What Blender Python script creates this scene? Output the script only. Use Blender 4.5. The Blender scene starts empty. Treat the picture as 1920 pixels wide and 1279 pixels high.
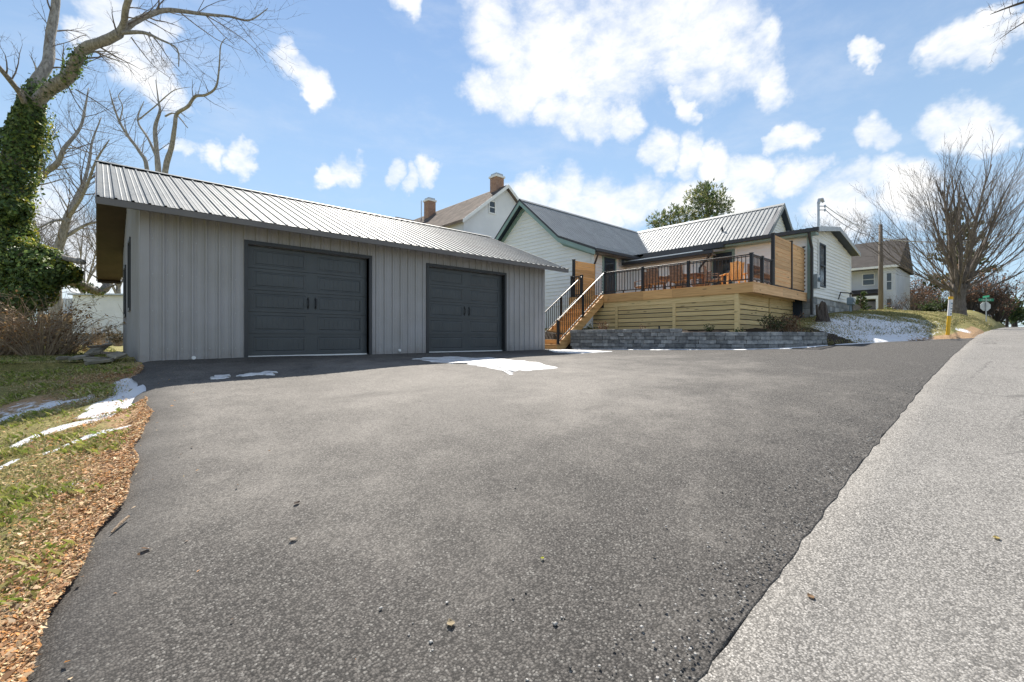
import bpy, math, random
import numpy as np
from mathutils import Vector, Matrix

SC = bpy.context.scene
COL = SC.collection
rnd = random.Random(7)
nr = np.random.RandomState(11)

# ------------------------------------------------------------------ camera, sky, sun, exposure
EYE_Z = 0.43                       # z = 0 is the garage floor; the road under the camera is at about -1.06
F_PX, CX, HY = 855.0, 960.0, 634.0  # focal length and horizon of the 1920 px wide photograph
YAW = math.atan2(0.673, 0.740)
SA, CA = math.sin(YAW), math.cos(YAW)

cam = bpy.data.objects.new("camera", bpy.data.cameras.new("camera"))
COL.objects.link(cam)
cam.location = (0, 0, EYE_Z)
cam.rotation_euler = (math.pi / 2, 0, -YAW)
cam.data.sensor_width = 36.0
cam.data.lens = F_PX / 1920 * 36.0
cam.data.shift_y = -5.5 / 1920
cam.data.clip_start = 0.05
cam.data.clip_end = 3000
SC.camera = cam

SUN_DIR = Vector((0.345, 0.557, 0.756)).normalized()   # towards the sun
SUN_EL = math.asin(SUN_DIR.z)
SUN_AZ = math.atan2(SUN_DIR.x, SUN_DIR.y)
SKY_STRENGTH = 0.055
CLOUD_RADIANCE = 0.42
sun_data = bpy.data.lights.new("sun", "SUN")
sun_data.energy = 3.0
sun_data.angle = math.radians(0.55)
sun_data.color = (1.0, 0.93, 0.83)
sun = bpy.data.objects.new("sun", sun_data)
COL.objects.link(sun)
sun.location = SUN_DIR * 60
sun.rotation_euler = SUN_DIR.to_track_quat("Z", "Y").to_euler()

SC.view_settings.view_transform = "Standard"
SC.view_settings.look = "None"
SC.view_settings.gamma = 1.0
SC.view_settings.use_curve_mapping = False
SC.view_settings.exposure = 1.50


def ray(px, py):
    x, z = (px - CX) / F_PX, (HY - py) / F_PX
    return Vector((x * CA + SA, -x * SA + CA, z))


def W(px, py, depth):
    return ray(px, py) * depth + Vector((0, 0, EYE_Z))


def Wu(px, py, u):
    r = ray(px, py)
    return r * (u / r.x) + Vector((0, 0, EYE_Z))


def Wv(px, py, v):
    r = ray(px, py)
    return r * (v / r.y) + Vector((0, 0, EYE_Z))


def build_world():
    w = bpy.data.worlds.new("World")
    SC.world = w
    w.use_nodes = True
    nt = w.node_tree
    nt.nodes.clear()
    N = nt.nodes.new
    L = nt.links.new
    out = N("ShaderNodeOutputWorld")
    bg = N("ShaderNodeBackground")
    L(bg.outputs[0], out.inputs[0])
    sky = N("ShaderNodeTexSky")
    sky.sky_type = "NISHITA"
    sky.sun_disc = False
    sky.sun_elevation = SUN_EL
    sky.sun_rotation = SUN_AZ
    sky.altitude = 200
    sky.air_density = 1.0
    sky.dust_density = 0.0
    sky.ozone_density = 3.0
    tc = N("ShaderNodeTexCoord")

    def math_(op, a, b=None, clamp=False):
        n = N("ShaderNodeMath")
        n.operation = op
        n.use_clamp = clamp
        for i, x in enumerate((a, b)):
            if x is None:
                continue
            if isinstance(x, (int, float)):
                n.inputs[i].default_value = x
            else:
                L(x, n.inputs[i])
        return n.outputs[0]

    def smooth(x, lo, hi):
        n = N("ShaderNodeMapRange")
        n.interpolation_type = "SMOOTHSTEP"
        n.inputs[1].default_value = lo
        n.inputs[2].default_value = hi
        L(x, n.inputs[0])
        return n.outputs[0]

    def noise(scale, detail, rough, off=(0, 0, 0), zs=1.7):
        mp = N("ShaderNodeMapping")
        mp.inputs["Location"].default_value = off
        mp.inputs["Scale"].default_value = (1, 1, zs)
        L(tc.outputs["Generated"], mp.inputs[0])
        n = N("ShaderNodeTexNoise")
        n.inputs["Scale"].default_value = scale
        n.inputs["Detail"].default_value = detail
        n.inputs["Roughness"].default_value = rough
        n.inputs["Distortion"].default_value = 0.25
        L(mp.outputs[0], n.inputs["Vector"])
        return n.outputs["Fac"]

    blobs = [  # pixel centre and radius of the clouds in the photograph, turned into directions
        (925, 45, 70), (1000, 95, 85), (1090, 60, 120), (1200, 70, 125), (1310, 75, 115), (1390, 105, 75),
        (1440, 140, 45), (960, 140, 70), (885, 165, 45), (1250, 10, 120), (1050, 10, 80), (1090, 150, 55), (1420, 60, 40),
        (1025, 205, 40), (1075, 212, 48), (1130, 225, 45), (1180, 224, 30),
        (560, 128, 32), (590, 155, 35), (578, 182, 24),
        (640, 322, 29), (610, 330, 22), (800, 328, 27), (768, 338, 20), (728, 330, 22),
        (455, 292, 25), (405, 283, 22), (372, 274, 18), (270, 125, 50), (315, 155, 40), (245, 100, 38), (345, 175, 30),
        (225, 35, 65), (290, 60, 45), (160, 40, 40), (735, 8, 30),
        (1225, 285, 34), (1290, 285, 40), (1350, 295, 40), (1420, 310, 50), (1485, 328, 38), (1400, 335, 48),
        (990, 380, 42), (1060, 375, 52), (1140, 382, 58), (1215, 370, 48), (1290, 380, 52), (1370, 375, 42), (1100, 420, 70),
        (1482, 240, 28), (1625, 240, 40), (1655, 255, 34), (1615, 262, 30), (1785, 75, 46), (1820, 95, 40), (1815, 45, 34),
        (1640, 70, 24), (1280, 205, 24), (1770, 222, 42), (1815, 232, 52), (1860, 250, 34), (1590, 350, 46), (1660, 335, 42),
        (1560, 385, 66), (1700, 370, 60), (1900, 70, 40), (150, 480, 80), (80, 420, 70),
    ]
    wn = N("ShaderNodeTexNoise")
    wn.inputs["Scale"].default_value = 4.5
    wn.inputs["Detail"].default_value = 6.0
    wn.inputs["Roughness"].default_value = 0.6
    L(tc.outputs["Generated"], wn.inputs["Vector"])
    w1 = N("ShaderNodeVectorMath")
    w1.operation = "SUBTRACT"
    w1.inputs[1].default_value = (0.5, 0.5, 0.5)
    L(wn.outputs["Color"], w1.inputs[0])
    w2 = N("ShaderNodeVectorMath")
    w2.operation = "MULTIPLY_ADD"
    w2.inputs[1].default_value = (0.24, 0.24, 0.18)
    L(w1.outputs[0], w2.inputs[0])
    L(tc.outputs["Generated"], w2.inputs[2])
    w3 = N("ShaderNodeVectorMath")
    w3.operation = "NORMALIZE"
    L(w2.outputs[0], w3.inputs[0])
    acc = None
    for (px, py, r) in blobs:
        r *= 0.84
        c = ray(px, py).normalized()
        ang = max(c.angle(ray(px + r, py)), c.angle(ray(px, py - r)))
        d = N("ShaderNodeVectorMath")
        d.operation = "DOT_PRODUCT"
        d.inputs[1].default_value = c
        L(w3.outputs[0], d.inputs[0])
        s = smooth(d.outputs["Value"], math.cos(ang * 1.75), 1.0)
        acc = s if acc is None else math_("MAXIMUM", acc, s)
    fine = math_("ADD", math_("MULTIPLY", noise(6.5, 10.0, 0.66), 0.62), math_("MULTIPLY", noise(19.0, 8.0, 0.6, (2.0, 4.0, 1.0)), 0.38))
    big = noise(2.6, 7.0, 0.58, (3.1, 1.7, 0.4), 2.2)
    # the rest of the sky (outside the picture) carries the same broken cumulus
    fw = N("ShaderNodeVectorMath")
    fw.operation = "DOT_PRODUCT"
    fw.inputs[1].default_value = ray(960, 430).normalized()
    L(tc.outputs["Generated"], fw.inputs[0])
    outside = math_("SUBTRACT", 1.0, smooth(fw.outputs["Value"], 0.42, 0.66))
    rest = math_("MULTIPLY", smooth(big, 0.44, 0.62), outside)
    dens = math_("MAXIMUM", acc, rest)
    dens = math_("ADD", math_("MULTIPLY", dens, 0.95), math_("MULTIPLY", math_("SUBTRACT", fine, 0.5), 2.3))
    alpha = math_("MULTIPLY", smooth(dens, 0.16, 1.18), 0.97)
    veil = math_("MULTIPLY", smooth(math_("ADD", math_("MULTIPLY", noise(3.4, 8.0, 0.62, (7.0, 2.0, 3.0), 3.2), 0.7), math_("MULTIPLY", fine, 0.3)), 0.46, 0.72), 0.34)
    alpha = math_("MAXIMUM", alpha, veil)
    # paler air low over the land
    sep = N("ShaderNodeSeparateXYZ")
    L(tc.outputs["Generated"], sep.inputs[0])
    low = math_("MULTIPLY", math_("SUBTRACT", 1.0, smooth(sep.outputs["Z"], -0.05, 0.95)), 0.74)
    ramp = N("ShaderNodeValToRGB")
    ramp.color_ramp.elements[0].position = 0.38
    ramp.color_ramp.elements[0].color = (0.70, 0.76, 0.86, 1)
    ramp.color_ramp.elements[1].position = 0.95
    ramp.color_ramp.elements[1].color = (1.0, 0.99, 0.97, 1)
    L(math_("ADD", math_("MULTIPLY", dens, 0.6), math_("MULTIPLY", noise(5.0, 5.0, 0.55, (1.3, 0.2, 5.0)), 0.45)), ramp.inputs[0])

    def scale_col(col, k):
        n = N("ShaderNodeVectorMath")
        n.operation = "SCALE"
        n.inputs["Scale"].default_value = k
        if isinstance(col, tuple):
            n.inputs[0].default_value = col
        else:
            L(col, n.inputs[0])
        return n.outputs[0]

    def mix(f, a, b):
        n = N("ShaderNodeMix")
        n.data_type = "RGBA"
        L(f, n.inputs["Factor"])
        L(a, n.inputs["A"])
        L(b, n.inputs["B"])
        return n.outputs["Result"]

    skyc = scale_col(sky.outputs[0], SKY_STRENGTH)
    pale = scale_col((0.58, 0.80, 1.0), 0.318)
    c1 = mix(low, skyc, pale)
    c2 = mix(alpha, c1, scale_col(ramp.outputs[0], CLOUD_RADIANCE))
    L(c2, bg.inputs["Color"])
    bg.inputs["Strength"].default_value = 1.0


build_world()

# ------------------------------------------------------------------ materials


class NT:
    def __init__(self, name):
        self.m = bpy.data.materials.new(name)
        self.m.use_nodes = True
        self.t = self.m.node_tree
        self.b = self.t.nodes["Principled BSDF"]
        self.co = self.t.nodes.new("ShaderNodeTexCoord").outputs["Object"]
        g = self.t.nodes.new("ShaderNodeNewGeometry")
        self.pos = g.outputs["Position"]
        self.rand = self.t.nodes.new("ShaderNodeObjectInfo").outputs["Random"]

    def link(self, a, b):
        self.t.links.new(a, b)

    def put(self, sock, x):
        if isinstance(x, (int, float)):
            sock.default_value = x
        elif isinstance(x, (tuple, list)):
            sock.default_value = tuple(x) + ((1,) if len(x) == 3 and sock.type == "RGBA" else ())
        else:
            self.link(x, sock)

    def math(self, op, a, b=0.0, clamp=False):
        n = self.t.nodes.new("ShaderNodeMath")
        n.operation = op
        n.use_clamp = clamp
        self.put(n.inputs[0], a)
        self.put(n.inputs[1], b)
        return n.outputs[0]

    def noise(self, scale, detail=4, rough=0.55, vec=None, stretch=None, out="Fac"):
        v = vec if vec is not None else self.pos
        if stretch:
            mp = self.t.nodes.new("ShaderNodeMapping")
            mp.inputs["Scale"].default_value = stretch
            self.link(v, mp.inputs[0])
            v = mp.outputs[0]
        n = self.t.nodes.new("ShaderNodeTexNoise")
        n.inputs["Scale"].default_value = scale
        n.inputs["Detail"].default_value = detail
        n.inputs["Roughness"].default_value = rough
        self.link(v, n.inputs["Vector"])
        return n.outputs[out]

    def voro(self, scale, feature="F1", out="Distance", vec=None, rand=1.0):
        n = self.t.nodes.new("ShaderNodeTexVoronoi")
        n.feature = feature
        n.inputs["Scale"].default_value = scale
        n.inputs["Randomness"].default_value = rand
        self.link(vec if vec is not None else self.pos, n.inputs["Vector"])
        return n.outputs[out]

    def ramp(self, x, stops):
        n = self.t.nodes.new("ShaderNodeValToRGB")
        e = n.color_ramp.elements
        while len(e) < len(stops):
            e.new(0.5)
        for k, (p, c) in enumerate(stops):
            e[k].position = p
            e[k].color = (c, c, c, 1) if isinstance(c, (int, float)) else tuple(c) + (1,)
        self.link(x, n.inputs[0])
        return n.outputs[0]

    def smooth(self, x, lo, hi):
        n = self.t.nodes.new("ShaderNodeMapRange")
        n.interpolation_type = "SMOOTHSTEP"
        n.inputs[1].default_value = lo
        n.inputs[2].default_value = hi
        self.link(x, n.inputs[0])
        return n.outputs[0]

    def mix(self, f, a, b, mode="MIX"):
        n = self.t.nodes.new("ShaderNodeMix")
        n.data_type = "RGBA"
        n.blend_type = mode
        self.put(n.inputs["Factor"], f)
        self.put(n.inputs["A"], a)
        self.put(n.inputs["B"], b)
        return n.outputs["Result"]

    def attr(self, name, out="Color"):
        n = self.t.nodes.new("ShaderNodeAttribute")
        n.attribute_name = name
        return n.outputs[out]

    def bump(self, h, strength=0.3, dist=0.01):
        n = self.t.nodes.new("ShaderNodeBump")
        n.inputs["Strength"].default_value = strength
        n.inputs["Distance"].default_value = dist
        self.link(h, n.inputs["Height"])
        self.link(n.outputs[0], self.b.inputs["Normal"])

    def done(self, col, rough=0.6, metal=0.0, spec=0.5):
        self.put(self.b.inputs["Base Color"], col)
        self.put(self.b.inputs["Roughness"], rough)
        self.put(self.b.inputs["Metallic"], metal)
        self.b.inputs["Specular IOR Level"].default_value = spec
        return self.m


def paint(name, col, rough=0.5, var=0.12, scale=3.0, bump=0.05, metal=0.0, spec=0.5, objvar=0.0, fine=60):
    n = NT(name)
    c1 = tuple(x * (1 - var) for x in col)
    c2 = tuple(min(1, x * (1 + var)) for x in col)
    f = n.noise(scale, 6, 0.6)
    c = n.mix(n.smooth(f, 0.3, 0.7), c1, c2)
    if objvar:
        k = n.math("ADD", n.math("MULTIPLY", n.rand, 2 * objvar), 1 - objvar)
        cc = n.t.nodes.new("ShaderNodeCombineXYZ")
        for i in range(3):
            n.link(k, cc.inputs[i])
        c = n.mix(1.0, c, cc.outputs[0], "MULTIPLY")
    if bump:
        n.bump(n.noise(fine, 3), bump, 0.004)
    r = n.math("ADD", n.math("MULTIPLY", n.noise(scale * 2.3, 4), 0.2), rough - 0.1)
    return n.done(c, r, metal, spec)


def wood(name, light, dark, axis="y", rough=0.65, objvar=0.19, knots=True):
    n = NT(name)
    st = {"x": (0.6, 14, 14), "y": (14, 0.6, 14), "z": (14, 14, 0.6)}[axis]
    off = n.t.nodes.new("ShaderNodeVectorMath")
    off.operation = "ADD"
    cb = n.t.nodes.new("ShaderNodeCombineXYZ")
    for i in range(3):
        n.link(n.math("MULTIPLY", n.rand, 37.0 + 11 * i), cb.inputs[i])
    n.link(n.pos, off.inputs[0])
    n.link(cb.outputs[0], off.inputs[1])
    g = n.noise(2.2, 6, 0.65, off.outputs[0], st)
    c = n.mix(n.smooth(g, 0.32, 0.7), light, dark)
    if knots:
        ks = {"x": (1.2, 6, 6), "y": (6, 1.2, 6), "z": (6, 6, 1.2)}[axis]
        mp = n.t.nodes.new("ShaderNodeMapping")
        mp.inputs["Scale"].default_value = ks
        n.link(off.outputs[0], mp.inputs[0])
        v = n.voro(1.1, vec=mp.outputs[0])
        c = n.mix(n.smooth(v, 0.16, 0.08), c, tuple(x * 0.45 for x in dark))
    k = n.math("ADD", n.math("MULTIPLY", n.rand, 2 * objvar), 1 - objvar)
    cc = n.t.nodes.new("ShaderNodeCombineXYZ")
    for i in range(3):
        n.link(k, cc.inputs[i])
    c = n.mix(1.0, c, cc.outputs[0], "MULTIPLY")
    n.bump(g, 0.15, 0.004)
    return n.done(c, rough, 0, 0.35)


def tinted(name, rough=0.7, spec=0.3, trans=0.0, base=None):
    """colour from the per-leaf tint attribute of the mesh"""
    n = NT(name)
    m = n.done(n.attr("tint"), rough, 0, spec)
    if trans:
        t = n.t.nodes.new("ShaderNodeBsdfTranslucent")
        n.link(n.attr("tint"), t.inputs[0])
        mx = n.t.nodes.new("ShaderNodeMixShader")
        mx.inputs[0].default_value = trans
        n.link(n.b.outputs[0], mx.inputs[1])
        n.link(t.outputs[0], mx.inputs[2])
        n.link(mx.outputs[0], n.t.nodes["Material Output"].inputs[0])
    return m


def asphalt(name, dark, light, stone, cell, pale_amt, pale_col, cracks=False, dry=False):
    n = NT(name)
    f1 = n.voro(cell)
    rc = n.t.nodes.new("ShaderNodeSeparateColor")
    n.link(n.voro(cell, out="Color"), rc.inputs[0])
    r1, r2 = rc.outputs[0], rc.outputs[1]
    n2 = n.noise(cell * 0.55, 5, 0.7)
    c = n.mix(n.smooth(n.math("ADD", n.math("MULTIPLY", r1, 0.6), n.math("MULTIPLY", n2, 0.5)), 0.25, 0.85), dark, light)
    c = n.mix(n.math("MULTIPLY", n.smooth(r2, 0.86, 0.97), 0.75), c, stone)
    c = n.mix(n.math("MULTIPLY", n.smooth(n.noise(cell * 2.6, 3, .7), .52, .70), .55), c, tuple(x * 0.35 for x in dark))   # pits
    c = n.mix(n.math("MULTIPLY", n.smooth(f1, 0.42, 0.75), 0.75), c, tuple(x * 0.30 for x in dark))   # gaps between stones
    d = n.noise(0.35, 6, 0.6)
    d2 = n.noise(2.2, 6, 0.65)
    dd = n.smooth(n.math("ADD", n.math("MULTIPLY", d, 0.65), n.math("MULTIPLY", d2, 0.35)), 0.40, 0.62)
    if dry:   # paler ellipse over the middle of the drive, broken up by noise
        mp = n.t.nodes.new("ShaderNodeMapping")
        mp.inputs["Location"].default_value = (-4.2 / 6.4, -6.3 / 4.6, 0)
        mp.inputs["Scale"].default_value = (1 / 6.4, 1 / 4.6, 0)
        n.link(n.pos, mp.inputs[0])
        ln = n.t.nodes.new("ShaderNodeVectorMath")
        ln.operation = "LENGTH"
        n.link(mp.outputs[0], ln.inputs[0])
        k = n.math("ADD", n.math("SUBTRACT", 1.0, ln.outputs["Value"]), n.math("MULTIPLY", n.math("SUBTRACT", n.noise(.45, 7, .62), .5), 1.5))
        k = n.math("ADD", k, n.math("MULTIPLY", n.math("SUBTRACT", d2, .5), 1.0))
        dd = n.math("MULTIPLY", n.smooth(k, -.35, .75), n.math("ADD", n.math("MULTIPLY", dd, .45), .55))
    c = n.mix(n.math("MULTIPLY", dd, pale_amt), c, n.mix(n.smooth(r1, .1, .9), tuple(x * .72 for x in pale_col), tuple(x * 1.2 for x in pale_col)))
    if dry:   # shade of the rolled down edge, painted as a darker border
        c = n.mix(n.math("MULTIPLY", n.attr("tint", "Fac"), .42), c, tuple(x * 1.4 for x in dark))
    sc = n.math("MULTIPLY", n.smooth(n.noise(1.15, 7, .68), .60, .74), n.smooth(n.noise(9, 5, .7), .35, .65))
    c = n.mix(n.math("MULTIPLY", sc, .38), c, tuple(min(1, x * 1.45) for x in pale_col))     # pale scuffs
    st = n.smooth(n.noise(0.9, 5, 0.6, None, (0.35, 1.0, 1.0)), 0.60, 0.74)
    c = n.mix(n.math("MULTIPLY", st, 0.35), c, tuple(x * 0.6 for x in dark))
    if cracks:
        w = n.noise(3.0, 4, 0.6, out="Color")
        va = n.t.nodes.new("ShaderNodeVectorMath")
        va.operation = "MULTIPLY_ADD"
        va.inputs[1].default_value = (0.35, 0.35, 0)
        n.link(w, va.inputs[0])
        n.link(n.pos, va.inputs[2])
        e = n.voro(0.5, "DISTANCE_TO_EDGE", vec=va.outputs[0])
        k = n.math("MULTIPLY", n.smooth(e, 0.010, 0.003), n.smooth(n.noise(0.5, 3), 0.44, 0.58))
        c = n.mix(n.math("MULTIPLY", k, 0.6), c, tuple(x * 0.5 for x in dark))
    h = n.math("SUBTRACT", n.math("MULTIPLY", n2, 0.5), n.math("MULTIPLY", f1, 1.0))
    n.bump(h, 0.42, 0.7 / cell)
    return n.done(c, 0.82, 0, 0.35)


M = {}
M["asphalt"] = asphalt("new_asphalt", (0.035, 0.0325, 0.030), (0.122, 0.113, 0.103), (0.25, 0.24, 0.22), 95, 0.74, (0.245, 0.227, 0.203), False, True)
M["road"] = asphalt("old_asphalt", (0.135, 0.129, 0.120), (0.325, 0.311, 0.288), (0.50, 0.48, 0.45), 115, 0.30, (0.30, 0.288, 0.268), True)
M["garage_wall"] = paint("grey_ribbed_metal", (0.315, 0.30, 0.30), 0.42, 0.06, 0.8, 0.02, 0.0, 0.45)


def wallmetal():
    n = NT("grey_ribbed_metal")
    c = n.mix(n.smooth(n.noise(0.9, 6, 0.6), 0.3, 0.7), (0.335, 0.325, 0.318), (0.38, 0.37, 0.382))
    sx = n.t.nodes.new("ShaderNodeSeparateXYZ")
    n.link(n.pos, sx.inputs[0])
    hgt = n.math("ADD", sx.outputs["Z"], n.math("MULTIPLY", n.noise(2.4, 5, 0.65), 0.55))
    splash = n.math("MULTIPLY", n.smooth(hgt, 0.62, 0.22), n.smooth(n.noise(5.0, 5, 0.7), 0.3, 0.75))
    c = n.mix(n.math("MULTIPLY", splash, 0.55), c, (0.20, 0.165, 0.13))
    st = n.noise(1.0, 5, 0.6, None, (7, 7, 0.35))
    c = n.mix(n.math("MULTIPLY", n.smooth(st, 0.55, 0.8), 0.18), c, (0.22, 0.20, 0.19))
    n.bump(n.noise(1.6, 4), 0.25, 0.01)
    return n.done(c, 0.42, 0, 0.45)


M["garage_wall"] = wallmetal()
M["garage_roof"] = paint("galvanised_roof", (0.128, 0.145, 0.154), 0.56, 0.14, 1.4, 0.03, 0.1, 0.3)
M["house_roof"] = paint("grey_roof_metal", (0.25, 0.27, 0.28), 0.56, 0.10, 1.4, 0.03, 0.15, 0.35, 0.05)
M["dark_trim"] = paint("charcoal_trim", (0.035, 0.037, 0.042), 0.45, 0.1, 2, 0.02)
M["fascia"] = paint("taupe_fascia", (0.14, 0.13, 0.125), 0.5, 0.08, 2, 0.02)
M["soffit"] = paint("brown_soffit", (0.05, 0.033, 0.025), 0.6, 0.2, 2, 0.05)
M["door_paint"] = paint("charcoal_door", (0.062, 0.070, 0.076), 0.42, 0.10, 1.5, 0.04, fine=140)
M["black"] = paint("black_metal", (0.012, 0.013, 0.016), 0.55, 0.1, 4, 0.02)
M["rail_cap"] = paint("dark_bronze_rail", (0.03, 0.03, 0.034), 0.42, 0.1, 4, 0.0, 0.0, 0.4)
M["concrete"] = paint("concrete", (0.34, 0.33, 0.31), 0.85, 0.15, 3, 0.3, fine=90)
M["white"] = paint("white_paint", (0.80, 0.80, 0.79), 0.5, 0.05, 1.5, 0.03)
M["siding"] = paint("white_siding", (0.80, 0.82, 0.83), 0.5, 0.04, 0.7, 0.05, objvar=0.03)
M["siding_warm"] = paint("cream_siding", (0.82, 0.82, 0.80), 0.5, 0.04, 0.7, 0.05, objvar=0.03)
M["teal"] = paint("sage_green_trim", (0.23, 0.34, 0.32), 0.5, 0.08, 1.5, 0.03)
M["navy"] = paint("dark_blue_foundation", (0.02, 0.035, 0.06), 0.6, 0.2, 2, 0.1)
M["cedar"] = wood("stained_cedar", (0.80, 0.48, 0.20), (0.60, 0.32, 0.12), "y")
M["cedar_x"] = wood("stained_cedar_x", (0.80, 0.48, 0.20), (0.60, 0.32, 0.12), "x")
M["cedar_pale"] = wood("pale_cedar", (0.80, 0.50, 0.25), (0.62, 0.35, 0.16), "x")
M["treated"] = wood("treated_pine", (0.80, 0.61, 0.31), (0.60, 0.43, 0.19), "y")
M["treated_x"] = wood("treated_pine_x", (0.80, 0.61, 0.31), (0.60, 0.43, 0.19), "x")
M["wicker"] = paint("brown_wicker", (0.21, 0.14, 0.10), 0.7, 0.3, 12, 0.4, fine=90)
M["terracotta"] = paint("red_brown_wood", (0.21, 0.12, 0.085), 0.6, 0.2, 8, 0.1)
M["grey_wood"] = wood("weathered_grey_wood", (0.20, 0.17, 0.14), (0.11, 0.09, 0.075), "z", 0.85)
M["old_board"] = wood("weathered_board", (0.20, 0.17, 0.14), (0.10, 0.08, 0.065), "y", 0.85)
M["galv"] = paint("galvanised_steel", (0.45, 0.47, 0.49), 0.4, 0.1, 5, 0.02, 0.7)
M["meter"] = paint("meter_grey_blue", (0.22, 0.28, 0.33), 0.5, 0.1, 5, 0.02)
M["green_sign"] = paint("street_sign_green", (0.0, 0.22, 0.12), 0.45, 0.05, 4, 0.0)
M["sign_back"] = paint("sign_back_aluminium", (0.55, 0.57, 0.58), 0.4, 0.06, 4, 0.0, 0.3)
M["yellow"] = paint("marker_yellow", (0.78, 0.46, 0.02), 0.45, 0.06, 6, 0.0)
M["orange"] = paint("marker_orange", (0.75, 0.25, 0.02), 0.45, 0.06, 6, 0.0)
M["shingle"] = paint("brown_shingles", (0.19, 0.15, 0.125), 0.9, 0.3, 1.2, 0.4, objvar=0.12, fine=30)
M["shingle_dark"] = paint("dark_shingles", (0.035, 0.03, 0.028), 0.9, 0.3, 1.2, 0.4, fine=30)
M["stucco"] = paint("white_stucco", (0.70, 0.71, 0.73), 0.8, 0.05, 0.6, 0.1)
M["blue_white"] = paint("pale_grey_siding", (0.58, 0.60, 0.64), 0.6, 0.06, 0.8, 0.1, objvar=0.03)


def glass():
    n = NT("dark_glass")
    c = n.mix(n.noise(0.7, 3), (0.02, 0.025, 0.03), (0.05, 0.055, 0.06))
    return n.done(c, 0.06, 0, 0.8)


M["glass"] = glass()


def brickmat():
    n = NT("chimney_brick")
    c = n.mix(n.noise(7, 4), (0.34, 0.19, 0.13), (0.48, 0.33, 0.25))
    c = n.mix(n.math("MULTIPLY", n.rand, 0.6), c, (0.30, 0.17, 0.12))
    n.bump(n.noise(60, 3), 0.3, 0.004)
    return n.done(c, 0.9)


M["brick"] = brickmat()


def stonemat(name, a, b, sc=9):
    n = NT(name)
    c = n.mix(n.smooth(n.noise(sc, 6, 0.65), 0.3, 0.72), a, b)
    k = n.math("ADD", n.math("MULTIPLY", n.rand, 0.75), 0.62)
    cc = n.t.nodes.new("ShaderNodeCombineXYZ")
    for i in range(3):
        n.link(k, cc.inputs[i])
    c = n.mix(1.0, c, cc.outputs[0], "MULTIPLY")
    n.bump(n.math("ADD", n.noise(28, 6, 0.7), n.math("MULTIPLY", n.voro(35), 0.3)), 0.7, 0.012)
    return n.done(c, 0.92, 0, 0.3)


M["block"] = stonemat("grey_wall_block", (0.16, 0.165, 0.172), (0.33, 0.33, 0.318))
M["found"] = stonemat("stone_foundation", (0.22, 0.23, 0.24), (0.38, 0.38, 0.37), 5)
M["slab"] = stonemat("weathered_slab", (0.16, 0.15, 0.12), (0.30, 0.27, 0.22), 6)
M["pebble"] = stonemat("pale_pebble", (0.40, 0.39, 0.37), (0.62, 0.60, 0.56), 30)


def bark(name, a, b, st=(6, 6, 1.4)):
    n = NT(name)
    g = n.noise(3.0, 7, 0.7, None, st)
    c = n.mix(n.smooth(g, 0.32, 0.68), a, b)
    c = n.mix(n.math("MULTIPLY", n.smooth(n.noise(1.7, 4), 0.55, 0.72), 0.5), c, tuple(min(1, x * 1.35) for x in b))
    n.bump(g, 0.8, 0.03)
    return n.done(c, 0.92, 0, 0.2)


M["bark"] = bark("grey_bark", (0.17, 0.155, 0.14), (0.40, 0.375, 0.34))
M["bark_dark"] = bark("dark_bark", (0.055, 0.045, 0.04), (0.13, 0.11, 0.095))
M["bark_brown"] = bark("brown_stems", (0.24, 0.17, 0.115), (0.46, 0.36, 0.26))
M["twig"] = bark("fine_twigs", (0.12, 0.10, 0.09), (0.24, 0.205, 0.185))
M["bark_ash"] = bark("ash_brown_bark", (0.10, 0.085, 0.075), (0.21, 0.18, 0.155))
M["leaf"] = tinted("leaf_foliage", 0.5, 0.35, 0.35)
M["litter"] = tinted("dry_leaf_litter", 0.8, 0.2, 0.25)
M["blade"] = tinted("grass_blades", 0.6, 0.25, 0.35)


def snowmat():
    n = NT("old_snow")
    c = n.mix(n.noise(4, 5), (0.78, 0.80, 0.84), (0.86, 0.87, 0.88))
    n.bump(n.math("ADD", n.noise(40, 5, 0.7), n.noise(9, 4)), 0.5, 0.01)
    m = n.done(c, 0.6, 0, 0.3)
    return m


M["snow"] = snowmat()


def thin_snow():
    """refrozen, melting snow: the asphalt shows through it in places"""
    n = NT("thin_melting_snow")
    f = n.math("ADD", n.math("MULTIPLY", n.noise(2.6, 6, .65), .6), n.math("MULTIPLY", n.noise(17, 5, .7), .4))
    c = n.mix(n.smooth(f, .36, .60), (.50, .49, .47), (.80, .81, .82))
    c = n.mix(n.math("MULTIPLY", n.smooth(n.noise(60, 4, .7), .60, .72), .5), c, (.22, .20, .18))
    n.bump(f, .5, .012)
    return n.done(c, .5, 0, .35)


M["thin_snow"] = thin_snow()


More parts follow.
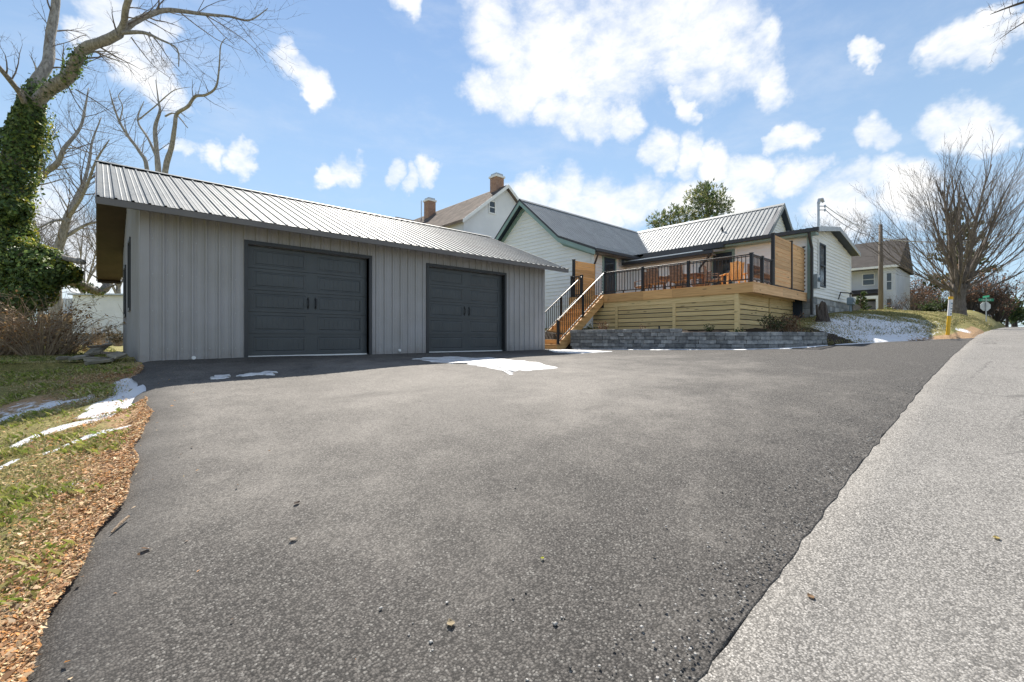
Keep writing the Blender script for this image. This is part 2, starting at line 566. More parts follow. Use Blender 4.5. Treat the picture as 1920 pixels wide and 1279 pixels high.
def groundmat():
    n = NT("winter_lawn")
    z = n.t.nodes.new("ShaderNodeSeparateColor")
    n.link(n.attr("zone"), z.inputs[0])
    leaf, snow, mulch = z.outputs[0], z.outputs[1], z.outputs[2]
    a = n.noise(1.1, 6, 0.65)
    b = n.noise(14, 6, 0.7)
    f = n.noise(70, 4, 0.7)
    ab = n.math("ADD", n.math("MULTIPLY", a, 0.55), n.math("MULTIPLY", b, 0.45))
    grass = n.mix(n.smooth(ab, 0.36, 0.62), (0.20, 0.22, 0.05), (0.48, 0.42, 0.16))
    grass = n.mix(n.smooth(f, 0.35, 0.7), grass, (0.10, 0.075, 0.045))
    lf = n.mix(n.smooth(n.noise(35, 5, 0.7), 0.3, 0.7), (0.26, 0.155, 0.085), (0.56, 0.38, 0.22))
    c = n.mix(n.smooth(n.math("ADD", leaf, n.math("MULTIPLY", n.math("SUBTRACT", b, 0.5), 0.9)), 0.35, 0.65), grass, lf)
    ml = n.mix(f, (0.022, 0.017, 0.013), (0.075, 0.055, 0.04))
    c = n.mix(n.smooth(n.math("ADD", mulch, n.math("MULTIPLY", n.math("SUBTRACT", b, 0.5), 0.6)), 0.4, 0.6), c, ml)
    sn = n.noise(7.5, 6, 0.72, None, (1.0, 1.7, 1.0))
    s = n.smooth(n.math("ADD", snow, n.math("MULTIPLY", n.math("SUBTRACT", sn, 0.5), 1.5)), 0.44, 0.60)
    c = n.mix(s, c, (0.80, 0.82, 0.85))
    n.bump(n.math("ADD", n.math("MULTIPLY", f, 0.6), b), 0.9, 0.03)
    return n.done(c, 0.9, 0, 0.2)


M["ground"] = groundmat()

# ------------------------------------------------------------------ object and mesh helpers
ORG = {}


class MB:
    def __init__(self):
        self.v, self.f, self.c = [], [], []

    def quad(self, a, b, c, d, col=None):
        k = len(self.v)
        self.v += [tuple(a), tuple(b), tuple(c), tuple(d)]
        self.f.append((k, k + 1, k + 2, k + 3))
        if col is not None:
            self.c += [col] * 4

    def tri(self, a, b, c, col=None):
        k = len(self.v)
        self.v += [tuple(a), tuple(b), tuple(c)]
        self.f.append((k, k + 1, k + 2))
        if col is not None:
            self.c += [col] * 3

    def box(self, a, b, bev=0.0):
        x0, y0, z0 = (min(a[i], b[i]) for i in range(3))
        x1, y1, z1 = (max(a[i], b[i]) for i in range(3))
        self.obb(((x0 + x1) / 2, (y0 + y1) / 2, (z0 + z1) / 2), ((x1 - x0) / 2, 0, 0), (0, (y1 - y0) / 2, 0), (0, 0, (z1 - z0) / 2), bev)

    def obb(self, c, hx, hy, hz, bev=0.0):
        c, hx, hy, hz = Vector(c), Vector(hx), Vector(hy), Vector(hz)
        k = len(self.v)
        if bev <= 0:
            for sz in (-1, 1):
                for sx, sy in ((-1, -1), (1, -1), (1, 1), (-1, 1)):
                    self.v.append(tuple(c + hx * sx + hy * sy + hz * sz))
            for q in ((3, 2, 1, 0), (4, 5, 6, 7), (0, 1, 5, 4), (1, 2, 6, 5), (2, 3, 7, 6), (3, 0, 4, 7)):
                self.f.append(tuple(k + i for i in q))
            return
        lx, ly, lz = hx.length, hy.length, hz.length
        ix, iy, iz = (max(0.0, 1 - bev / max(l, 1e-6)) for l in (lx, ly, lz))
        rings = [(ix, iy, -1), (1, 1, -iz), (1, 1, iz), (ix, iy, 1)]
        for (fx, fy, fz) in rings:
            for sx, sy in ((-1, -1), (1, -1), (1, 1), (-1, 1)):
                self.v.append(tuple(c + hx * sx * fx + hy * sy * fy + hz * fz))
        self.f.append((k + 3, k + 2, k + 1, k))
        self.f.append((k + 12, k + 13, k + 14, k + 15))
        for r in range(3):
            for i in range(4):
                j = (i + 1) % 4
                self.f.append((k + r * 4 + i, k + r * 4 + j, k + r * 4 + 4 + j, k + r * 4 + 4 + i))

    def prism(self, poly, off):
        """closed prism: polygon (3D points) extruded by off"""
        n = len(poly)
        k = len(self.v)
        off = Vector(off)
        self.v += [tuple(p) for p in poly] + [tuple(Vector(p) + off) for p in poly]
        self.f.append(tuple(k + i for i in reversed(range(n))))
        self.f.append(tuple(k + n + i for i in range(n)))
        for i in range(n):
            j = (i + 1) % n
            self.f.append((k + i, k + j, k + n + j, k + n + i))

    def tube(self, pts, rad, n=6, cap=True):
        pts = [Vector(p) for p in pts]
        if isinstance(rad, (int, float)):
            rad = [rad] * len(pts)
        k = len(self.v)
        t0 = (pts[1] - pts[0]).normalized()
        up = Vector((0, 0, 1)) if abs(t0.z) < 0.9 else Vector((1, 0, 0))
        a = t0.cross(up).normalized()
        for i, p in enumerate(pts):
            t = (pts[min(i + 1, len(pts) - 1)] - pts[max(i - 1, 0)])
            t = t.normalized() if t.length > 1e-9 else t0
            a = (a - t * a.dot(t))
            a = a.normalized() if a.length > 1e-6 else t.orthogonal().normalized()
            b = t.cross(a)
            for j in range(n):
                w = 2 * math.pi * j / n
                self.v.append(tuple(p + (a * math.cos(w) + b * math.sin(w)) * rad[i]))
        for i in range(len(pts) - 1):
            for j in range(n):
                j2 = (j + 1) % n
                self.f.append((k + i * n + j, k + i * n + j2, k + (i + 1) * n + j2, k + (i + 1) * n + j))
        if cap:
            self.f.append(tuple(k + j for j in reversed(range(n))))
            e = k + (len(pts) - 1) * n
            self.f.append(tuple(e + j for j in range(n)))

    def mesh(self, name, mat, org=(0, 0, 0), smooth=False):
        me = bpy.data.meshes.new(name)
        o = Vector(org)
        vs = [(x - o.x, y - o.y, z - o.z) for (x, y, z) in self.v]
        me.from_pydata(vs, [], self.f)
        if mat is not None:
            me.materials.append(mat)
        if self.c:
            at = me.color_attributes.new("tint", "FLOAT_COLOR", "POINT")
            at.data.foreach_set("color", np.array([tuple(c) + (1.0,) for c in self.c], dtype=np.float32).ravel())
        if smooth:
            me.polygons.foreach_set("use_smooth", [True] * len(me.polygons))
        me.update()
        return me

    def build(self, name, mat, parent=None, smooth=False, org=None):
        """link as ONE object; coordinates are world coordinates"""
        if org is None:
            org = ORG[parent.name] if parent is not None else (0, 0, 0)
        me = self.mesh(name, mat, org, smooth)
        o = bpy.data.objects.new(name, me)
        COL.objects.link(o)
        ORG[o.name] = tuple(org)
        if parent is not None:
            o.parent = parent
            po = Vector(ORG[parent.name])
            o.location = Vector(org) - po
        else:
            o.location = org
        return o


def tag(o, label=None, cat=None, group=None, kind=None):
    if label:
        o["label"] = label
    if cat:
        o["category"] = cat
    if group:
        o["group"] = group
    if kind:
        o["kind"] = kind
    return o


def thing(name, loc, label, cat, group=None):
    o = bpy.data.objects.new(name, None)
    COL.objects.link(o)
    o.location = loc
    o.empty_display_size = 0.2
    ORG[o.name] = tuple(loc)
    return tag(o, label, cat, group)


def inst(name, me, parent, at, rot=None, scale=None):
    """a part that shares mesh data with its like; at is a world point"""
    o = bpy.data.objects.new(name, me)
    COL.objects.link(o)
    o.parent = parent
    o.location = Vector(at) - Vector(ORG[parent.name])
    if rot:
        o.rotation_euler = rot
    if scale:
        o.scale = scale
    ORG[o.name] = tuple(at)
    return o


def copy_tree(src, parent=None):
    c = src.copy()
    COL.objects.link(c)
    if parent is not None:
        c.parent = parent
    ORG[c.name] = ORG[src.name]
    for ch in src.children:
        copy_tree(ch, c)
    return c


def boxpart(name, mat, parent, a, b, bev=0.0):
    m = MB()
    m.box(a, b, bev)
    return m.build(name, mat, parent)

# ------------------------------------------------------------------ terrain: one height function G(u, v)
RU = np.array([-400, -60, -30, -10, -3, 0, 1.74, 2.73, 4.45, 8.68, 13, 17.7, 26, 38, 60, 104, 151, 250, 600.])
RZ = np.array([-22, -6.5, -3.6, -1.95, -1.31, -1.06, -.91, -.80, -.59, -.20, .08, .33, .64, .92, 1.35, 2.15, 2.75, 2.4, -4.])
# drive / yard border: retaining wall first, then the edge of the asphalt up to the road and along it
LINE = np.array([(12.95, 11.6), (13.1, 11.1), (13.6, 8.0), (13.98, 5.95), (14.25, 5.2), (14.75, 4.65), (16.5, 3.9), (17.7, 2.95), (19.0, 2.2),
                 (20.2, 1.05), (22, .82), (30, .78), (60, .75), (160, .75), (600, .75)])
WALL_END = 6
ZPU = np.array([12, 15, 18, 21, 28, 40, 65, 110, 300, 600])
ZPZ = np.array([.70, .75, 1.0, 1.32, 1.78, 1.95, 3.3, 4.2, 4.0, 0.])
DLV = np.array([-4, .83, 1.6, 2.5, 2.95, 3.4, 4.0, 6.07, 7.75, 9.6, 10.97, 11.2])
DLU = np.array([-1.6, -.95, -.55, -.27, -.17, -.05, .085, .36, .487, .55, .60, .60])


def road_z(u):
    """smooth interpolation through the levelled points"""
    u = np.asarray(u, float)
    w = 0
    for k in (-1.0, -0.5, 0, 0.5, 1.0):
        w = w + np.interp(u + k, RU, RZ)
    return w / 5


def drive_z(u, v):
    s = np.clip((v - .83) / 10.14, 0, 1)
    return road_z(u) * (1 - s)


def sstep(x):
    x = np.clip(x, 0, 1)
    return x * x * (3 - 2 * x)


def line_dist(u, v):
    """distance to LINE (positive on the yard side) and the position along it"""
    best = np.full(u.shape, 1e9)
    sgn = np.ones(u.shape)
    tpos = np.zeros(u.shape)
    for i in range(len(LINE) - 1):
        a, b = LINE[i], LINE[i + 1]
        d = b - a
        l2 = (d ** 2).sum()
        t = np.clip(((u - a[0]) * d[0] + (v - a[1]) * d[1]) / l2, 0, 1)
        qx, qy = a[0] + d[0] * t, a[1] + d[1] * t
        ds = np.hypot(u - qx, v - qy)
        cr = d[0] * (v - a[1]) - d[1] * (u - a[0])
        m = ds < best - 1e-9
        best = np.where(m, ds, best)
        sgn = np.where(m, np.where(cr > 0, 1, -1), sgn)
        tpos = np.where(m, i + t, tpos)
    return best * sgn, tpos


def G(u, v):
    u, v = np.asarray(u, float), np.asarray(v, float)
    u, v = np.broadcast_arrays(u, v)
    zr = road_z(u)
    z = np.where(v < .83, zr, drive_z(u, v))
    z = np.where(v < -6.5, zr + np.clip((-6.5 - v) * .12, 0, 1.2), z)
    # left lawn falls away from the drive
    ul = np.interp(v, DLV, DLU)
    d = np.clip(ul - u, 0, 3.5)
    fade = 1 - sstep((v - 8.5) / 6)
    z = np.where(v > .83, z - (0.05 * np.clip(d / .15, 0, 1) + .17 * d) * fade, z)
    z = np.where((v > .83) & (u < -3) & (v < 14), z * .6 + .4 * (z - .0), z)
    # back yard
    zb = sstep((u - 12) / 9) * np.interp(u, ZPU, ZPZ)
    z = np.where(v > 11.6, np.maximum(z, zb * sstep((v - 11.4) / 1.5)), z)
    # yard above the wall and the bank along the road
    dl, tp = line_dist(u, v)
    wallp = tp < WALL_END - .02
    dl = np.where(wallp, dl - .30, dl)
    on = (dl > 0) & (u > 12.9)
    i = np.clip(tp.astype(int), 0, len(LINE) - 2)
    t = tp - i
    qx = LINE[i, 0] * (1 - t) + LINE[i + 1, 0] * t
    qy = LINE[i, 1] * (1 - t) + LINE[i + 1, 1] * t
    q = np.where(qy < .83, road_z(qx), drive_z(qx, qy))
    wl = sstep((WALL_END - .05 - tp) / .08)
    base = q * (1 - wl) + np.where(tp < 3, .655, .56) * wl
    Ls = np.interp(u, [16, 22, 30, 38, 60], [5.5, 5.0, 3.2, 1.9, 2.5])
    zp = np.interp(u, ZPU, ZPZ)
    f = 1 - (1 - np.clip(dl / Ls, 0, 1)) ** 2
    zy = base + np.maximum(zp - base, 0) * f
    z = np.where(on, zy, z)
    return z


def gz(u, v):
    return float(G(np.array([u]), np.array([v]))[0])


def gp(px, py, lift=0.0):
    """where the sight line of a photograph pixel meets the ground"""
    r = ray(px, py)
    ys = np.concatenate([np.arange(.8, 40, .02), np.arange(40, 300, .5)])
    z = EYE_Z + r.z * ys - G(r.x * ys, r.y * ys)
    k = np.where(z <= 0)[0]
    y = ys[k[0]] if len(k) else 60.0
    return Vector((r.x * y, r.y * y, gz(r.x * y, r.y * y) + lift))


def inside(u, v, poly):
    """points in polygon"""
    c = np.zeros(np.shape(u), bool)
    n = len(poly)
    for i in range(n):
        x1, y1 = poly[i]
        x2, y2 = poly[(i + 1) % n]
        m = ((y1 > v) != (y2 > v)) & (u < (x2 - x1) * (v - y1) / (y2 - y1 + 1e-12) + x1)
        c ^= m
    return c


LAWN_SNOW = (  # (photograph points turned into ground points, half width, cover): streaks of old snow left on the lawn
    ([(262, 706), (266, 740), (250, 756), (215, 768), (178, 776)], .17, 1.0), ([(240, 712), (236, 744), (196, 764)], .22, .62),
    ([(20, 838), (70, 816), (120, 803), (172, 788), (200, 782)], .085, .95), ([(92, 848), (135, 833), (174, 822)], .055, .85),
    ([(210, 811), (236, 805)], .07, .62), ([(66, 934), (100, 921), (138, 907)], .06, .9), ([(0, 876), (20, 868)], .07, .7), ([(46, 940), (58, 936)], .04, .7),
    ([(0, 790), (40, 776), (90, 764)], .12, .66), ([(60, 770), (130, 752), (170, 742)], .12, .66))
DRIVE_V = np.concatenate([[.83, .838, .86], np.arange(.95, 12.9, .22), [12.95]])
DRV = np.array([.83, 1.05, 2.2, 2.95, 3.9, 4.65, 5.2, 5.95, 8.0, 11.1, 11.6, 13.0])
DRU = np.array([20.6, 20.2, 19.0, 17.7, 16.5, 14.8, 14.3, 14.05, 13.68, 13.18, 13.0, 12.8])


def drive_left(v):
    w = np.interp(v, DLV, DLU)
    return w + .03 * np.sin(v * 3.1) + .02 * np.sin(v * 7.7 + 1)


def lawn_snow(U, V):
    s = np.zeros(np.shape(U))
    for (path, w, k) in LAWN_SNOW:
        pp = [gp(x, y) for (x, y) in path]
        for a, b in zip(pp[:-1], pp[1:]):
            dx, dy = b.x - a.x, b.y - a.y
            t = np.clip(((U - a.x) * dx + (V - a.y) * dy) / (dx * dx + dy * dy + 1e-9), 0, 1)
            dd = np.hypot(U - a.x - dx * t, V - a.y - dy * t)
            s = np.maximum(s, k * np.clip(1.35 - dd / w, 0, 1))
    return s


def build_ground():
    us = np.concatenate([-np.geomspace(600, 14, 22), np.arange(-12, -3, .5), np.arange(-3, 1.6, .1), np.arange(1.6, 12.4, .6),
                         np.arange(12.4, 46, .22), np.geomspace(46.5, 700, 26)])
    vs = np.concatenate([-np.geomspace(600, 9, 16), np.arange(-8, .4, .8), np.arange(.4, 13.2, .12), np.arange(13.4, 30, .5), np.geomspace(31, 700, 24)])
    U, V = np.meshgrid(us, vs, indexing="ij")
    Z = G(U, V)
    wob = .02 * np.sin(U * 2.3 + V * 1.1) + .015 * np.sin(V * 4.1 - U * 3.3) + .012 * np.sin(U * 9 + 2 * np.sin(V * 5))
    dl, tp = line_dist(U, V)
    ul = drive_left(V)
    ur = np.interp(V, DRV, DRU)
    paved = (V > .83) & (V < 12.9) & (U > ul) & (U < ur)
    road = (V <= .83) & (V > -6.4)
    far = (np.hypot(U, V) > 60)
    Z = Z + np.where(paved | road, -.12, wob * np.where(far, 0, 1) - .005)
    # crowd the yard edge down behind the blocks
    Z = np.where((dl > .30) & (dl < .62) & (tp < WALL_END - .02) & (U > 12.9), np.minimum(Z, np.where(tp < 3, .60, .50)), Z)
    # distant rolling land
    R = np.hypot(U, V)
    Z = Z + np.clip((R - 150) / 450, 0, 1) * 6 * (np.sin(U * .011 + 1) + np.sin(V * .013))
    me = bpy.data.meshes.new("ground")
    nu, nv = U.shape
    idx = np.arange(nu * nv).reshape(nu, nv)
    q = np.stack([idx[:-1, :-1], idx[1:, :-1], idx[1:, 1:], idx[:-1, 1:]], -1).reshape(-1, 4)
    me.from_pydata(np.stack([U, V, Z], -1).reshape(-1, 3).tolist(), [], q.tolist())
    # zones: leaf litter, snow cover, mulch
    leaf = np.exp(-np.clip(ul - U, 0, 9) / .48) * ((V > .5) & (V < 10.5) & (U < 1)) * 1.05
    leaf = np.maximum(leaf, .9 * np.exp(-((U - (.3 - .0 * V)) / 1.3) ** 2) * np.exp(-((V - 10.2) / 1.0) ** 2) * (U < .62))
    leaf = np.maximum(leaf, .72 * np.exp(-((U + .9) / 1.6) ** 2 - ((V - 8.9) / .7) ** 2))
    edge = np.clip(1.25 - np.abs(dl - .15) / .38, 0, 1) * (tp > 7.3) * (tp < 10.8)
    leaf = np.maximum(leaf, edge * 1.0)
    snow = np.zeros_like(U)
    hum = np.exp(-((U - 20.0) / 4.4) ** 4) * np.exp(-((V - 3.4) / 1.9) ** 4) * .72
    hum = np.maximum(hum, np.exp(-((U - 18.6) / 1.1) ** 2 - ((V - 2.6) / .5) ** 2) * 1.2)
    hum = np.maximum(hum, np.exp(-((U - 23.4) / 1.3) ** 2 - ((V - 1.25) / .3) ** 2) * .7)
    hum = np.maximum(hum, .62 * np.exp(-((U - 23.0) / 2.6) ** 2) * np.exp(-((V - 2.4) / 1.3) ** 2))
    snow = np.maximum(snow, np.where((dl > 0) & (tp > 5.6), hum, 0))
    snow_band = np.exp(-((V - 8.6 + .1 * U) / .65) ** 2) * ((U < .7) & (U > -6)) * .47  # faint snow cover in a band across the left lawn
    snow = np.maximum(snow, snow_band)
    snow = np.maximum(snow, 1.35 * lawn_snow(U, V))
    mulch = np.where((dl > 0) & (tp < WALL_END + .8) & (dl < 2.4), 1.0, 0)
    mulch = np.maximum(mulch, np.where((dl > 0) & (tp > WALL_END - .1) & (tp < WALL_END + .75) & (dl < .55), 1.0, 0))
    mulch = np.maximum(mulch, np.where((U > 15.4) & (U < 21) & (V > 6) & (V < 13.2), 1.0, 0))
    snow = np.where(mulch > .5, snow * .45, snow)
    at = me.color_attributes.new("zone", "FLOAT_COLOR", "POINT")
    at.data.foreach_set("color", np.stack([leaf, snow, mulch, np.ones_like(U)], -1).astype(np.float32).ravel())
    me.materials.append(M["ground"])
    me.polygons.foreach_set("use_smooth", [True] * len(me.polygons))
    o = bpy.data.objects.new("ground", me)
    COL.objects.link(o)
    tag(o, kind="structure")


def grid_sheet(name, rows, mat, kind="structure"):
    """rows: lists of points of equal length"""
    m = MB()
    n = len(rows[0])
    for r in rows:
        m.v += [tuple(p) for p in r]
    for i in range(len(rows) - 1):
        for j in range(n - 1):
            m.f.append((i * n + j, i * n + j + 1, (i + 1) * n + j + 1, (i + 1) * n + j))
    o = m.build(name, mat, smooth=True)
    return tag(o, kind=kind)


def build_paving():
    rows = []
    for v in DRIVE_V:
        ul, ur = float(drive_left(v)), float(np.interp(v, DRV, DRU))
        us = [ul - .10, ul - .04, ul + .10, ul + .26] + list(ul + .45 + (ur - .55 - ul) * np.linspace(0, 1, 150) ** 1.6) + [ur - .03, ur]
        drop = [-.07, -.035, .004, .016] + [.02] * 150 + [.015, -.05]
        row = []
        for u, dz in zip(us, drop):
            z = float(drive_z(np.array(u), np.array(v)))
            e = max(0.0, 1 - (v - .83) / .45)
            z += dz - .019 * e + (1 - e) * (.006 * math.sin(u * 1.7 + v * .8) + .004 * math.sin(v * 2.9 - u * 2.1))
            jag = 0 if v > .9 else .006 * math.sin(u * 9.1 + 2 * math.sin(u * 3.7)) + .004 * math.sin(u * 31) + rnd.uniform(-.006, .006)
            row.append((u, v + jag, z))
        rows.append(row)
    first = [(u, v - .008, z - .05) for (u, v, z) in rows[0]]
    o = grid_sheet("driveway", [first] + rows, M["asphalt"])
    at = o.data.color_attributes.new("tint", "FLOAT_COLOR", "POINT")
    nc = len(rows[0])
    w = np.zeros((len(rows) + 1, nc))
    w[:, :5] = [1, 1, 1, .8, .15]  # weight of the painted edge shade, strongest at the left rim
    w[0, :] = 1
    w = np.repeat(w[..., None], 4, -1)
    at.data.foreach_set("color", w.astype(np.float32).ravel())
    us = np.concatenate([np.arange(-40, -4, 3), np.arange(-4, 24, .4), np.arange(24, 60, 2), np.arange(60, 260, 8)])
    vs = [-6.6, -6.5, -4.5, -3, -1.5, -.5, .2, .6, .84, .9]
    rows = []
    for u in us:
        z = float(road_z(u))
        wv = .012 * math.sin(u * 2.2) + .01 * math.sin(u * 5.3) if u < 20.2 else .05 * math.sin(u * .9)
        rows.append([(u, v + (wv if v > .8 else 0), z - (.10 if k in (0, 9) else 0) - .003 - .010 * abs(min(v, .83) - .83) / 3) for k, v in enumerate(vs)])
    grid_sheet("road", rows, M["road"])


def snow_patch(outline, label, thick=.016, n=5, lift=.0):
    """a thin irregular sheet of old snow; outline = photograph pixels turned into ground points"""
    pts = [gp(x, y) for (x, y) in outline]
    poly = []
    for i in range(len(pts)):
        a, b = pts[i], pts[(i + 1) % len(pts)]
        for k in range(n):
            t = k / n
            p = a.lerp(b, t)
            j = min(.07, .16 * (b - a).length)
            poly.append((p.x + rnd.uniform(-j, j), p.y + rnd.uniform(-j, j)))
    c = Vector((sum(p[0] for p in poly) / len(poly), sum(p[1] for p in poly) / len(poly)))
    m = MB()
    rings = [(1.0, -.004), (.96, .75), (.80, 1.0), (.45, 1.1)]
    N = len(poly)
    for (s, h) in rings:
        for (x, y) in poly:
            u, v = c.x + (x - c.x) * s, c.y + (y - c.y) * s
            m.v.append((u, v, gz(u, v) + .024 + lift + thick * h + (rnd.uniform(0, .006) if s < .99 else -.02)))
    m.v.append((c.x, c.y, gz(c.x, c.y) + .024 + lift + thick * 1.1))
    for r in range(len(rings) - 1):
        for i in range(N):
            j = (i + 1) % N
            m.f.append((r * N + i, r * N + j, (r + 1) * N + j, (r + 1) * N + i))
    k = (len(rings) - 1) * N
    for i in range(N):
        m.f.append((k + i, k + (i + 1) % N, len(m.v) - 1))
    o = m.build("snow_patch", M["thin_snow"], smooth=True)
    tag(o, label, "snow", None, "stuff")


def snow_strip(path, width, label, thick=.014):
    """a ragged ribbon of snow along ground points"""
    P = []
    for a, b in zip(path[:-1], path[1:]):
        a, b = Vector(a), Vector(b)
        k = max(2, int((b - a).length / .12))
        P += [a.lerp(b, i / k) for i in range(k)]
    m = MB()
    N = len(P)
    for i, p in enumerate(P):
        t = (P[min(i + 1, N - 1)] - P[max(i - 1, 0)]).normalized()
        n_ = Vector((-t.y, t.x))
        w0 = width * (.35 + .9 * abs(math.sin(i * .37 + 1)) * abs(math.sin(i * .11 + 2))) * rnd.uniform(.7, 1.3) * min(1, .2 + min(i, N - 1 - i) * .25)
        for (s, h) in ((-.15, -.03), (.0, .7), (.45, 1), (.85, .6), (1.0, -.03)):
            q = p - n_ * w0 * s
            m.v.append((q.x, q.y, gz(q.x, q.y) + .024 + thick * h))
    for i in range(N - 1):
        for j in range(4):
            m.f.append((i * 5 + j, i * 5 + j + 1, i * 5 + 6 + j, i * 5 + 5 + j))
    o = m.build("snow_strip", M["snow"], smooth=True)
    tag(o, label, "snow", None, "stuff")


build_ground()
build_paving()

# ------------------------------------------------------------------ ribbed sheet metal
RIB = .2286


def rib_profile(x0, x1, phase, h=.019, minor=.005):
    pts = [(x0, 0.0)]
    k0 = int(math.floor((x0 - phase) / RIB)) - 1
    k1 = int(math.ceil((x1 - phase) / RIB)) + 1
    raw = []
    for k in range(k0, k1 + 1):
        c = phase + k * RIB
        raw += [(c - .024, 0), (c - .014, h), (c + .014, h), (c + .024, 0)]
        for f in (1 / 3, 2 / 3):
            m = c + RIB * f
            raw += [(m - .014, 0), (m - .006, minor), (m + .006, minor), (m + .014, 0)]
    for (x, y) in raw:
        if x0 + .002 < x < x1 - .002:
            pts.append((x, y))
    pts.append((x1, 0.0))
    return pts


def ribbed(m, P, x0, x1, lo, hi, phase, h=.032):
    """P(x, t, h) -> world point; lo(x), hi(x) are the ends of the sheet along its ribs"""
    pr = rib_profile(x0, x1, phase, h)
    for (a, ha), (b, hb) in zip(pr[:-1], pr[1:]):
        m.quad(P(a, lo(a), ha), P(b, lo(b), hb), P(b, hi(b), hb), P(a, hi(a), ha))


# ------------------------------------------------------------------ the garage
GU0, GU1, GV0, GV1 = .61, 11.46, 10.97, 18.27
EV, EZ, PITCH = 10.40, 2.83, .42
RV = 14.65
RZT = EZ + PITCH * (RV - EV)
BV = 19.75
RU0, RU1 = -.02, 12.09
DOORS = ((2.37, 5.08), (6.83, 9.64))
DH = 2.44


def build_garage():
    g = thing("garage", ((GU0 + GU1) / 2, GV0, 0), "long grey metal garage with two dark roll up doors and ribbed roof", "garage")

    def roof_under(v):
        return (EZ + PITCH * (v - EV) if v < RV else RZT - PITCH * (v - RV)) - .10

    # core behind the sheet metal (front pieces leave the door openings free)
    zt = roof_under(GV0 + .1) - .02
    core = MB()
    xs = [GU0 + .02] + [x for d in DOORS for x in d] + [GU1 - .02]
    for a, b in zip(xs[0::2], xs[1::2]):
        core.box((a, GV0 + .005, -.2), (b, GV0 + .14, zt))
    for (a, b) in DOORS:
        core.box((a, GV0 + .005, DH), (b, GV0 + .14, zt))
    core.build("wall_framing", M["garage_wall"], g)
    # front wall panels, 0.914 m each
    x = GU0
    while x < GU1 - .02:
        x1 = min(x + .9144, GU1)
        m = MB()
        P = lambda a, t, h: (a, GV0 - h, t)
        cuts = sorted({x, x1} | {c for d in DOORS for c in d if x < c < x1})
        for a, b in zip(cuts[:-1], cuts[1:]):
            mid = (a + b) / 2
            z0 = DH if any(d[0] < mid < d[1] for d in DOORS) else -.03
            ribbed(m, P, a, b, lambda q: z0, lambda q: zt + .02, GU0 + .10)
        m.build("wall_panel", M["garage_wall"], g)
        x = x1
    m = MB()   # screw heads in rows
    for z in (.22, .95, 1.65, 2.32, 2.72):
        xx = GU0 + .10 + RIB * .28
        while xx < GU1 - .05:
            if not any(d[0] - .1 < xx < d[1] + .1 and z < DH + .1 for d in DOORS):
                m.tube([(xx, GV0 - .012, z), (xx, GV0 - .001, z)], .009, 6)
            xx += RIB
    m.build("screw_heads", M["galv"], g)["kind"] = "stuff"
    # left gable panels
    y = GV0
    while y < GV1 - .02:
        y1 = min(y + .9144, GV1)
        m = MB()
        P = lambda a, t, h: (GU0 - h, a, t)
        ribbed(m, P, y, y1, lambda q: -.12, lambda q: roof_under(q), GV0 + .10)
        m.build("gable_panel", M["garage_wall"], g)
        y = y1
    m = MB()
    for u in (GU0 + .02, GU1 - .14):
        m.prism([(u, GV0 + .15, -.2), (u, GV1, -.2), (u, GV1, roof_under(GV1) - .02), (u, RV, roof_under(RV) - .02), (u, GV0 + .15, roof_under(GV0 + .15) - .02)], (.12, 0, 0))
    m.box((GU0 + .15, GV1 - .12, -.2), (GU1 - .15, GV1, 2.4))
    m.build("back_wall", M["garage_wall"], g)
    for (u, s) in ((GU0, -1), (GU1, 1)):
        m = MB()
        m.box((u - .028 if s < 0 else u - .09, GV0 - .03, -.06), (u + .09 if s < 0 else u + .028, GV0 - .021, zt))
        m.box((u - .03 if s < 0 else u + .021, GV0 - .03, -.06), (u - .021 if s < 0 else u + .03, GV0 + .10, zt))
        m.build("corner_trim", M["garage_wall"], g)
    m = MB()
    m.box((GU0 - .015, GV0 - .006, -.10), (GU1 + .01, GV0 + .16, -.032))
    m.build("base_trim", M["dark_trim"], g)
    # roof sheets
    sl = math.sqrt(1 + PITCH ** 2)
    nz, ny = 1 / sl, PITCH / sl

    def Pf(a, t, h):
        return (a, EV - .03 + t - ny * h, EZ + PITCH * (t - .03) + nz * h)
    x = RU0
    while x < RU1 - .02:
        x1 = min(x + .9144, RU1)
        m = MB()
        ribbed(m, Pf, x, x1, lambda q: 0, lambda q: RV - EV + .03, RU0 + .03, .024)
        m.build("roof_panel", M["garage_roof"], g)
        x = x1
    m = MB()   # deck under the sheets, both slopes
    t = .06
    m.prism([(RU0 + .01, EV + .02, EZ - .015), (RU0 + .01, RV, RZT - .02), (RU0 + .01, BV, RZT - PITCH * (BV - RV) - .0),
             (RU0 + .01, BV, RZT - PITCH * (BV - RV) - t), (RU0 + .01, RV, RZT - .02 - t), (RU0 + .01, EV + .02, EZ - .015 - t)], (RU1 - RU0 - .02, 0, 0))
    m.build("roof_deck", M["soffit"], g)

    def Pb(a, t, h):
        return (a, RV + t + ny * h, RZT + .004 - PITCH * t + nz * h)
    m = MB()
    ribbed(m, Pb, RU0, RU1, lambda q: 0, lambda q: BV - RV, RU0 + .03, .021)
    m.build("back_roof_slope", M["garage_roof"], g)
    m = MB()
    for s in (-1, 1):
        m.prism([(RU0 - .01, RV, RZT + .05), (RU0 - .01, RV + s * .16, RZT + .05 - .16 * PITCH), (RU0 - .01, RV + s * .16, RZT + .042 - .16 * PITCH), (RU0 - .01, RV, RZT + .042)], (RU1 - RU0 + .02, 0, 0))
    m.build("ridge_cap", M["garage_roof"], g)
    m = MB()
    m.box((RU0, EV - .022, EZ - .13), (RU1, EV + .018, EZ - .017))
    m.build("fascia_board", M["fascia"], g)
    m = MB()   # sloping soffit from the eave back to the wall
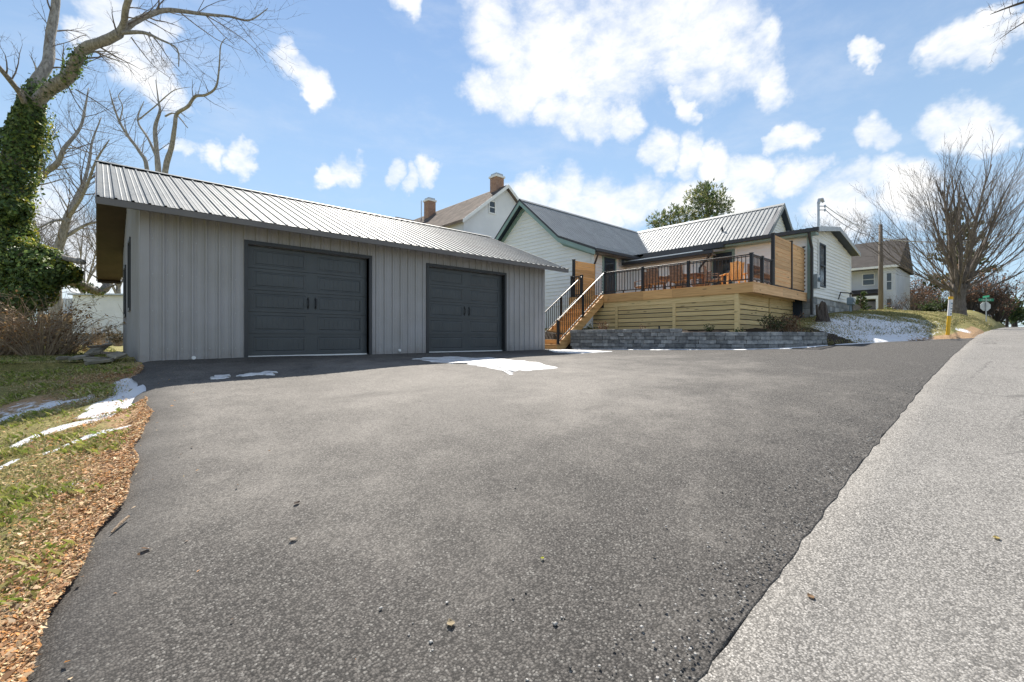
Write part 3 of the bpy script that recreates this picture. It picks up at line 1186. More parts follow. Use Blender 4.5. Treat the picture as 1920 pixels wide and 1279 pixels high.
    m.prism([(GU0, EV + .02, EZ - .115), (GU0, GV0 - .03, EZ - .09 + PITCH * .35), (GU0, GV0 - .03, EZ - .11 + PITCH * .35), (GU0, EV + .02, EZ - .128)], (RU1 - GU0, 0, 0))
    m.build("soffit_board", M["fascia"], g)
    # rake overhangs: boxed brown soffit, dark barge board
    for (a, b) in ((RU0 + .02, GU0 - .04), (GU1 + .04, RU1 - .02)):
        m = MB()
        m.prism([(a, EV + .03, EZ - .13), (a, RV, RZT - .13), (a, BV - .02, RZT - PITCH * (BV - RV) - .10),
                 (a, BV - .02, RZT - PITCH * (BV - RV) - .20), (a, RV, RZT - .23), (a, EV + .03, EZ - .20 + .07)], (b - a, 0, 0))
        m.build("rake_soffit", M["soffit"], g)
    for (a, b) in ((RU0 - .006, RU0 + .018), (RU1 - .018, RU1 + .006)):
        m = MB()
        m.prism([(a, EV - .02, EZ - .005), (a, RV, RZT + .005), (a, BV, RZT - PITCH * (BV - RV) + .005),
                 (a, BV, RZT - PITCH * (BV - RV) - .22), (a, RV, RZT - .15), (a, EV - .02, EZ - .13)], (b - a, 0, 0))
        m.build("rake_board", M["fascia"], g)
    m = MB()
    m.box((RU0 + .02, BV - .10, RZT - PITCH * (BV - RV) - .27), (GU0 - .04, BV - .02, RZT - PITCH * (BV - RV) - .201))
    m.build("eave_return", M["soffit"], g)

    # doors
    for (a, b) in DOORS:
        fr = MB()
        fr.box((a - .075, GV0 - .034, -.03), (a, GV0 + .18, DH))
        fr.box((b, GV0 - .034, -.03), (b + .075, GV0 + .18, DH))
        fr.box((a - .075, GV0 - .034, DH), (b + .075, GV0 + .18, DH + .075))
        fr.build("door_frame", M["dark_trim"], g)
        d = MB()
        d.box((a + .003, GV0 + .165, .05), (b - .003, GV0 + .18, DH - .003))
        door = d.build("garage_door", M["door_paint"], g, org=((a + b) / 2, GV0 + .12, 0))
        yf = GV0 + .115
        hs = (DH - .06) / 5
        for k in range(5):
            z0, z1 = .05 + k * hs + .004, .05 + (k + 1) * hs - .004
            m = MB()
            cx = (a + b) / 2
            m.box((a + .004, yf + .008, z0), (b - .004, yf + .045, z1))
            for (p, q) in ((a + .004, cx), (cx, b - .004)):
                rings = [(0.0, 0.0), (.085, 0.0), (.100, .007), (.125, .007), (.145, -.001)]
                prev = None
                for (ins, dep) in rings:
                    iz = ins * .75
                    ix = ins + (.04 if ins > 0 else 0)
                    cur = [(p + ix, yf + dep, z0 + iz), (q - ix, yf + dep, z0 + iz), (q - ix, yf + dep, z1 - iz), (p + ix, yf + dep, z1 - iz)]
                    if prev:
                        for i in range(4):
                            j = (i + 1) % 4
                            m.quad(prev[i], prev[j], cur[j], cur[i])
                    prev = cur
                # beaded centre field
                n = 9
                x0, x1 = prev[0][0], prev[1][0]
                za, zb = prev[0][2], prev[2][2]
                for i in range(n):
                    s, e = x0 + (x1 - x0) * i / n, x0 + (x1 - x0) * (i + 1) / n
                    w = .008
                    yy = yf - .001
                    m.quad((s, yy + .004, za), (s + w, yy, za), (s + w, yy, zb), (s, yy + .004, zb))
                    m.quad((s + w, yy, za), (e - w, yy, za), (e - w, yy, zb), (s + w, yy, zb))
                    m.quad((e - w, yy, za), (e, yy + .004, za), (e, yy + .004, zb), (e - w, yy, zb))
            m.build("door_section", M["door_paint"], door)
        m = MB()
        m.box((a + .01, GV0 + .08, -.02), (b - .01, GV0 + .15, .046))
        m.build("bottom_seal", M["white"], door)
        for s in (-1, 1):
            m = MB()
            hx = (a + b) / 2 + s * .085
            zc = .05 + hs * 2.5
            m.tube([(hx, yf - .004, zc - .10), (hx, yf - .035, zc - .06), (hx, yf - .038, zc + .06), (hx, yf - .004, zc + .10)], .014, 6)
            for e in (-1, 1):
                m.prism([(hx - .026, yf - .009, zc + e * .10), (hx, yf - .009, zc + e * .06), (hx + .026, yf - .009, zc + e * .10), (hx, yf - .009, zc + e * .15)], (0, .008, 0))
            m.build("handle", M["black"], door)
        m = MB()
        m.box((a - .07, GV0 - .06, -.05), (b + .07, GV0 + .30, -.003))
        m.build("sill_slab", M["concrete"], g)
    # two windows on the left gable, seen edge on
    for (v, z0, z1) in ((14.25, 1.15, 2.72), (16.6, 1.08, 2.35)):
        w = MB()
        a, b = v - .42, v + .42
        for (p, q) in (((a, z0), (a + .07, z1)), ((b - .07, z0), (b, z1)), ((a, z0 - .07), (b, z0)), ((a, z1), (b, z1 + .07))):
            w.box((GU0 - .062, p[0], p[1]), (GU0 - .003, q[0], q[1]))
        wf = w.build("window", M["dark_trim"], g, org=(GU0, v, z0))
        m = MB()
        m.box((GU0 - .03, a + .07, z0), (GU0 - .022, b - .07, z1))
        m.build("pane", M["glass"], wf)
    for (px, py) in ((363, 671), (749, 657)):
        p = Wv(px, py, GV0 - .02)
        m = MB()
        m.tube([(p.x, GV0 - .05, max(p.z, .04)), (p.x, GV0 + .01, max(p.z, .04))], .036, 10)
        m.build("drain_pipe", M["white"], g)
    return g


build_garage()

# ------------------------------------------------------------------ the farmhouse
HU, HV = 17.30, 13.30            # gable wall plane, door wall plane
AU = 16.90                       # rake overhang of the front gable
AR_V, AR_Z = 17.98, 7.93         # ridge of the front wing
AK_V, AK_Z = 15.18, 5.50         # kink
AE_V, AE_Z = 12.94, 4.57         # eave
BU_R, BU_K, BU_E = 28.40, 25.60, 20.60   # cross wing ridge, kink, eave (u)
BZ_R, BZ_K, BZ_E = 7.93, 5.50, 4.72
BV_G = 8.60                      # gable end of the cross wing
CV = 5.42                        # road side wall of the addition
FLOOR = 2.23                     # deck level


def lap_rows(parent, mat, z0, z1, expo, span, P, name="siding_board", both=False):
    """lap siding, one object per board; span(z) -> (a, b) or None; P(x, z, h) -> point"""
    z = z0
    while z < z1 - .02:
        zt = min(z + expo, z1)
        s0, s1 = span(z + .002), span(zt - .002)
        if s0 and s1 and s0[1] - s0[0] > .05:
            if s1[1] - s1[0] < .02:
                mid = (s1[0] + s1[1]) / 2
                s1 = (mid - .01, mid + .01)
            m = MB()
            a, b = P(s0[0], z, .034), P(s0[1], z, .034)
            c, d = P(s1[1], zt, .005), P(s1[0], zt, .005)
            e, f = P(s0[0], z, 0), P(s0[1], z, 0)
            m.quad(a, b, c, d)
            m.quad(e, f, b, a)
            m.build(name, mat, parent)
        z = zt


def build_house():
    h = thing("farmhouse", (19.5, HV, 1.2), "white clapboard farmhouse with grey metal roofs and sage green trim behind the deck", "house")

    def a_top(v):
        if v >= AR_V:
            return AR_Z - (v - AR_V) * .868
        if v >= AK_V:
            return AK_Z + (v - AK_V) * (AR_Z - AK_Z) / (AR_V - AK_V)
        return AE_Z + (v - AE_V) * (AK_Z - AE_Z) / (AK_V - AE_V)
    AL_V = 22.2

    def b_top(u):
        if u > BU_R:
            return BZ_R - (u - BU_R) * .868
        if u >= BU_K:
            return BZ_K + (u - BU_K) * (BZ_R - BZ_K) / (BU_R - BU_K)
        return BZ_E + (u - BU_E) * (BZ_K - BZ_E) / (BU_K - BU_E)

    def c_top(u):
        return BZ_E + (u - BU_E) * .156 if u < 24.0 else BZ_E + 3.4 * .156 - (u - 24.0) * .167

    # ---- wall cores
    m = MB()
    U1 = 31
    AW = 21.6
    pl = [(HU + .03, HV + .03, .2), (HU + .03, AW, .2), (HU + .03, AW, a_top(AW) - .12), (HU + .03, AR_V, AR_Z - .16), (HU + .03, AK_V, AK_Z - .14), (HU + .03, HV + .03, a_top(HV) - .10)]
    m.prism(pl, (U1 - HU - .03, 0, 0))
    m.build("front_wing_wall", M["siding"], h)
    m = MB()
    pl = [(21.03, BV_G + .33, .5), (31.5, BV_G + .33, .5), (31.5, BV_G + .33, b_top(31.5) - .12), (BU_R, BV_G + .33, BZ_R - .16), (BU_K, BV_G + .33, BZ_K - .14), (21.03, BV_G + .33, b_top(21.03) - .10)]
    m.prism(pl, (0, 9, 0))
    m.build("cross_wing_wall", M["siding"], h)
    m = MB()
    pl = [(21.03, CV + .03, 2.1), (27.57, CV + .03, 2.1), (27.57, CV + .03, c_top(27.57) - .10), (24.0, CV + .03, c_top(24) - .10), (21.03, CV + .03, c_top(21.03) - .10)]
    m.prism(pl, (0, 4.5, 0))
    m.build("addition_wall", M["siding"], h)
    # ---- siding boards
    def a_span(z):
        zz = z + .13
        if zz > AR_Z - .2:
            return None
        lo = HV + .16 if zz < a_top(HV) + .05 else None
        if lo is None:
            lo = AK_V + (zz - AK_Z) / .868 if zz > AK_Z else AE_V + (zz - AE_Z) / ((AK_Z - AE_Z) / (AK_V - AE_V))
            lo = max(lo, HV + .16)
        hi = min(AW, AR_V + (AR_Z - zz) / .868)
        return (lo + .03, hi - .03)
    lap_rows(h, M["siding"], 2.06, 7.6, .185, a_span, lambda x, z, d: (HU + .028 - d, x, z))
    lap_rows(h, M["siding_warm"], 2.26, 4.46, .155, lambda z: (HU + .16, 17.98) if z < 4.42 else None, lambda x, z, d: (x, HV + .028 - d, z))
    lap_rows(h, M["siding_warm"], 2.26, 4.46, .155, lambda z: (19.06, 20.0), lambda x, z, d: (x, HV + .028 - d, z))
    lap_rows(h, M["siding"], 4.46, 4.62, .155, lambda z: (HU + .16, 20.0), lambda x, z, d: (x, HV + .028 - d, z))
    lap_rows(h, M["siding"], 2.26, 4.50, .155, lambda z: (CV + .14, 8.30), lambda x, z, d: (21.028 - d, x, z))

    def c_span(z):
        zz = z + .12
        hi = 27.57
        lo = 21.12
        if zz > c_top(27.57):
            hi = 24.0 + (c_top(24) - zz) / .167
        if zz > c_top(21.1):
            lo = BU_E + (zz - BZ_E) / .156
        return (lo, hi) if hi - lo > .1 else None
    lap_rows(h, M["siding_warm"], 2.12, 5.05, .148, c_span, lambda x, z, d: (x, CV + .028 - d, z))

    def bg_span(z):
        zz = z + .15
        if zz > BZ_R - .25:
            return None
        return (BU_R - (BZ_R - zz) / .868 + .02, BU_R + (BZ_R - zz) / .868 - .02)
    lap_rows(h, M["siding"], 5.0, 7.6, .16, bg_span, lambda x, z, d: (x, BV_G + .325 - d, z))
    # ---- corner boards
    for (a, b) in (((HU - .02, HV - .02, 2.0), (HU + .13, HV + .13, 4.5)), ((20.99, CV - .02, 2.0), (21.12, CV + .12, 4.62)), ((27.5, CV - .02, 2.1), (27.62, CV + .12, 4.5))):
        boxpart("corner_board", M["white"] if a[0] < 20 else M["teal"] if a[0] < 22 else M["white"], h, a, b)
    # ---- roofs of the front wing
    pk = RIB * 4
    x = AU
    n1 = (AR_Z - AK_Z) / (AR_V - AK_V)
    s1 = math.hypot(1, n1)
    n2 = (AK_Z - AE_Z) / (AK_V - AE_V)
    s2 = math.hypot(1, n2)

    def PA(a, t, hh):  # t = v
        if t >= AK_V:
            return (a, t - n1 / s1 * hh, AK_Z + (t - AK_V) * n1 + hh / s1)
        return (a, t - n2 / s2 * hh, AE_Z + (t - AE_V) * n2 + hh / s2)
    while x < BU_R - .05:
        x1 = min(x + pk, BU_R)
        m = MB()
        ribbed(m, PA, x, x1, lambda q: max(AK_V, AR_V - (BU_R - q)) if q > BU_K else AK_V, lambda q: AR_V, AU + .05, .017)
        if x < BU_K:
            ribbed(m, PA, x, min(x1, BU_K), lambda q: AE_V - .06, lambda q: AK_V - .0005, AU + .05, .017)
        m.build("roof_panel", M["house_roof"], h)
        x = x1
    m = MB()
    m.prism([(AU + .01, AE_V, AE_Z - .01), (AU + .01, AK_V, AK_Z - .012), (AU + .01, AR_V, AR_Z - .02), (AU + .01, AL_V, a_top(AL_V) - .01),
             (AU + .01, AL_V, a_top(AL_V) - .10), (AU + .01, AR_V, AR_Z - .13), (AU + .01, AK_V, AK_Z - .10), (AU + .01, AE_V, AE_Z - .09)], (BU_K - AU, 0, 0))
    m.build("front_wing_soffit", M["teal"], h)

    def PAl(a, t, hh):
        return (a, t + .868 / 1.324 * hh, AR_Z - (t - AR_V) * .868 + hh / 1.324)
    m = MB()
    ribbed(m, PAl, AU, 31, lambda q: AR_V, lambda q: AL_V + .03, AU + .05, .032)
    m.build("far_roof_slope", M["house_roof"], h)
    m = MB()
    for s in (-1, 1):
        m.prism([(AU - .01, AR_V, AR_Z + .055), (AU - .01, AR_V + s * .16, AR_Z + .055 - .16 * .868), (AU - .01, AR_V + s * .16, AR_Z + .045 - .16 * .868), (AU - .01, AR_V, AR_Z + .045)], (BU_R - AU, 0, 0))
    m.build("ridge_cap", M["house_roof"], h)
    # rake boards: sage green under a dark metal edge
    def rake(path, dep0, dep1, u0, u1, name, mat):
        m = MB()
        top = [(u0, v, z - dep0) for (v, z) in path]
        bot = [(u0, v, z - dep1) for (v, z) in reversed(path)]
        m.prism(top + bot, (u1 - u0, 0, 0))
        m.build(name, mat, h)
    right = [(AE_V - .02, AE_Z), (AK_V, AK_Z), (AR_V, AR_Z + .01)]
    left = [(AR_V, AR_Z + .01), (AL_V, a_top(AL_V))]
    for p in (right, left):
        rake(p, -.03, .085, AU - .022, AU + .03, "rake_flashing", M["dark_trim"])
        rake(p, .085, .31, AU - .012, AU + .02, "rake_board", M["teal"])
    fr = [(HV - .02, a_top(HV) - .12), (AK_V, AK_Z - .17), (AR_V, AR_Z - .25)]
    fl = [(AR_V, AR_Z - .25), (21.5, a_top(21.5) - .14)]
    for p in (fr, fl):
        rake(p, .0, .27, HU - .035, HU + .01, "frieze_board", M["teal"])
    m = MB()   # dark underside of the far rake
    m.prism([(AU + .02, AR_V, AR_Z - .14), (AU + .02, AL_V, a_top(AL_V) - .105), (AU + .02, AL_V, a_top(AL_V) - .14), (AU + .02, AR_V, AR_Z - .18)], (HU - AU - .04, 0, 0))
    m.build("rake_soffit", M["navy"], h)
    # eave of the front wing: gutter, dark box end, soffit
    m = MB()
    m.box((AU - .02, AE_V - .17, AE_Z - .15), (20.75, AE_V - .065, AE_Z - .02))
    m.build("gutter", M["dark_trim"], h)
    m = MB()
    m.box((AU + .03, AE_V - .06, AE_Z - .20), (20.7, HV - .03, AE_Z - .155))
    m.build("soffit_board", M["fascia"], h)
    m = MB()
    p = [(AU + .05, AE_V - .12, AE_Z - .15), (AU + .12, AE_V - .10, AE_Z - .30), (HU - .03, HV - .06, AE_Z - .68), (HU - .05, HV - .06, 2.3), (HU - .05, HV - .06, .3)]
    m.tube(p, .045, 6)
    m.build("downspout", M["dark_trim"], h)
    # ---- cross wing roof, steep part
    nb = (BZ_R - BZ_K) / (BU_R - BU_K)
    sb = math.hypot(1, nb)

    def PB(a, t, hh):   # a = v, t = u
        return (t - nb / sb * hh, a, BZ_K + (t - BU_K) * nb + hh / sb)
    y = BV_G
    while y < AR_V - .05:
        y1 = min(y + pk, AR_V)
        m = MB()
        ribbed(m, PB, y, y1, lambda q: max(BU_K, BU_R - (AR_V - q)) if q > AK_V else BU_K, lambda q: BU_R, BV_G + .05, .032)
        m.build("roof_panel", M["house_roof"], h)
        y = y1
    nf = (BZ_K - BZ_E) / (BU_K - BU_E)
    sf = math.hypot(1, nf)

    def PF(a, t, hh):
        return (t - nf / sf * hh, a, BZ_E + (t - BU_E) * nf + hh / sf)
    y = BV_G
    while y < AK_V - .05:
        y1 = min(y + pk, AK_V)
        m = MB()
        ribbed(m, PF, y, y1, lambda q: BU_E - .05, lambda q: BU_K, BV_G + .05, .032)
        m.build("low_roof_panel", M["house_roof"], h)
        y = y1
    m = MB()
    ribbed(m, lambda a, t, hh: (BU_R + t + .65 * hh, a, BZ_R - t * .868 + .75 * hh), BV_G, 18.0, lambda q: 0, lambda q: 3.4, BV_G + .05, .032)
    m.build("cross_wing_back_slope", M["house_roof"], h)
    m = MB()
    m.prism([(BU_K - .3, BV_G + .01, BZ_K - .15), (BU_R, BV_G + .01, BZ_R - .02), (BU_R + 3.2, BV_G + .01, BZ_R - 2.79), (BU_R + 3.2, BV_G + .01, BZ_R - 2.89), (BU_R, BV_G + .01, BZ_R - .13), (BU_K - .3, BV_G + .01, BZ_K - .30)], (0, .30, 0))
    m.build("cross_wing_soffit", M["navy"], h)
    m = MB()
    for s in (-1, 1):
        m.prism([(BU_R, BV_G - .01, BZ_R + .055), (BU_R + s * .17, BV_G - .01, BZ_R + .055 - .17 * .868), (BU_R + s * .17, BV_G - .01, BZ_R + .045 - .17 * .868), (BU_R, BV_G - .01, BZ_R + .045)], (0, AR_V - BV_G, 0))
    m.build("ridge_cap", M["house_roof"], h)
    for sgn in (-1, 1):
        m = MB()
        e = 2.8 if sgn < 0 else 3.2
        m.prism([(BU_R, BV_G - .02, BZ_R + .03), (BU_R + sgn * e, BV_G - .02, BZ_R + .03 - e * .868), (BU_R + sgn * e, BV_G - .02, BZ_R - .22 - e * .868), (BU_R, BV_G - .02, BZ_R - .22)], (0, .028, 0))
        m.build("rake_flashing", M["house_roof"], h)
    m = MB()
    v = [(BU_R, AR_V), (BU_K, AK_V)]
    a, b = Vector((BU_R, AR_V, BZ_R + .02)), Vector((BU_K, AK_V, BZ_K + .02))
    m.tube([a, b], .05, 5)
    m.build("valley_flashing", M["galv"], h)
    m = MB()
    p = Vector((26.9, 11.4, BZ_K + (26.9 - BU_K) * nb))
    m.tube([p, p + Vector((0, 0, .28))], .05, 8)
    m.build("vent_pipe", M["black"], h)
    # ---- upper gutter along the whole front and the roof of the addition
    m = MB()
    m.box((BU_E - .17, 5.02, BZ_E - .16), (BU_E - .055, 8.6, BZ_E - .02))
    m.box((BU_E - .17, 8.602, BZ_E - .27), (BU_E - .055, 12.6, BZ_E - .02))
    m.build("gutter", M["dark_trim"], h)
    m = MB()
    m.box((BU_E - .05, 5.15, BZ_E - .24), (20.99, 12.6, BZ_E - .17))
    m.build("soffit_board", M["teal"], h)
    m = MB()
    m.box((20.975, CV + .14, 4.50), (21.0, 8.3, 4.56))
    m.build("frieze_board", M["teal"], h)
    m = MB()
    ribbed(m, lambda a, t, hh: (t, a, c_top(t) + hh), 5.10, BV_G, lambda q: BU_E - .05, lambda q: 24.0, BV_G + .05, .032)
    ribbed(m, lambda a, t, hh: (t, a, c_top(t) + hh), 5.10, BV_G, lambda q: 24.0, lambda q: 27.95, BV_G + .05, .032)
    m.build("addition_roof", M["house_roof"], h)
    m = MB()
    m.prism([(BU_E, 5.1, BZ_E - .01), (24, 5.1, c_top(24) - .01), (27.9, 5.1, c_top(27.9) - .01), (27.9, 5.1, c_top(27.9) - .09), (24, 5.1, c_top(24) - .10), (BU_E, 5.1, BZ_E - .09)], (0, 3.4, 0))
    m.build("addition_roof_deck", M["navy"], h)
    m = MB()
    m.prism([(BU_E - .1, 5.075, BZ_E + .02), (24, 5.075, c_top(24) + .03), (27.95, 5.075, c_top(27.95) + .03), (27.95, 5.075, c_top(27.95) - .14), (24, 5.075, c_top(24) - .15), (BU_E - .1, 5.075, BZ_E - .17)], (0, .022, 0))
    m.build("rake_board", M["galv"], h)
    m = MB()
    p = [(BU_E - .11, 5.35, BZ_E - .14), (BU_E - .06, 5.36, BZ_E - .3), (20.9, 5.36, BZ_E - .75), (20.9, 5.36, 2.4), (20.88, 5.36, 1.35)]
    m.tube(p, .055, 6)
    m.build("downspout", M["dark_trim"], h)
    # ---- enclosed porch with the lower shed roof
    m = MB()
    m.box((19.9, 9.35, 2.2), (21.05, 13.3, 4.35))
    m.build("porch_wall", M["white"], h)
    m = MB()
    m.prism([(19.5, 8.66, 4.22), (20.7, 8.66, 4.41), (20.7, 8.66, 4.33), (19.5, 8.66, 4.12)], (0, 4.6, 0))
    m.build("porch_roof", M["house_roof"], h)
    m = MB()
    m.box((19.36, 8.62, 4.06), (19.48, 13.28, 4.20))
    m.build("gutter", M["dark_trim"], h)
    m = MB()
    m.box((19.49, 8.7, 4.02), (19.9, 13.25, 4.07))
    m.build("soffit_board", M["fascia"], h)
    m = MB()
    m.tube([(19.42, 8.75, 4.07), (19.46, 8.8, 3.95), (19.84, 9.4, 3.55), (19.84, 9.4, 2.26)], .05, 6)
    m.build("downspout", M["dark_trim"], h)
    m = MB()
    m.box((20.965, 8.25, 2.24), (21.0, 8.33, 4.45))
    m.build("trim_board", M["siding_warm"], h)
    # ---- doors
    def door(parent_pt, box_, frame_boxes, pane_box, name="door"):
        d = MB()
        d.box(*box_)
        o = d.build(name, M["navy"], h, org=parent_pt)
        f = MB()
        for b in frame_boxes:
            f.box(*b)
        f.build("frame", M["teal"], o)
        for pb in pane_box:
            p = MB()
            p.box(*pb)
            p.build("pane", M["glass"], o)
        return o
    door((18.5, HV, 2.24), ((18.06, HV - .02, 2.24), (18.98, HV + .03, 4.34)),
         [((17.98, HV - .045, 2.24), (18.06, HV + .02, 4.34)), ((18.98, HV - .045, 2.24), (19.06, HV + .02, 4.34)), ((17.98, HV - .045, 4.34), (19.06, HV + .02, 4.45))],
         [((18.20, HV - .03, 2.60), (18.50, HV - .022, 4.15)), ((18.54, HV - .03, 2.60), (18.84, HV - .022, 4.15))])
    door((21, 8.8, 2.24), ((20.98, 8.45, 2.24), (21.02, 9.3, 4.30)),
         [((20.955, 8.34, 2.24), (21.0, 8.45, 4.40)), ((20.955, 9.3, 2.24), (21.0, 9.345, 4.40)), ((20.955, 8.45, 4.30), (21.0, 9.3, 4.40))],
         [((20.972, 8.58, 2.6), (20.979, 9.16, 4.12))])
    # ---- window of the addition
    wp = Wv(1542, 515, CV)
    w = MB()
    a, b, z0, z1 = 22.05, 22.95, 2.62, 4.32
    for (p, q) in (((a, z0), (a + .06, z1)), ((b - .06, z0), (b, z1)), ((a, z0 - .06), (b, z0)), ((a, z1), (b, z1 + .06)), ((a + .06, (z0 + z1) / 2 - .03), (b - .06, (z0 + z1) / 2 + .03))):
        w.box((p[0], CV - .055, p[1]), (q[0], CV - .002, q[1]))
    wo = w.build("window", M["navy"], h, org=(22.5, CV, z0))
    for (p, q) in ((z0, (z0 + z1) / 2 - .03), ((z0 + z1) / 2 + .03, z1)):
        m = MB()
        m.box((a + .06, CV - .022, p), (b - .06, CV - .012, q))
        m.build("pane", M["glass"], wo)
    m = MB()
    for (p, q) in (((a - .09, z0 - .06), (a, z1 + .06)), ((b, z0 - .06), (b + .09, z1 + .06)), ((a - .09, z1 + .06), (b + .09, z1 + .15)), ((a - .09, z0 - .13), (b + .09, z0 - .06))):
        m.box((p[0], CV - .035, p[1]), (q[0], CV - .001, q[1]))
    m.build("trim", M["siding_warm"], wo)
    # ---- fittings
    m = MB()
    m.box((19.30, HV - .16, 4.02), (19.52, HV - .02, 4.42), .02)
    lamp = m.build("wall_lantern", M["galv"], h, org=(19.41, HV, 4.2))
    m = MB()
    m.box((19.33, HV - .19, 4.07), (19.49, HV - .161, 4.36))
    m.build("pane", M["glass"], lamp)
    m = MB()
    m.box((21.25, CV - .16, 2.42), (21.62, CV - .03, 3.0), .02)
    m.build("electric_meter_box", M["galv"], h)
    m = MB()
    m.tube([(21.43, CV - .17, 2.78), (21.43, CV - .24, 2.78)], .09, 12)
    m.build("meter_dial", M["meter"], h)
    mast = Vector((20.95, 5.15, 0))
    m = MB()
    m.tube([mast + Vector((0, 0, 4.6)), mast + Vector((0, 0, 5.75))], .045, 8)
    mo = m.build("service_mast", M["galv"], h, org=tuple(mast + Vector((0, 0, 4.6))))
    m = MB()
    m.tube([mast + Vector((0, 0, 5.72)), mast + Vector((.02, -.03, 5.86)), mast + Vector((.10, -.09, 5.88)), mast + Vector((.15, -.13, 5.76))], [.06, .075, .07, .05], 8)
    m.build("weatherhead", M["galv"], mo)
    for dz in (5.45, 5.6):
        m = MB()
        m.tube([mast + Vector((.0, -.05, dz)), mast + Vector((.16, -.18, dz))], .018, 6)
        m.tube([mast + Vector((.16, -.18, dz - .05)), mast + Vector((.16, -.18, dz + .05))], .035, 8)
        m.build("insulator", M["galv"], mo)
    # ---- foundations
    m = MB()
    m.box((HU + .06, HV + .06, -.3), (30, 21.4, 2.055))
    m.box((19.95, 9.4, 0), (30, 13.3, 2.2))
    m.box((21.06, CV + .3, 0), (27, 9, 2.1))
    m.build("foundation_wall", M["navy"], h)
    z = .9
    row = 0
    while z < 2.1:
        x = 21.0 - (row % 2) * .25
        while x < 27.6:
            w_ = rnd.uniform(.38, .62)
            z1 = min(z + .235, 2.105)
            x0_, x1_ = max(x, 21.0), min(x + w_, 27.6)
            if x1_ - x0_ > .06 and z1 > gz((x0_ + x1_) / 2, CV) - .1:
                m = MB()
                m.box((x0_ + .006, CV + .02 + rnd.uniform(-.012, .012), z), (x1_ - .006, CV + .28, z1 - .012), .012)
                m.build("foundation_stone", M["found"], h)
            x += w_
        z += .235
        row += 1
    m = MB()
    m.box((21.03, CV + .05, 0.2), (27.55, CV + .3, 2.09))
    m.build("mortar_bed", M["concrete"], h)
    return h


build_house()

# ------------------------------------------------------------------ the deck
DU, DV0, DV1 = 15.50, 5.60, 13.24      # front edge, road side edge, left end
ST_V0, ST_V1 = 11.40, 12.60            # stair
FB = FLOOR - .33                       # bottom of the fascia
SKV = 6.08                             # road side skirting plane


def post_mesh(hh, w=.045):
    m = MB()
    m.box((-w, -w, 0), (w, w, hh), .004)
    m.box((-w - .012, -w - .012, hh), (w + .012, w + .012, hh + .02), .004)
    m.box((-w - .02, -w - .02, 0), (w + .02, w + .02, .025))
    return m.mesh("railing_post", M["black"])


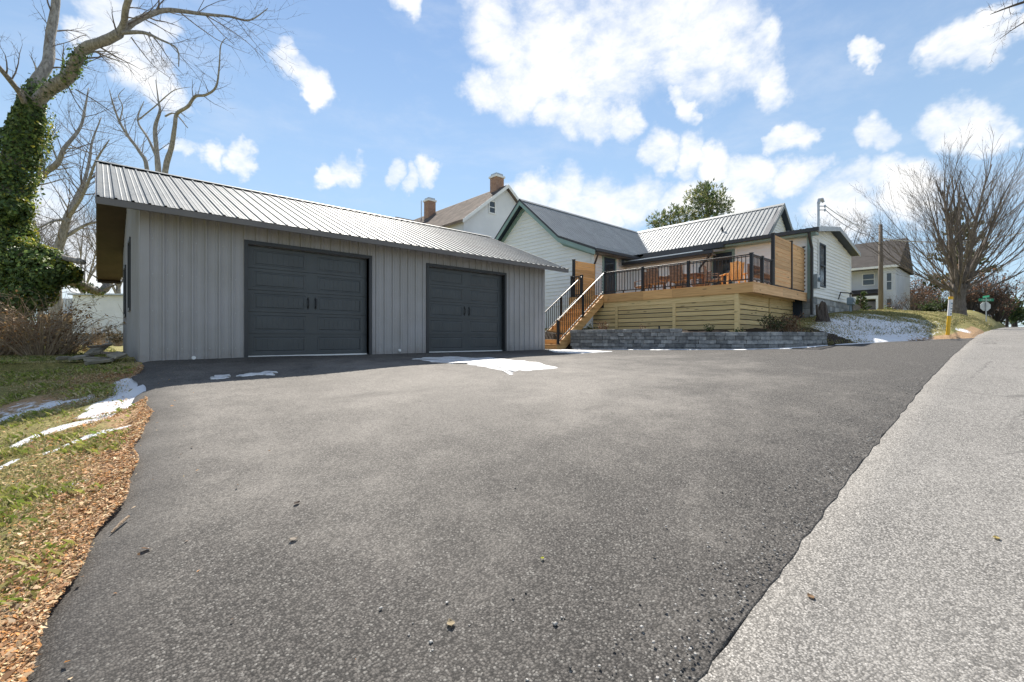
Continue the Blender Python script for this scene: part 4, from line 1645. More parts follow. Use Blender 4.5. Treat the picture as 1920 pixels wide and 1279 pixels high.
def build_deck():
    d = thing("deck", (DU, DV0, FLOOR), "raised cedar deck with black railing, stairs and slatted skirting", "deck")
    # deck boards run along the front
    u = DU + .0
    bm_ = MB()
    bm_.box((0, DV0, -.028), (.138, DV1, 0))
    me = bm_.mesh("deck_board", M["cedar"])
    while u < 21.0:
        if u < HU - .14 or True:
            v1 = DV1 if u + .14 < HU - .03 else 13.2
            o = bpy.data.objects.new("deck_board", me)
            COL.objects.link(o)
            o.parent = d
            o.location = Vector((u, 0, FLOOR)) - Vector(ORG[d.name])
        u += .143
    # fascia
    cuts = [DV0, 8.35, 9.55, 11.2, ST_V0]
    for a, b in zip(cuts[:-1], cuts[1:]):
        boxpart("fascia_board", M["cedar"], d, (DU - .025, a + .002, FB), (DU + .015, b - .002, FLOOR - .030))
    boxpart("fascia_board", M["cedar"], d, (DU - .022, ST_V1, FB), (DU + .015, DV1, FLOOR - .030))
    for a, b in ((DU - .025, 18.2), (18.2, 21.05)):
        boxpart("fascia_board", M["cedar_pale"], d, (a + .002, DV0 - .04, FB), (b - .002, DV0 - .002, FLOOR - .030))
    boxpart("fascia_board", M["cedar_x"], d, (DU - .02, DV1 + .002, FB), (HU - .04, DV1 + .04, FLOOR - .030))
    boxpart("nosing_board", M["cedar_pale"], d, (DU - .035, DV0 - .055, FLOOR - .028), (21.05, DV0 - .002, FLOOR + .002))
    # beam and joists under it
    boxpart("rim_beam", M["treated"], d, (DU + .03, SKV + .02, FB - .21), (DU + .07, ST_V0 + .02, FB + .02))
    boxpart("rim_beam", M["treated_x"], d, (DU + .07, SKV + .02, FB - .20), (21.0, SKV + .06, FB + .02))
    jm = MB()
    jm.box((DU + .08, -.019, FB - .0), (20.98, .019, FLOOR - .03))
    jme = jm.mesh("joist", M["treated_x"])
    v = DV0 + .4
    while v < 13.0:
        o = bpy.data.objects.new("joist", jme)
        COL.objects.link(o)
        o.parent = d
        o.location = Vector((0, v, 0)) - Vector(ORG[d.name])
        v += .41
    # skirting
    zt, n = FB - .215, 8
    for (a, b) in ((SKV + .10, 8.25), (8.37, 10.73), (10.87, ST_V0 + .6)):
        for k in range(n):
            z1 = zt - k * .163
            boxpart("skirting_slat", M["treated"], d, (DU + .05 + rnd.uniform(0, .004), a, z1 - .138 + rnd.uniform(-.003, .003)), (DU + .072, b, z1))
    for v in (8.31, 10.80):
        boxpart("skirting_batten", M["treated"], d, (DU + .022, v - .06, .42), (DU + .049, v + .06, FB - .212))
    boxpart("corner_post", M["treated"], d, (DU + .01, SKV - .03, .38), (DU + .14, SKV + .10, FB - .005))
    for (a, b) in ((DU + .16, 18.33), (18.45, 21.15)):
        for k in range(n):
            z1 = FB - .02 - k * .168
            boxpart("skirting_slat", M["treated_x"], d, (a, SKV - .004, z1 - .142 + rnd.uniform(-.003, .003)), (b, SKV + .018, z1))
    boxpart("skirting_batten", M["treated_x"], d, (18.34, SKV - .032, .5), (18.44, SKV - .006, FB - .004))
    boxpart("skirting_backing", M["navy"], d, (DU + .20, SKV + .10, .2), (DU + .23, 12.0, FB - .03))
    boxpart("skirting_backing", M["navy"], d, (DU + .24, SKV + .10, .2), (21.0, SKV + .13, FB - .03))
    # ---- railing
    pm = post_mesh(.93)
    bal = MB()
    bal.box((-.0095, -.0095, 0), (.0095, .0095, .78))
    bme = bal.mesh("baluster", M["black"])

    def run(a, b, posts=True, step=.125):
        a, b = Vector(a), Vector(b)
        L = (b - a).length
        t = (b - a) / L
        nx = Vector((-t.y, t.x, 0))
        mid = (a + b) / 2
        tr = MB()
        tr.obb(mid + Vector((0, 0, .90)), t * (L / 2), nx * .028, (0, 0, .02), .006)
        r = tr.build("railing", M["rail_cap"], d, org=tuple(mid))
        lo = MB()
        lo.obb(mid + Vector((0, 0, .10)), t * (L / 2), nx * .017, (0, 0, .017))
        lo.build("bottom_rail", M["black"], r)
        lo = MB()
        lo.obb(mid + Vector((0, 0, .845)), t * (L / 2), nx * .015, (0, 0, .012))
        lo.build("upper_rail", M["black"], r)
        k = max(1, int(round(L / step)))
        for i in range(1, k):
            inst("baluster", bme, r, a + t * (L * i / k) + Vector((0, 0, .09)), (0, 0, math.atan2(t.y, t.x)))
        f = MB()
        f.box((mid.x - .02, mid.y - .02, FLOOR), (mid.x + .02, mid.y + .02, FLOOR + .085))
        f.build("support_foot", M["black"], r)
    E = .07
    fu, rv = DU + E, DV0 + E
    pv = [ST_V0 - .02, 9.95, 8.25, 6.85, rv]
    # positions of the posts seen in front of the chairs
    pv = [ST_V0 - .02, 9.62, 7.78, rv]
    for v in pv:
        inst("railing_post", pm, d, (fu, v, FLOOR))
    for a, b in zip(pv[:-1], pv[1:]):
        run((fu, a - .05, FLOOR), (fu, b + .05, FLOOR))
    pu = [16.48, 17.40]
    for u in pu:
        inst("railing_post", pm, d, (u, rv, FLOOR))
    run((fu + .05, rv, FLOOR), (pu[0] - .05, rv, FLOOR), step=.115)
    run((pu[0] + .05, rv, FLOOR), (pu[1] - .05, rv, FLOOR), step=.115)
    inst("railing_post", pm, d, (fu, ST_V1 + .02, FLOOR))
    inst("railing_post", pm, d, (fu, DV1 - .06, FLOOR))
    run((fu, ST_V1 + .07, FLOOR), (fu, DV1 - .11, FLOOR))
    # ---- privacy screens: cedar boards between black posts
    tall = post_mesh(1.86, .05)

    def screen(a, b, mat, top, along_x):
        a, b = Vector(a), Vector(b)
        m = MB()
        c = (a + b) / 2
        if along_x:
            m.box((a.x, a.y - .022, FLOOR + .05), (b.x, a.y + .022, FLOOR + .085))
        s = m.build("privacy_screen", M["black"], d, org=tuple(c))
        z = FLOOR + .09
        while z < FLOOR + top - .02:
            p = MB()
            z1 = min(z + .148, FLOOR + top)
            p.box((a.x, a.y - .014 + rnd.uniform(-.002, .002), z + .006), (b.x, a.y + .014, z1), .003)
            p.build("plank", mat, s)
            z += .150
        for q in (a.x + .004, b.x - .03):
            m = MB()
            m.box((q, a.y - .024, FLOOR + .085), (q + .026, a.y - .0145, FLOOR + top))
            m.build("edge_trim", mat, s)
    for u in (17.52, 19.44, 21.16 - .10):
        inst("screen_post", tall, d, (u, rv, FLOOR))
    screen((17.58, rv, 0), (19.38, rv, 0), M["cedar_pale"], 1.83, True)
    screen((19.50, rv, 0), (21.0, rv, 0), M["cedar_pale"], 1.80, True)
    lv = DV1 - .05
    for u in (15.72,):
        inst("screen_post", tall, d, (u, lv, FLOOR), None, (1, 1, .91))
    screen((15.78, lv, 0), (17.22, lv, 0), M["cedar_x"], 1.66, True)
    # ---- stairs
    nst = 12
    rise = FLOOR / nst
    run_ = .262
    st = thing("staircase", (DU, ST_V0, 0), None, None)
    st.parent = d
    st.location = Vector((DU, ST_V0, 0)) - Vector(ORG[d.name])
    for k in range(nst - 1):
        z = rise * (k + 1)
        u0 = DU - run_ * (nst - 1 - k)
        for j in (0, 1):
            boxpart("tread", M["cedar"], st, (u0 - .025 + j * .145, ST_V0 - .03, z - .034), (u0 - .025 + j * .145 + .140, ST_V1 + .03, z), .004)
        boxpart("riser", M["cedar"], st, (u0 + .002, ST_V0 + .045, z - rise), (u0 + .02, ST_V1 - .045, z - .036))
    boxpart("riser", M["cedar"], st, (DU - .045, ST_V0 + .045, FLOOR - rise), (DU - .027, ST_V1 - .045, FLOOR - .032))
    us = DU - run_ * (nst - 1)
    for v in (ST_V0, ST_V1 - .04):
        m = MB()
        sl = FLOOR / (run_ * nst)
        m.prism([(us - .0, v, -.05), (us - .0, v, rise - .036), (DU - .03, v, FLOOR - .04 + .0), (DU - .03, v, FLOOR - .40), (us + .36, v, -.05)], (0, .04, 0))
        m.build("stringer", M["cedar_x"], st)
    # stair railings
    for v in (ST_V0 + .03, ST_V1 - .03):
        p0 = Vector((us + .10, v, rise))
        p1 = Vector((DU + .02, v, FLOOR))
        L = p1 - p0
        top0, top1 = p0 + Vector((0, 0, .92)), Vector((DU + .06, v, FLOOR + .90))
        m = MB()
        t = (top1 - top0)
        ln = t.length
        t.normalize()
        m.obb((top0 + top1) / 2, t * (ln / 2 + .03), (0, .023, 0), Vector((-t.z, 0, t.x)) * .016, .005)
        r = m.build("stair_railing", M["rail_cap"], d, org=tuple(p0))
        m = MB()
        b0, b1 = p0 + Vector((.02, 0, .12)), p1 + Vector((-.03, 0, .12))
        m.obb((b0 + b1) / 2, (b1 - b0) / 2, (0, .014, 0), Vector((-t.z, 0, t.x)) * .012)
        m.build("bottom_rail", M["black"], r)
        pme = MB()
        pme.box((-.04, -.04, 0), (.04, .04, .90))
        pme.box((-.06, -.06, 0), (.06, .06, .02))
        pmm = pme.mesh("post", M["black"])
        inst("post", pmm, r, p0)
        inst("post", pmm, r, p0 + L * .52 - Vector((0, 0, .0)))
        n_ = 24
        bm2 = MB()
        bm2.box((-.0095, -.0095, 0), (.0095, .0095, .76))
        b2 = bm2.mesh("baluster", M["black"])
        for i in range(1, n_):
            if i == 12:
                continue
            q = p0 + L * (i / n_)
            inst("baluster", b2, r, q + Vector((0, 0, .12)))
    return d


build_deck()

# ------------------------------------------------------------------ retaining wall of split faced blocks


def build_retaining_wall():
    w = thing("retaining_wall", (14.0, 5.95, 0), "low curved grey block retaining wall along the driveway below the deck", "wall")
    ctrl = [(13.10, 11.15), (13.35, 9.6), (13.62, 8.0), (13.90, 6.5), (14.02, 5.85), (14.25, 5.25), (14.70, 4.72), (15.4, 4.35), (16.05, 4.08), (16.62, 3.86)]
    pts = []
    for i in range(len(ctrl) - 1):
        p0 = Vector(ctrl[max(i - 1, 0)])
        p1, p2 = Vector(ctrl[i]), Vector(ctrl[i + 1])
        p3 = Vector(ctrl[min(i + 2, len(ctrl) - 1)])
        for k in range(40):
            t = k / 40
            pts.append(.5 * ((2 * p1) + (p2 - p0) * t + (2 * p0 - 5 * p1 + 4 * p2 - p3) * t * t + (3 * p1 - p0 - 3 * p2 + p3) * t ** 3))
    pts.append(Vector(ctrl[-1]))
    S = [0.0]
    for a, b in zip(pts[:-1], pts[1:]):
        S.append(S[-1] + (b - a).length)
    S = np.array(S)
    PX, PY = np.array([p.x for p in pts]), np.array([p.y for p in pts])
    tot = S[-1]
    H = .122
    step_s = float(np.interp(7.15, PY[::-1], S[::-1]))
    tops = [(k, .615 - k * H) for k in range(-1, 5)]
    for (k, zt) in tops:
        s = 0.0 if k % 2 else -.17
        while s < tot - .02:
            ln = rnd.choice((.22, .30, .36, .30))
            a, b = max(s, 0), min(s + ln, tot)
            s += ln
            if b - a < .05 or (k == -1 and b > step_s):
                continue
            pa = Vector((float(np.interp(a, S, PX)), float(np.interp(a, S, PY)), 0))
            pb = Vector((float(np.interp(b, S, PX)), float(np.interp(b, S, PY)), 0))
            t = (pb - pa)
            L = t.length
            t.normalize()
            nrm = Vector((-t.y, t.x, 0))     # into the bank
            mid = (pa + pb) / 2
            if zt < gz(mid.x - nrm.x * .25, mid.y - nrm.y * .25) - .03:
                continue
            m = MB()
            j = rnd.uniform(-.010, .012)
            # split face: front pulled out unevenly
            c = mid + nrm * (.15 + .012 * (4 - k) * -.25 + j) + Vector((0, 0, zt - H / 2))
            m.obb(c, t * (L / 2 - .0045), nrm * .148, (0, 0, H / 2 - .0035), .010)
            for i, vv in enumerate(m.v):
                m.v[i] = (vv[0] + rnd.uniform(-.010, .010), vv[1] + rnd.uniform(-.010, .010), vv[2] + rnd.uniform(-.003, .003))
            m.build("block", M["block"], w)
    # caps of the free end
    e = Vector((PX[-1], PY[-1], 0))
    t = Vector((PX[-1] - PX[-12], PY[-1] - PY[-12], 0)).normalized()
    nrm = Vector((-t.y, t.x, 0))
    for (k, zt) in tops[1:]:
        if zt < gz(e.x - .2, e.y - .2):
            continue
        m = MB()
        m.obb(e + t * -.06 + nrm * (.36 + (k % 2) * .05) + Vector((0, 0, zt - H / 2)), t * .06, nrm * .11, (0, 0, H / 2 - .004), .01)
        m.build("block", M["block"], w)
    p = Wu(1235, 652, 13.6)
    m = MB()
    pc = gp(1236, 656)
    m.box((pc.x - .02, pc.y - .02, pc.z - .05), (pc.x + .02, pc.y + .02, pc.z + .18))
    m.build("drain_outlet", M["black"], w)


build_retaining_wall()

# ------------------------------------------------------------------ furniture on the deck


def make_dining_chair():
    c = thing("patio_chair", (0, 0, 0), "brown wicker dining chair", "chair")
    m = MB()
    m.box((-.26, -.26, .36), (.26, .26, .45), .02)
    m.build("seat", M["wicker"], c)
    b = MB()
    for i in range(9):
        x0 = -.26 + i * .0578
        b.obb((x0 + .029, .275, .70), (.026, 0, 0), (0, .016, .0), (0, .045, .28), .006)
    for z in (.50, .62, .74, .86):
        b.obb((0, .245 + (z - .45) * .16, z), (.25, 0, 0), (0, .012, 0), (0, 0, .025), .004)
    b.obb((0, .318, .975), (.275, 0, 0), (0, .024, 0), (0, 0, .022), .008)
    b.build("backrest", M["wicker"], c)
    for sx in (-1, 1):
        for sy in (-1, 1):
            m = MB()
            m.tube([(sx * .22, sy * .22, .37), (sx * .245, sy * .25, 0)], [.022, .016], 6)
            m.build("leg", M["black"], c)
        m = MB()
        m.box((sx * .285 - .025, -.25, .62), (sx * .285 + .025, .28, .645), .006)
        m.box((sx * .285 - .018, -.24, .40), (sx * .285 + .018, -.20, .62))
        m.build("armrest", M["wicker"], c)
    return c


def make_lounge_chair():
    c = thing("lounge_chair", (0, 0, 0), "orange cedar slatted garden chair with tall back", "chair")
    for i in range(5):
        m = MB()
        x0 = -.25 + i * .102
        m.obb((x0 + .046, .28, .66), (.044, 0, 0), (0, .012, 0), (0, .09, .36 - .03 * abs(i - 2)), .005)
        m.build("back_slat", M["cedar"], c)
    m = MB()
    for i in range(5):
        m.obb((0, -.26 + i * .11, .36 - i * .012), (.27, 0, 0), (0, .048, -.005), (0, 0, .012), .004)
    m.build("seat", M["cedar"], c)
    for sx in (-1, 1):
        m = MB()
        m.box((sx * .33 - .06, -.36, .56), (sx * .33 + .06, .34, .585), .005)
        m.build("armrest", M["cedar"], c)
        for y in (-.30, .26):
            m = MB()
            m.box((sx * .31 - .025, y - .035, 0), (sx * .31 + .025, y + .035, .56))
            m.build("leg", M["cedar"], c)
    return c


def build_furniture():
    ch = make_dining_chair()
    g = "wicker chairs around the deck table"
    spots = [  # u, v, turn, label
        (16.62, 9.62, 1.47, "brown wicker chair with its back to the railing left of the middle post"),
        (16.68, 8.72, 1.67, "brown wicker chair with its back to the railing right of the middle post"),
        (17.4, 10.72, 2.75, "brown wicker chair at the stair end of the deck table"),
        (18.62, 9.75, -1.5, "brown wicker chair on the house side of the deck table facing the stairs"),
        (18.62, 8.75, -1.7, "brown wicker chair on the house side of the deck table under the downspout"),
        (17.5, 7.75, .25, "brown wicker chair at the road end of the deck table"),
    ]
    for i, (u, v, a, lab) in enumerate(spots):
        o = ch if i == 0 else copy_tree(ch)
        o.location = (u, v, FLOOR)
        o.rotation_euler = (0, 0, a)
        tag(o, lab, "chair", g)
    t = thing("patio_table", (17.6, 9.22, FLOOR), "long red brown slatted table on the deck between wicker chairs", "table")
    for i in range(7):
        boxpart("tabletop_slat", M["terracotta"], t, (17.16 + i * .128, 8.25, FLOOR + .70), (17.16 + i * .128 + .118, 10.2, FLOOR + .735), .004)
    for u in (17.24, 17.98):
        for v in (8.36, 10.08):
            boxpart("leg", M["terracotta"], t, (u - .035, v - .035, FLOOR), (u + .035, v + .035, FLOOR + .66))
    boxpart("apron", M["terracotta"], t, (17.22, 8.32, FLOOR + .60), (18.0, 10.12, FLOOR + .70))
    l = make_lounge_chair()
    l.location = (17.55, 7.02, FLOOR)
    l.rotation_euler = (0, 0, 2.3)
    tag(l, "orange cedar slatted chair with tall back right of the deck table", "chair")
    # low wicker storage box with lattice front by the screen
    s = thing("storage_bench", (17.95, 6.05, FLOOR), "dark lattice bench behind the corner railing beside the first screen", "bench")
    boxpart("seat", M["wicker"], s, (17.35, 5.95, FLOOR + .44), (18.6, 6.45, FLOOR + .50), .01)
    m = MB()
    for k in range(10):
        x = 17.38 + k * .125
        m.obb((x + .04, 5.99, FLOOR + .24), (.10, 0, .19), (0, .006, 0), (-.010, 0, .006))
        m.obb((x + .04, 5.98, FLOOR + .24), (.10, 0, -.19), (0, .006, 0), (.010, 0, .006))
    m.box((17.35, 6.42, FLOOR + .5), (18.6, 6.46, FLOOR + .88))
    for k in range(10):
        x = 17.38 + k * .125
        m.obb((x + .04, 6.40, FLOOR + .68), (.10, 0, .17), (0, .006, 0), (-.010, 0, .006))
    m.build("lattice_panel", M["wicker"], s)
    for u in (17.38, 18.55):
        for v in (5.99, 6.42):
            boxpart("leg", M["wicker"], s, (u - .025, v - .025, FLOOR), (u + .025, v + .025, FLOOR + .44))


build_furniture()

# ------------------------------------------------------------------ trees and plants


def rvec(R):
    return Vector((R.gauss(0, 1), R.gauss(0, 1), R.gauss(0, 1))).normalized()


def grow(mt, mw, p, d, L, r, lvl, R, cfg):
    """one limb and, below it, its twigs; mt takes the limbs, mw the fine twigs"""
    n = 5 if lvl == 0 else 4 if lvl == 1 else 3
    pts, rad = [Vector(p)], [r]
    d = Vector(d).normalized()
    for i in range(n):
        d = (d + rvec(R) * cfg["wander"] + Vector((0, 0, 1)) * cfg["up"]).normalized()
        pts.append(pts[-1] + d * (L / n))
        rad.append(r * (1 - .85 * (i + 1) / n))
    (mt if r > cfg.get("split", .03) else mw).tube(pts, rad, 6 if r > .05 else 4 if r > .015 else 3, cap=False)
    if lvl >= cfg["levels"]:
        return
    k = cfg["kids"][min(lvl, len(cfg["kids"]) - 1)]
    for i in range(k):
        f = cfg.get("from", .25) + (1 - cfg.get("from", .25)) * (i + R.random()) / k
        a = min(int(f * n), n - 1)
        q = pts[a].lerp(pts[a + 1], f * n - a)
        t = (pts[a + 1] - pts[a]).normalized()
        side = rvec(R)
        side = (side - t * side.dot(t)).normalized()
        ang = R.uniform(*cfg["angle"])
        dd = t * math.cos(ang) + side * math.sin(ang)
        rr = max(rad[a] * R.uniform(.35, .6), cfg.get("rmin", .004))
        grow(mt, mw, q, dd, L * R.uniform(*cfg["ratio"]) * (1.15 - .5 * f), rr, lvl + 1, R, cfg)


def limb(mt, pts, rad, n=9):
    """hand laid limb through points with a Catmull-Rom curve; returns the dense path"""
    P, Q = [], []
    for i in range(len(pts) - 1):
        p0, p1, p2, p3 = pts[max(i - 1, 0)], pts[i], pts[i + 1], pts[min(i + 2, len(pts) - 1)]
        for k in range(4):
            t = k / 4
            P.append(.5 * ((2 * p1) + (p2 - p0) * t + (2 * p0 - 5 * p1 + 4 * p2 - p3) * t * t + (3 * p1 - p0 - 3 * p2 + p3) * t ** 3))
            Q.append((rad[i] * (1 - t) + rad[i + 1] * t) * rnd.uniform(.94, 1.07))
    P.append(pts[-1])
    Q.append(rad[-1])
    mt.tube(P, Q, n)
    return P, Q


def twigs_on(mt, mw, P, Q, count, R, cfg, L, f0=.1):
    for i in range(count):
        f = f0 + (1 - f0) * (i + R.random()) / count
        a = min(int(f * (len(P) - 1)), len(P) - 2)
        t = (P[a + 1] - P[a]).normalized()
        s = rvec(R)
        s = (s - t * s.dot(t)).normalized()
        ang = R.uniform(.5, 1.2)
        grow(mt, mw, P[a], t * math.cos(ang) + s * math.sin(ang), L * R.uniform(.5, 1.2), min(Q[a] * .4, .035) * R.uniform(.5, 1), 1, R, cfg)


def leaf_cloud(m, n, sampler, size, cols, R, tilt=1.0):
    """small kite shaped leaves; sampler() -> (point, outward normal)"""
    for _ in range(n):
        p, nn = sampler()
        a = (rvec(R) * tilt + nn).normalized()
        t = a.orthogonal().normalized()
        t = (Matrix.Rotation(R.uniform(0, 6.28), 3, a) @ t)
        b = a.cross(t)
        s = size * R.uniform(.6, 1.35)
        c = R.choice(cols)
        k = R.uniform(.75, 1.5)
        c = (c[0] * k, c[1] * k, c[2] * k)
        m.quad(p - t * s * .5, p + b * s * .38 + a * s * .08, p + t * s * .6, p - b * s * .38 + a * s * .08, c)


CFG = {"levels": 3, "kids": [6, 4, 3], "angle": (.35, .95), "ratio": (.38, .62), "wander": .16, "up": .06, "rmin": .004}
TW = {"levels": 3, "kids": [4, 4, 3], "angle": (.4, 1.0), "ratio": (.4, .7), "wander": .22, "up": .04, "rmin": .0035}


def build_ivy_tree():
    R = random.Random(3)
    D = 12.6
    base = W(14, 640, D)
    base.z = gz(base.x, base.y)
    t = thing("ivy_tree", base, "bent grey tree with its trunk smothered in ivy left of the garage", "tree")
    mt, mw = MB(), MB()
    # trunk and limbs run through these points, at their own depths
    trunk = [base - Vector((0, 0, .2)), W(-18, 560, D), W(-12, 470, D), W(2, 380, D + .1), W(30, 290, D + .1), W(52, 225, D), W(62, 180, D)]
    TP, TQ = limb(mt, trunk, [.50, .44, .40, .35, .28, .22, .18], 12)
    left = [W(60, 185, D), W(68, 155, D + .2), W(90, 118, D + .5), W(94, 70, D + .8), W(103, 20, D + 1.0), W(108, -40, D + 1.1), W(112, -110, D + 1.0)]
    P1, Q1 = limb(mt, left, [.155, .145, .13, .118, .105, .09, .07], 10)
    right = [W(62, 200, D), W(92, 168, D - .2), W(128, 145, D - .5), W(144, 112, D - .8), W(160, 90, D - .9), W(198, 76, D - 1.0), W(225, 62, D - 1.1)]
    P2, Q2 = limb(mt, right, [.165, .155, .145, .125, .12, .11, .10], 10)
    up = [W(223, 63, D - 1.1), W(232, 45, D - 1.2), W(236, 15, D - 1.5), W(248, -25, D - 1.8), W(255, -90, D - 2.0)]
    P3, Q3 = limb(mt, up, [.085, .075, .068, .058, .04], 9)
    out = [W(224, 62, D - 1.1), W(250, 42, D - 1.0), W(282, 27, D - .8), W(318, 19, D - .6), W(385, 27, D - .3), W(430, 31, D), W(468, 38, D + .3), W(502, 16, D + .6)]
    P4, Q4 = limb(mt, out, [.085, .075, .068, .055, .040, .030, .022, .012], 8)
    low = [W(228, 62, D - 1.1), W(268, 61, D - 1.5), W(300, 74, D - 1.7), W(332, 92, D - 1.8), W(335, 125, D - 1.9)]
    P5, Q5 = limb(mt, low, [.05, .04, .028, .02, .010], 6)
    lf = [W(55, 215, D), W(40, 180, D - .4), W(20, 152, D - .9), W(0, 128, D - 1.3), W(-40, 80, D - 1.8)]
    P6, Q6 = limb(mt, lf, [.085, .07, .06, .05, .03], 8)
    # low limbs reaching behind the garage corner
    a = [W(22, 500, D), W(90, 520, D + .8), W(140, 530, D + 1.6), W(185, 547, D + 2.4), W(203, 532, D + 2.8), W(212, 500, D + 3.1), W(222, 440, D + 3.6), W(240, 360, D + 4.4)]
    P7, Q7 = limb(mt, a, [.20, .15, .13, .12, .12, .11, .09, .06], 10)
    b = [W(20, 470, D), W(80, 478, D - .2), W(120, 484, D - .3), W(157, 492, D - .4)]
    PS, QS = limb(mt, b, [.16, .10, .075, .07], 8)
    mt.build("trunk", M["bark"], t, smooth=True)
    ml = MB()
    for (P, Q, k, L) in ((P1, Q1, 11, 1.3), (P2, Q2, 9, 1.1), (P3, Q3, 6, 1.2), (P4, Q4, 17, 1.7), (P5, Q5, 9, 1.3), (P6, Q6, 6, 1.0), (P7, Q7, 5, 1.5)):
        twigs_on(ml, mw, P, Q, k, R, TW, L, .22)
    for s in ([W(280, 60, D - 1.5), W(300, 85, D - 1.4), W(318, 112, D - 1.3), W(345, 142, D - 1.2)], [W(246, 70, D - 1.2), W(262, 92, D - 1.1), W(290, 125, D - 1.0), W(322, 148, D - .9)],
              [W(385, 28, D - .3), W(415, 62, D), W(440, 85, D + .2)], [W(388, 30, D - .3), W(430, 55, D), W(470, 85, D + .4), W(500, 118, D + .7)],
              [W(142, 168, D - .6), W(180, 190, D - .9), W(215, 215, D - 1.1)], [W(100, 86, D + .7), W(130, 78, D + .6), W(158, 66, D + .4), W(172, 76, D + .3)]):
        P, Q = limb(mw, s, [.016, .012, .008, .005][:len(s)], 4)
        twigs_on(ml, mw, P, Q, 5, R, TW, .5)
    ml.build("branch", M["bark"], t)["kind"] = "stuff"
    o = mw.build("crown", M["twig"], t)
    o["kind"] = "stuff"
    # ivy
    ivy = MB()
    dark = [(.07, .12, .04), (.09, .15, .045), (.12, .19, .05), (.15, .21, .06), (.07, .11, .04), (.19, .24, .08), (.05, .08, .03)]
    sunlit_cols = [(.24, .28, .05), (.42, .38, .06), (.18, .24, .05)]  # yellower greens that paint sunlight onto the ivy
    T = [Vector(p) for p in TP]

    def on_trunk():
        f = R.random() ** .85
        k = min(int(f * (len(T) - 1)), len(T) - 2)
        p = T[k].lerp(T[k + 1], R.random())
        t_ = (T[k + 1] - T[k]).normalized()
        s = rvec(R)
        s = (s - t_ * s.dot(t_)).normalized()
        rr = TQ[k] + (.06 + .40 * (1 - f) ** 1.1) * R.uniform(.15, 1.0) ** .6
        return p + s * rr, s + Vector((0, 0, .25))
    leaf_cloud(ivy, 12000, on_trunk, .085, dark, R, .8)

    def on_limb():
        P, Q, n = R.choice(((P2, Q2, .62), (P1, Q1, .14), (P7, Q7, .42), (PS, QS, .62)))
        f = R.random() * n
        k = int(f * (len(P) - 1))
        s = rvec(R)
        return P[k].lerp(P[k + 1], R.random()) + s * (Q[k] + R.uniform(.0, .11)), s
    leaf_cloud(ivy, 2600, on_limb, .075, dark, R, .8)
    # the bushy skirt of ivy at the foot, lobes of different sizes
    lobes = []
    for (px, py, rr, dz) in ((10, 560, .85, 0), (45, 500, .75, -.3), (88, 525, .55, -.5), (15, 445, .72, .1), (65, 560, .55, -.6), (-5, 400, .60, .2), (120, 518, .36, -.3),
                             (32, 400, .42, -.2), (-20, 480, .9, .3), (90, 495, .38, -.2), (142, 524, .22, .2), (18, 340, .40, 0)):
        lobes.append((W(px - 6, py - 8, D + dz), rr * .88))

    def on_lobe():
        c, rr = R.choice(lobes)
        s = rvec(R)
        bump = 1 + .22 * math.sin(s.x * 7 + c.x * 3) * math.sin(s.z * 6 + c.z) + .15 * math.sin(s.y * 11)
        return c + s * rr * bump * R.uniform(.55, 1.0) ** .5, s
    leaf_cloud(ivy, 15000, on_lobe, .095, dark, R, .8)

    def sunny():  # sunlight painted in: paler yellow leaves on the sun side of the lobes
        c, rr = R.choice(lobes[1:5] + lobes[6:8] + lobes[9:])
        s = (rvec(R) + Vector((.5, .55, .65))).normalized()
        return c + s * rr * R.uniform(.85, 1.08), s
    leaf_cloud(ivy, 6500, sunny, .09, sunlit_cols, R, .8)

    def sunny_trunk():  # same painted sunlight on one side of the trunk
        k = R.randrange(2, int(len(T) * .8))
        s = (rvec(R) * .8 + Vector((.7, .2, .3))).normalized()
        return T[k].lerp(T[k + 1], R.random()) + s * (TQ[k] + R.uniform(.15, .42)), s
    leaf_cloud(ivy, 4200, sunny_trunk, .085, sunlit_cols + dark[3:], R, .8)
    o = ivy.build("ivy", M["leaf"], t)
    o["kind"] = "stuff"


def bare_tree(base, height, r, label, seed, cfg=None, lean=(0, 0), group=None, mat="bark", fork=None):
    R = random.Random(seed)
    base = Vector(base)
    t = thing("bare_tree", base, label, "tree", group)
    mt, mw = MB(), MB()
    c = dict(CFG)
    c.update(cfg or {})
    fork = fork or .38
    top = base + Vector((lean[0], lean[1], height * fork))
    pts = [base - Vector((0, 0, .3)), base.lerp(top, .5) + Vector((R.uniform(-.15, .15), R.uniform(-.15, .15), 0)), top]
    limb(mt, pts, [r * 1.25, r, r * .85], 9)
    mt.build("trunk", M[mat], t, smooth=True)
    ml = MB()
    n = c.get("mains", 5)
    for i in range(n):
        az = 6.283 * (i + R.uniform(-.25, .25)) / n + seed
        tilt = R.uniform(*c.get("tilt", (.15, .75)))
        d = Vector((math.cos(az) * math.sin(tilt), math.sin(az) * math.sin(tilt), math.cos(tilt)))
        grow(ml, mw, top - Vector((0, 0, R.uniform(0, .25) * height * fork)), d, height * (1 - fork) * R.uniform(.75, 1.0), r * .55 * R.uniform(.7, 1), 0, R, c)
    ml.build("branch", M[mat], t)["kind"] = "stuff"
    o = mw.build("crown", M["twig"], t)
    o["kind"] = "stuff"
    return t


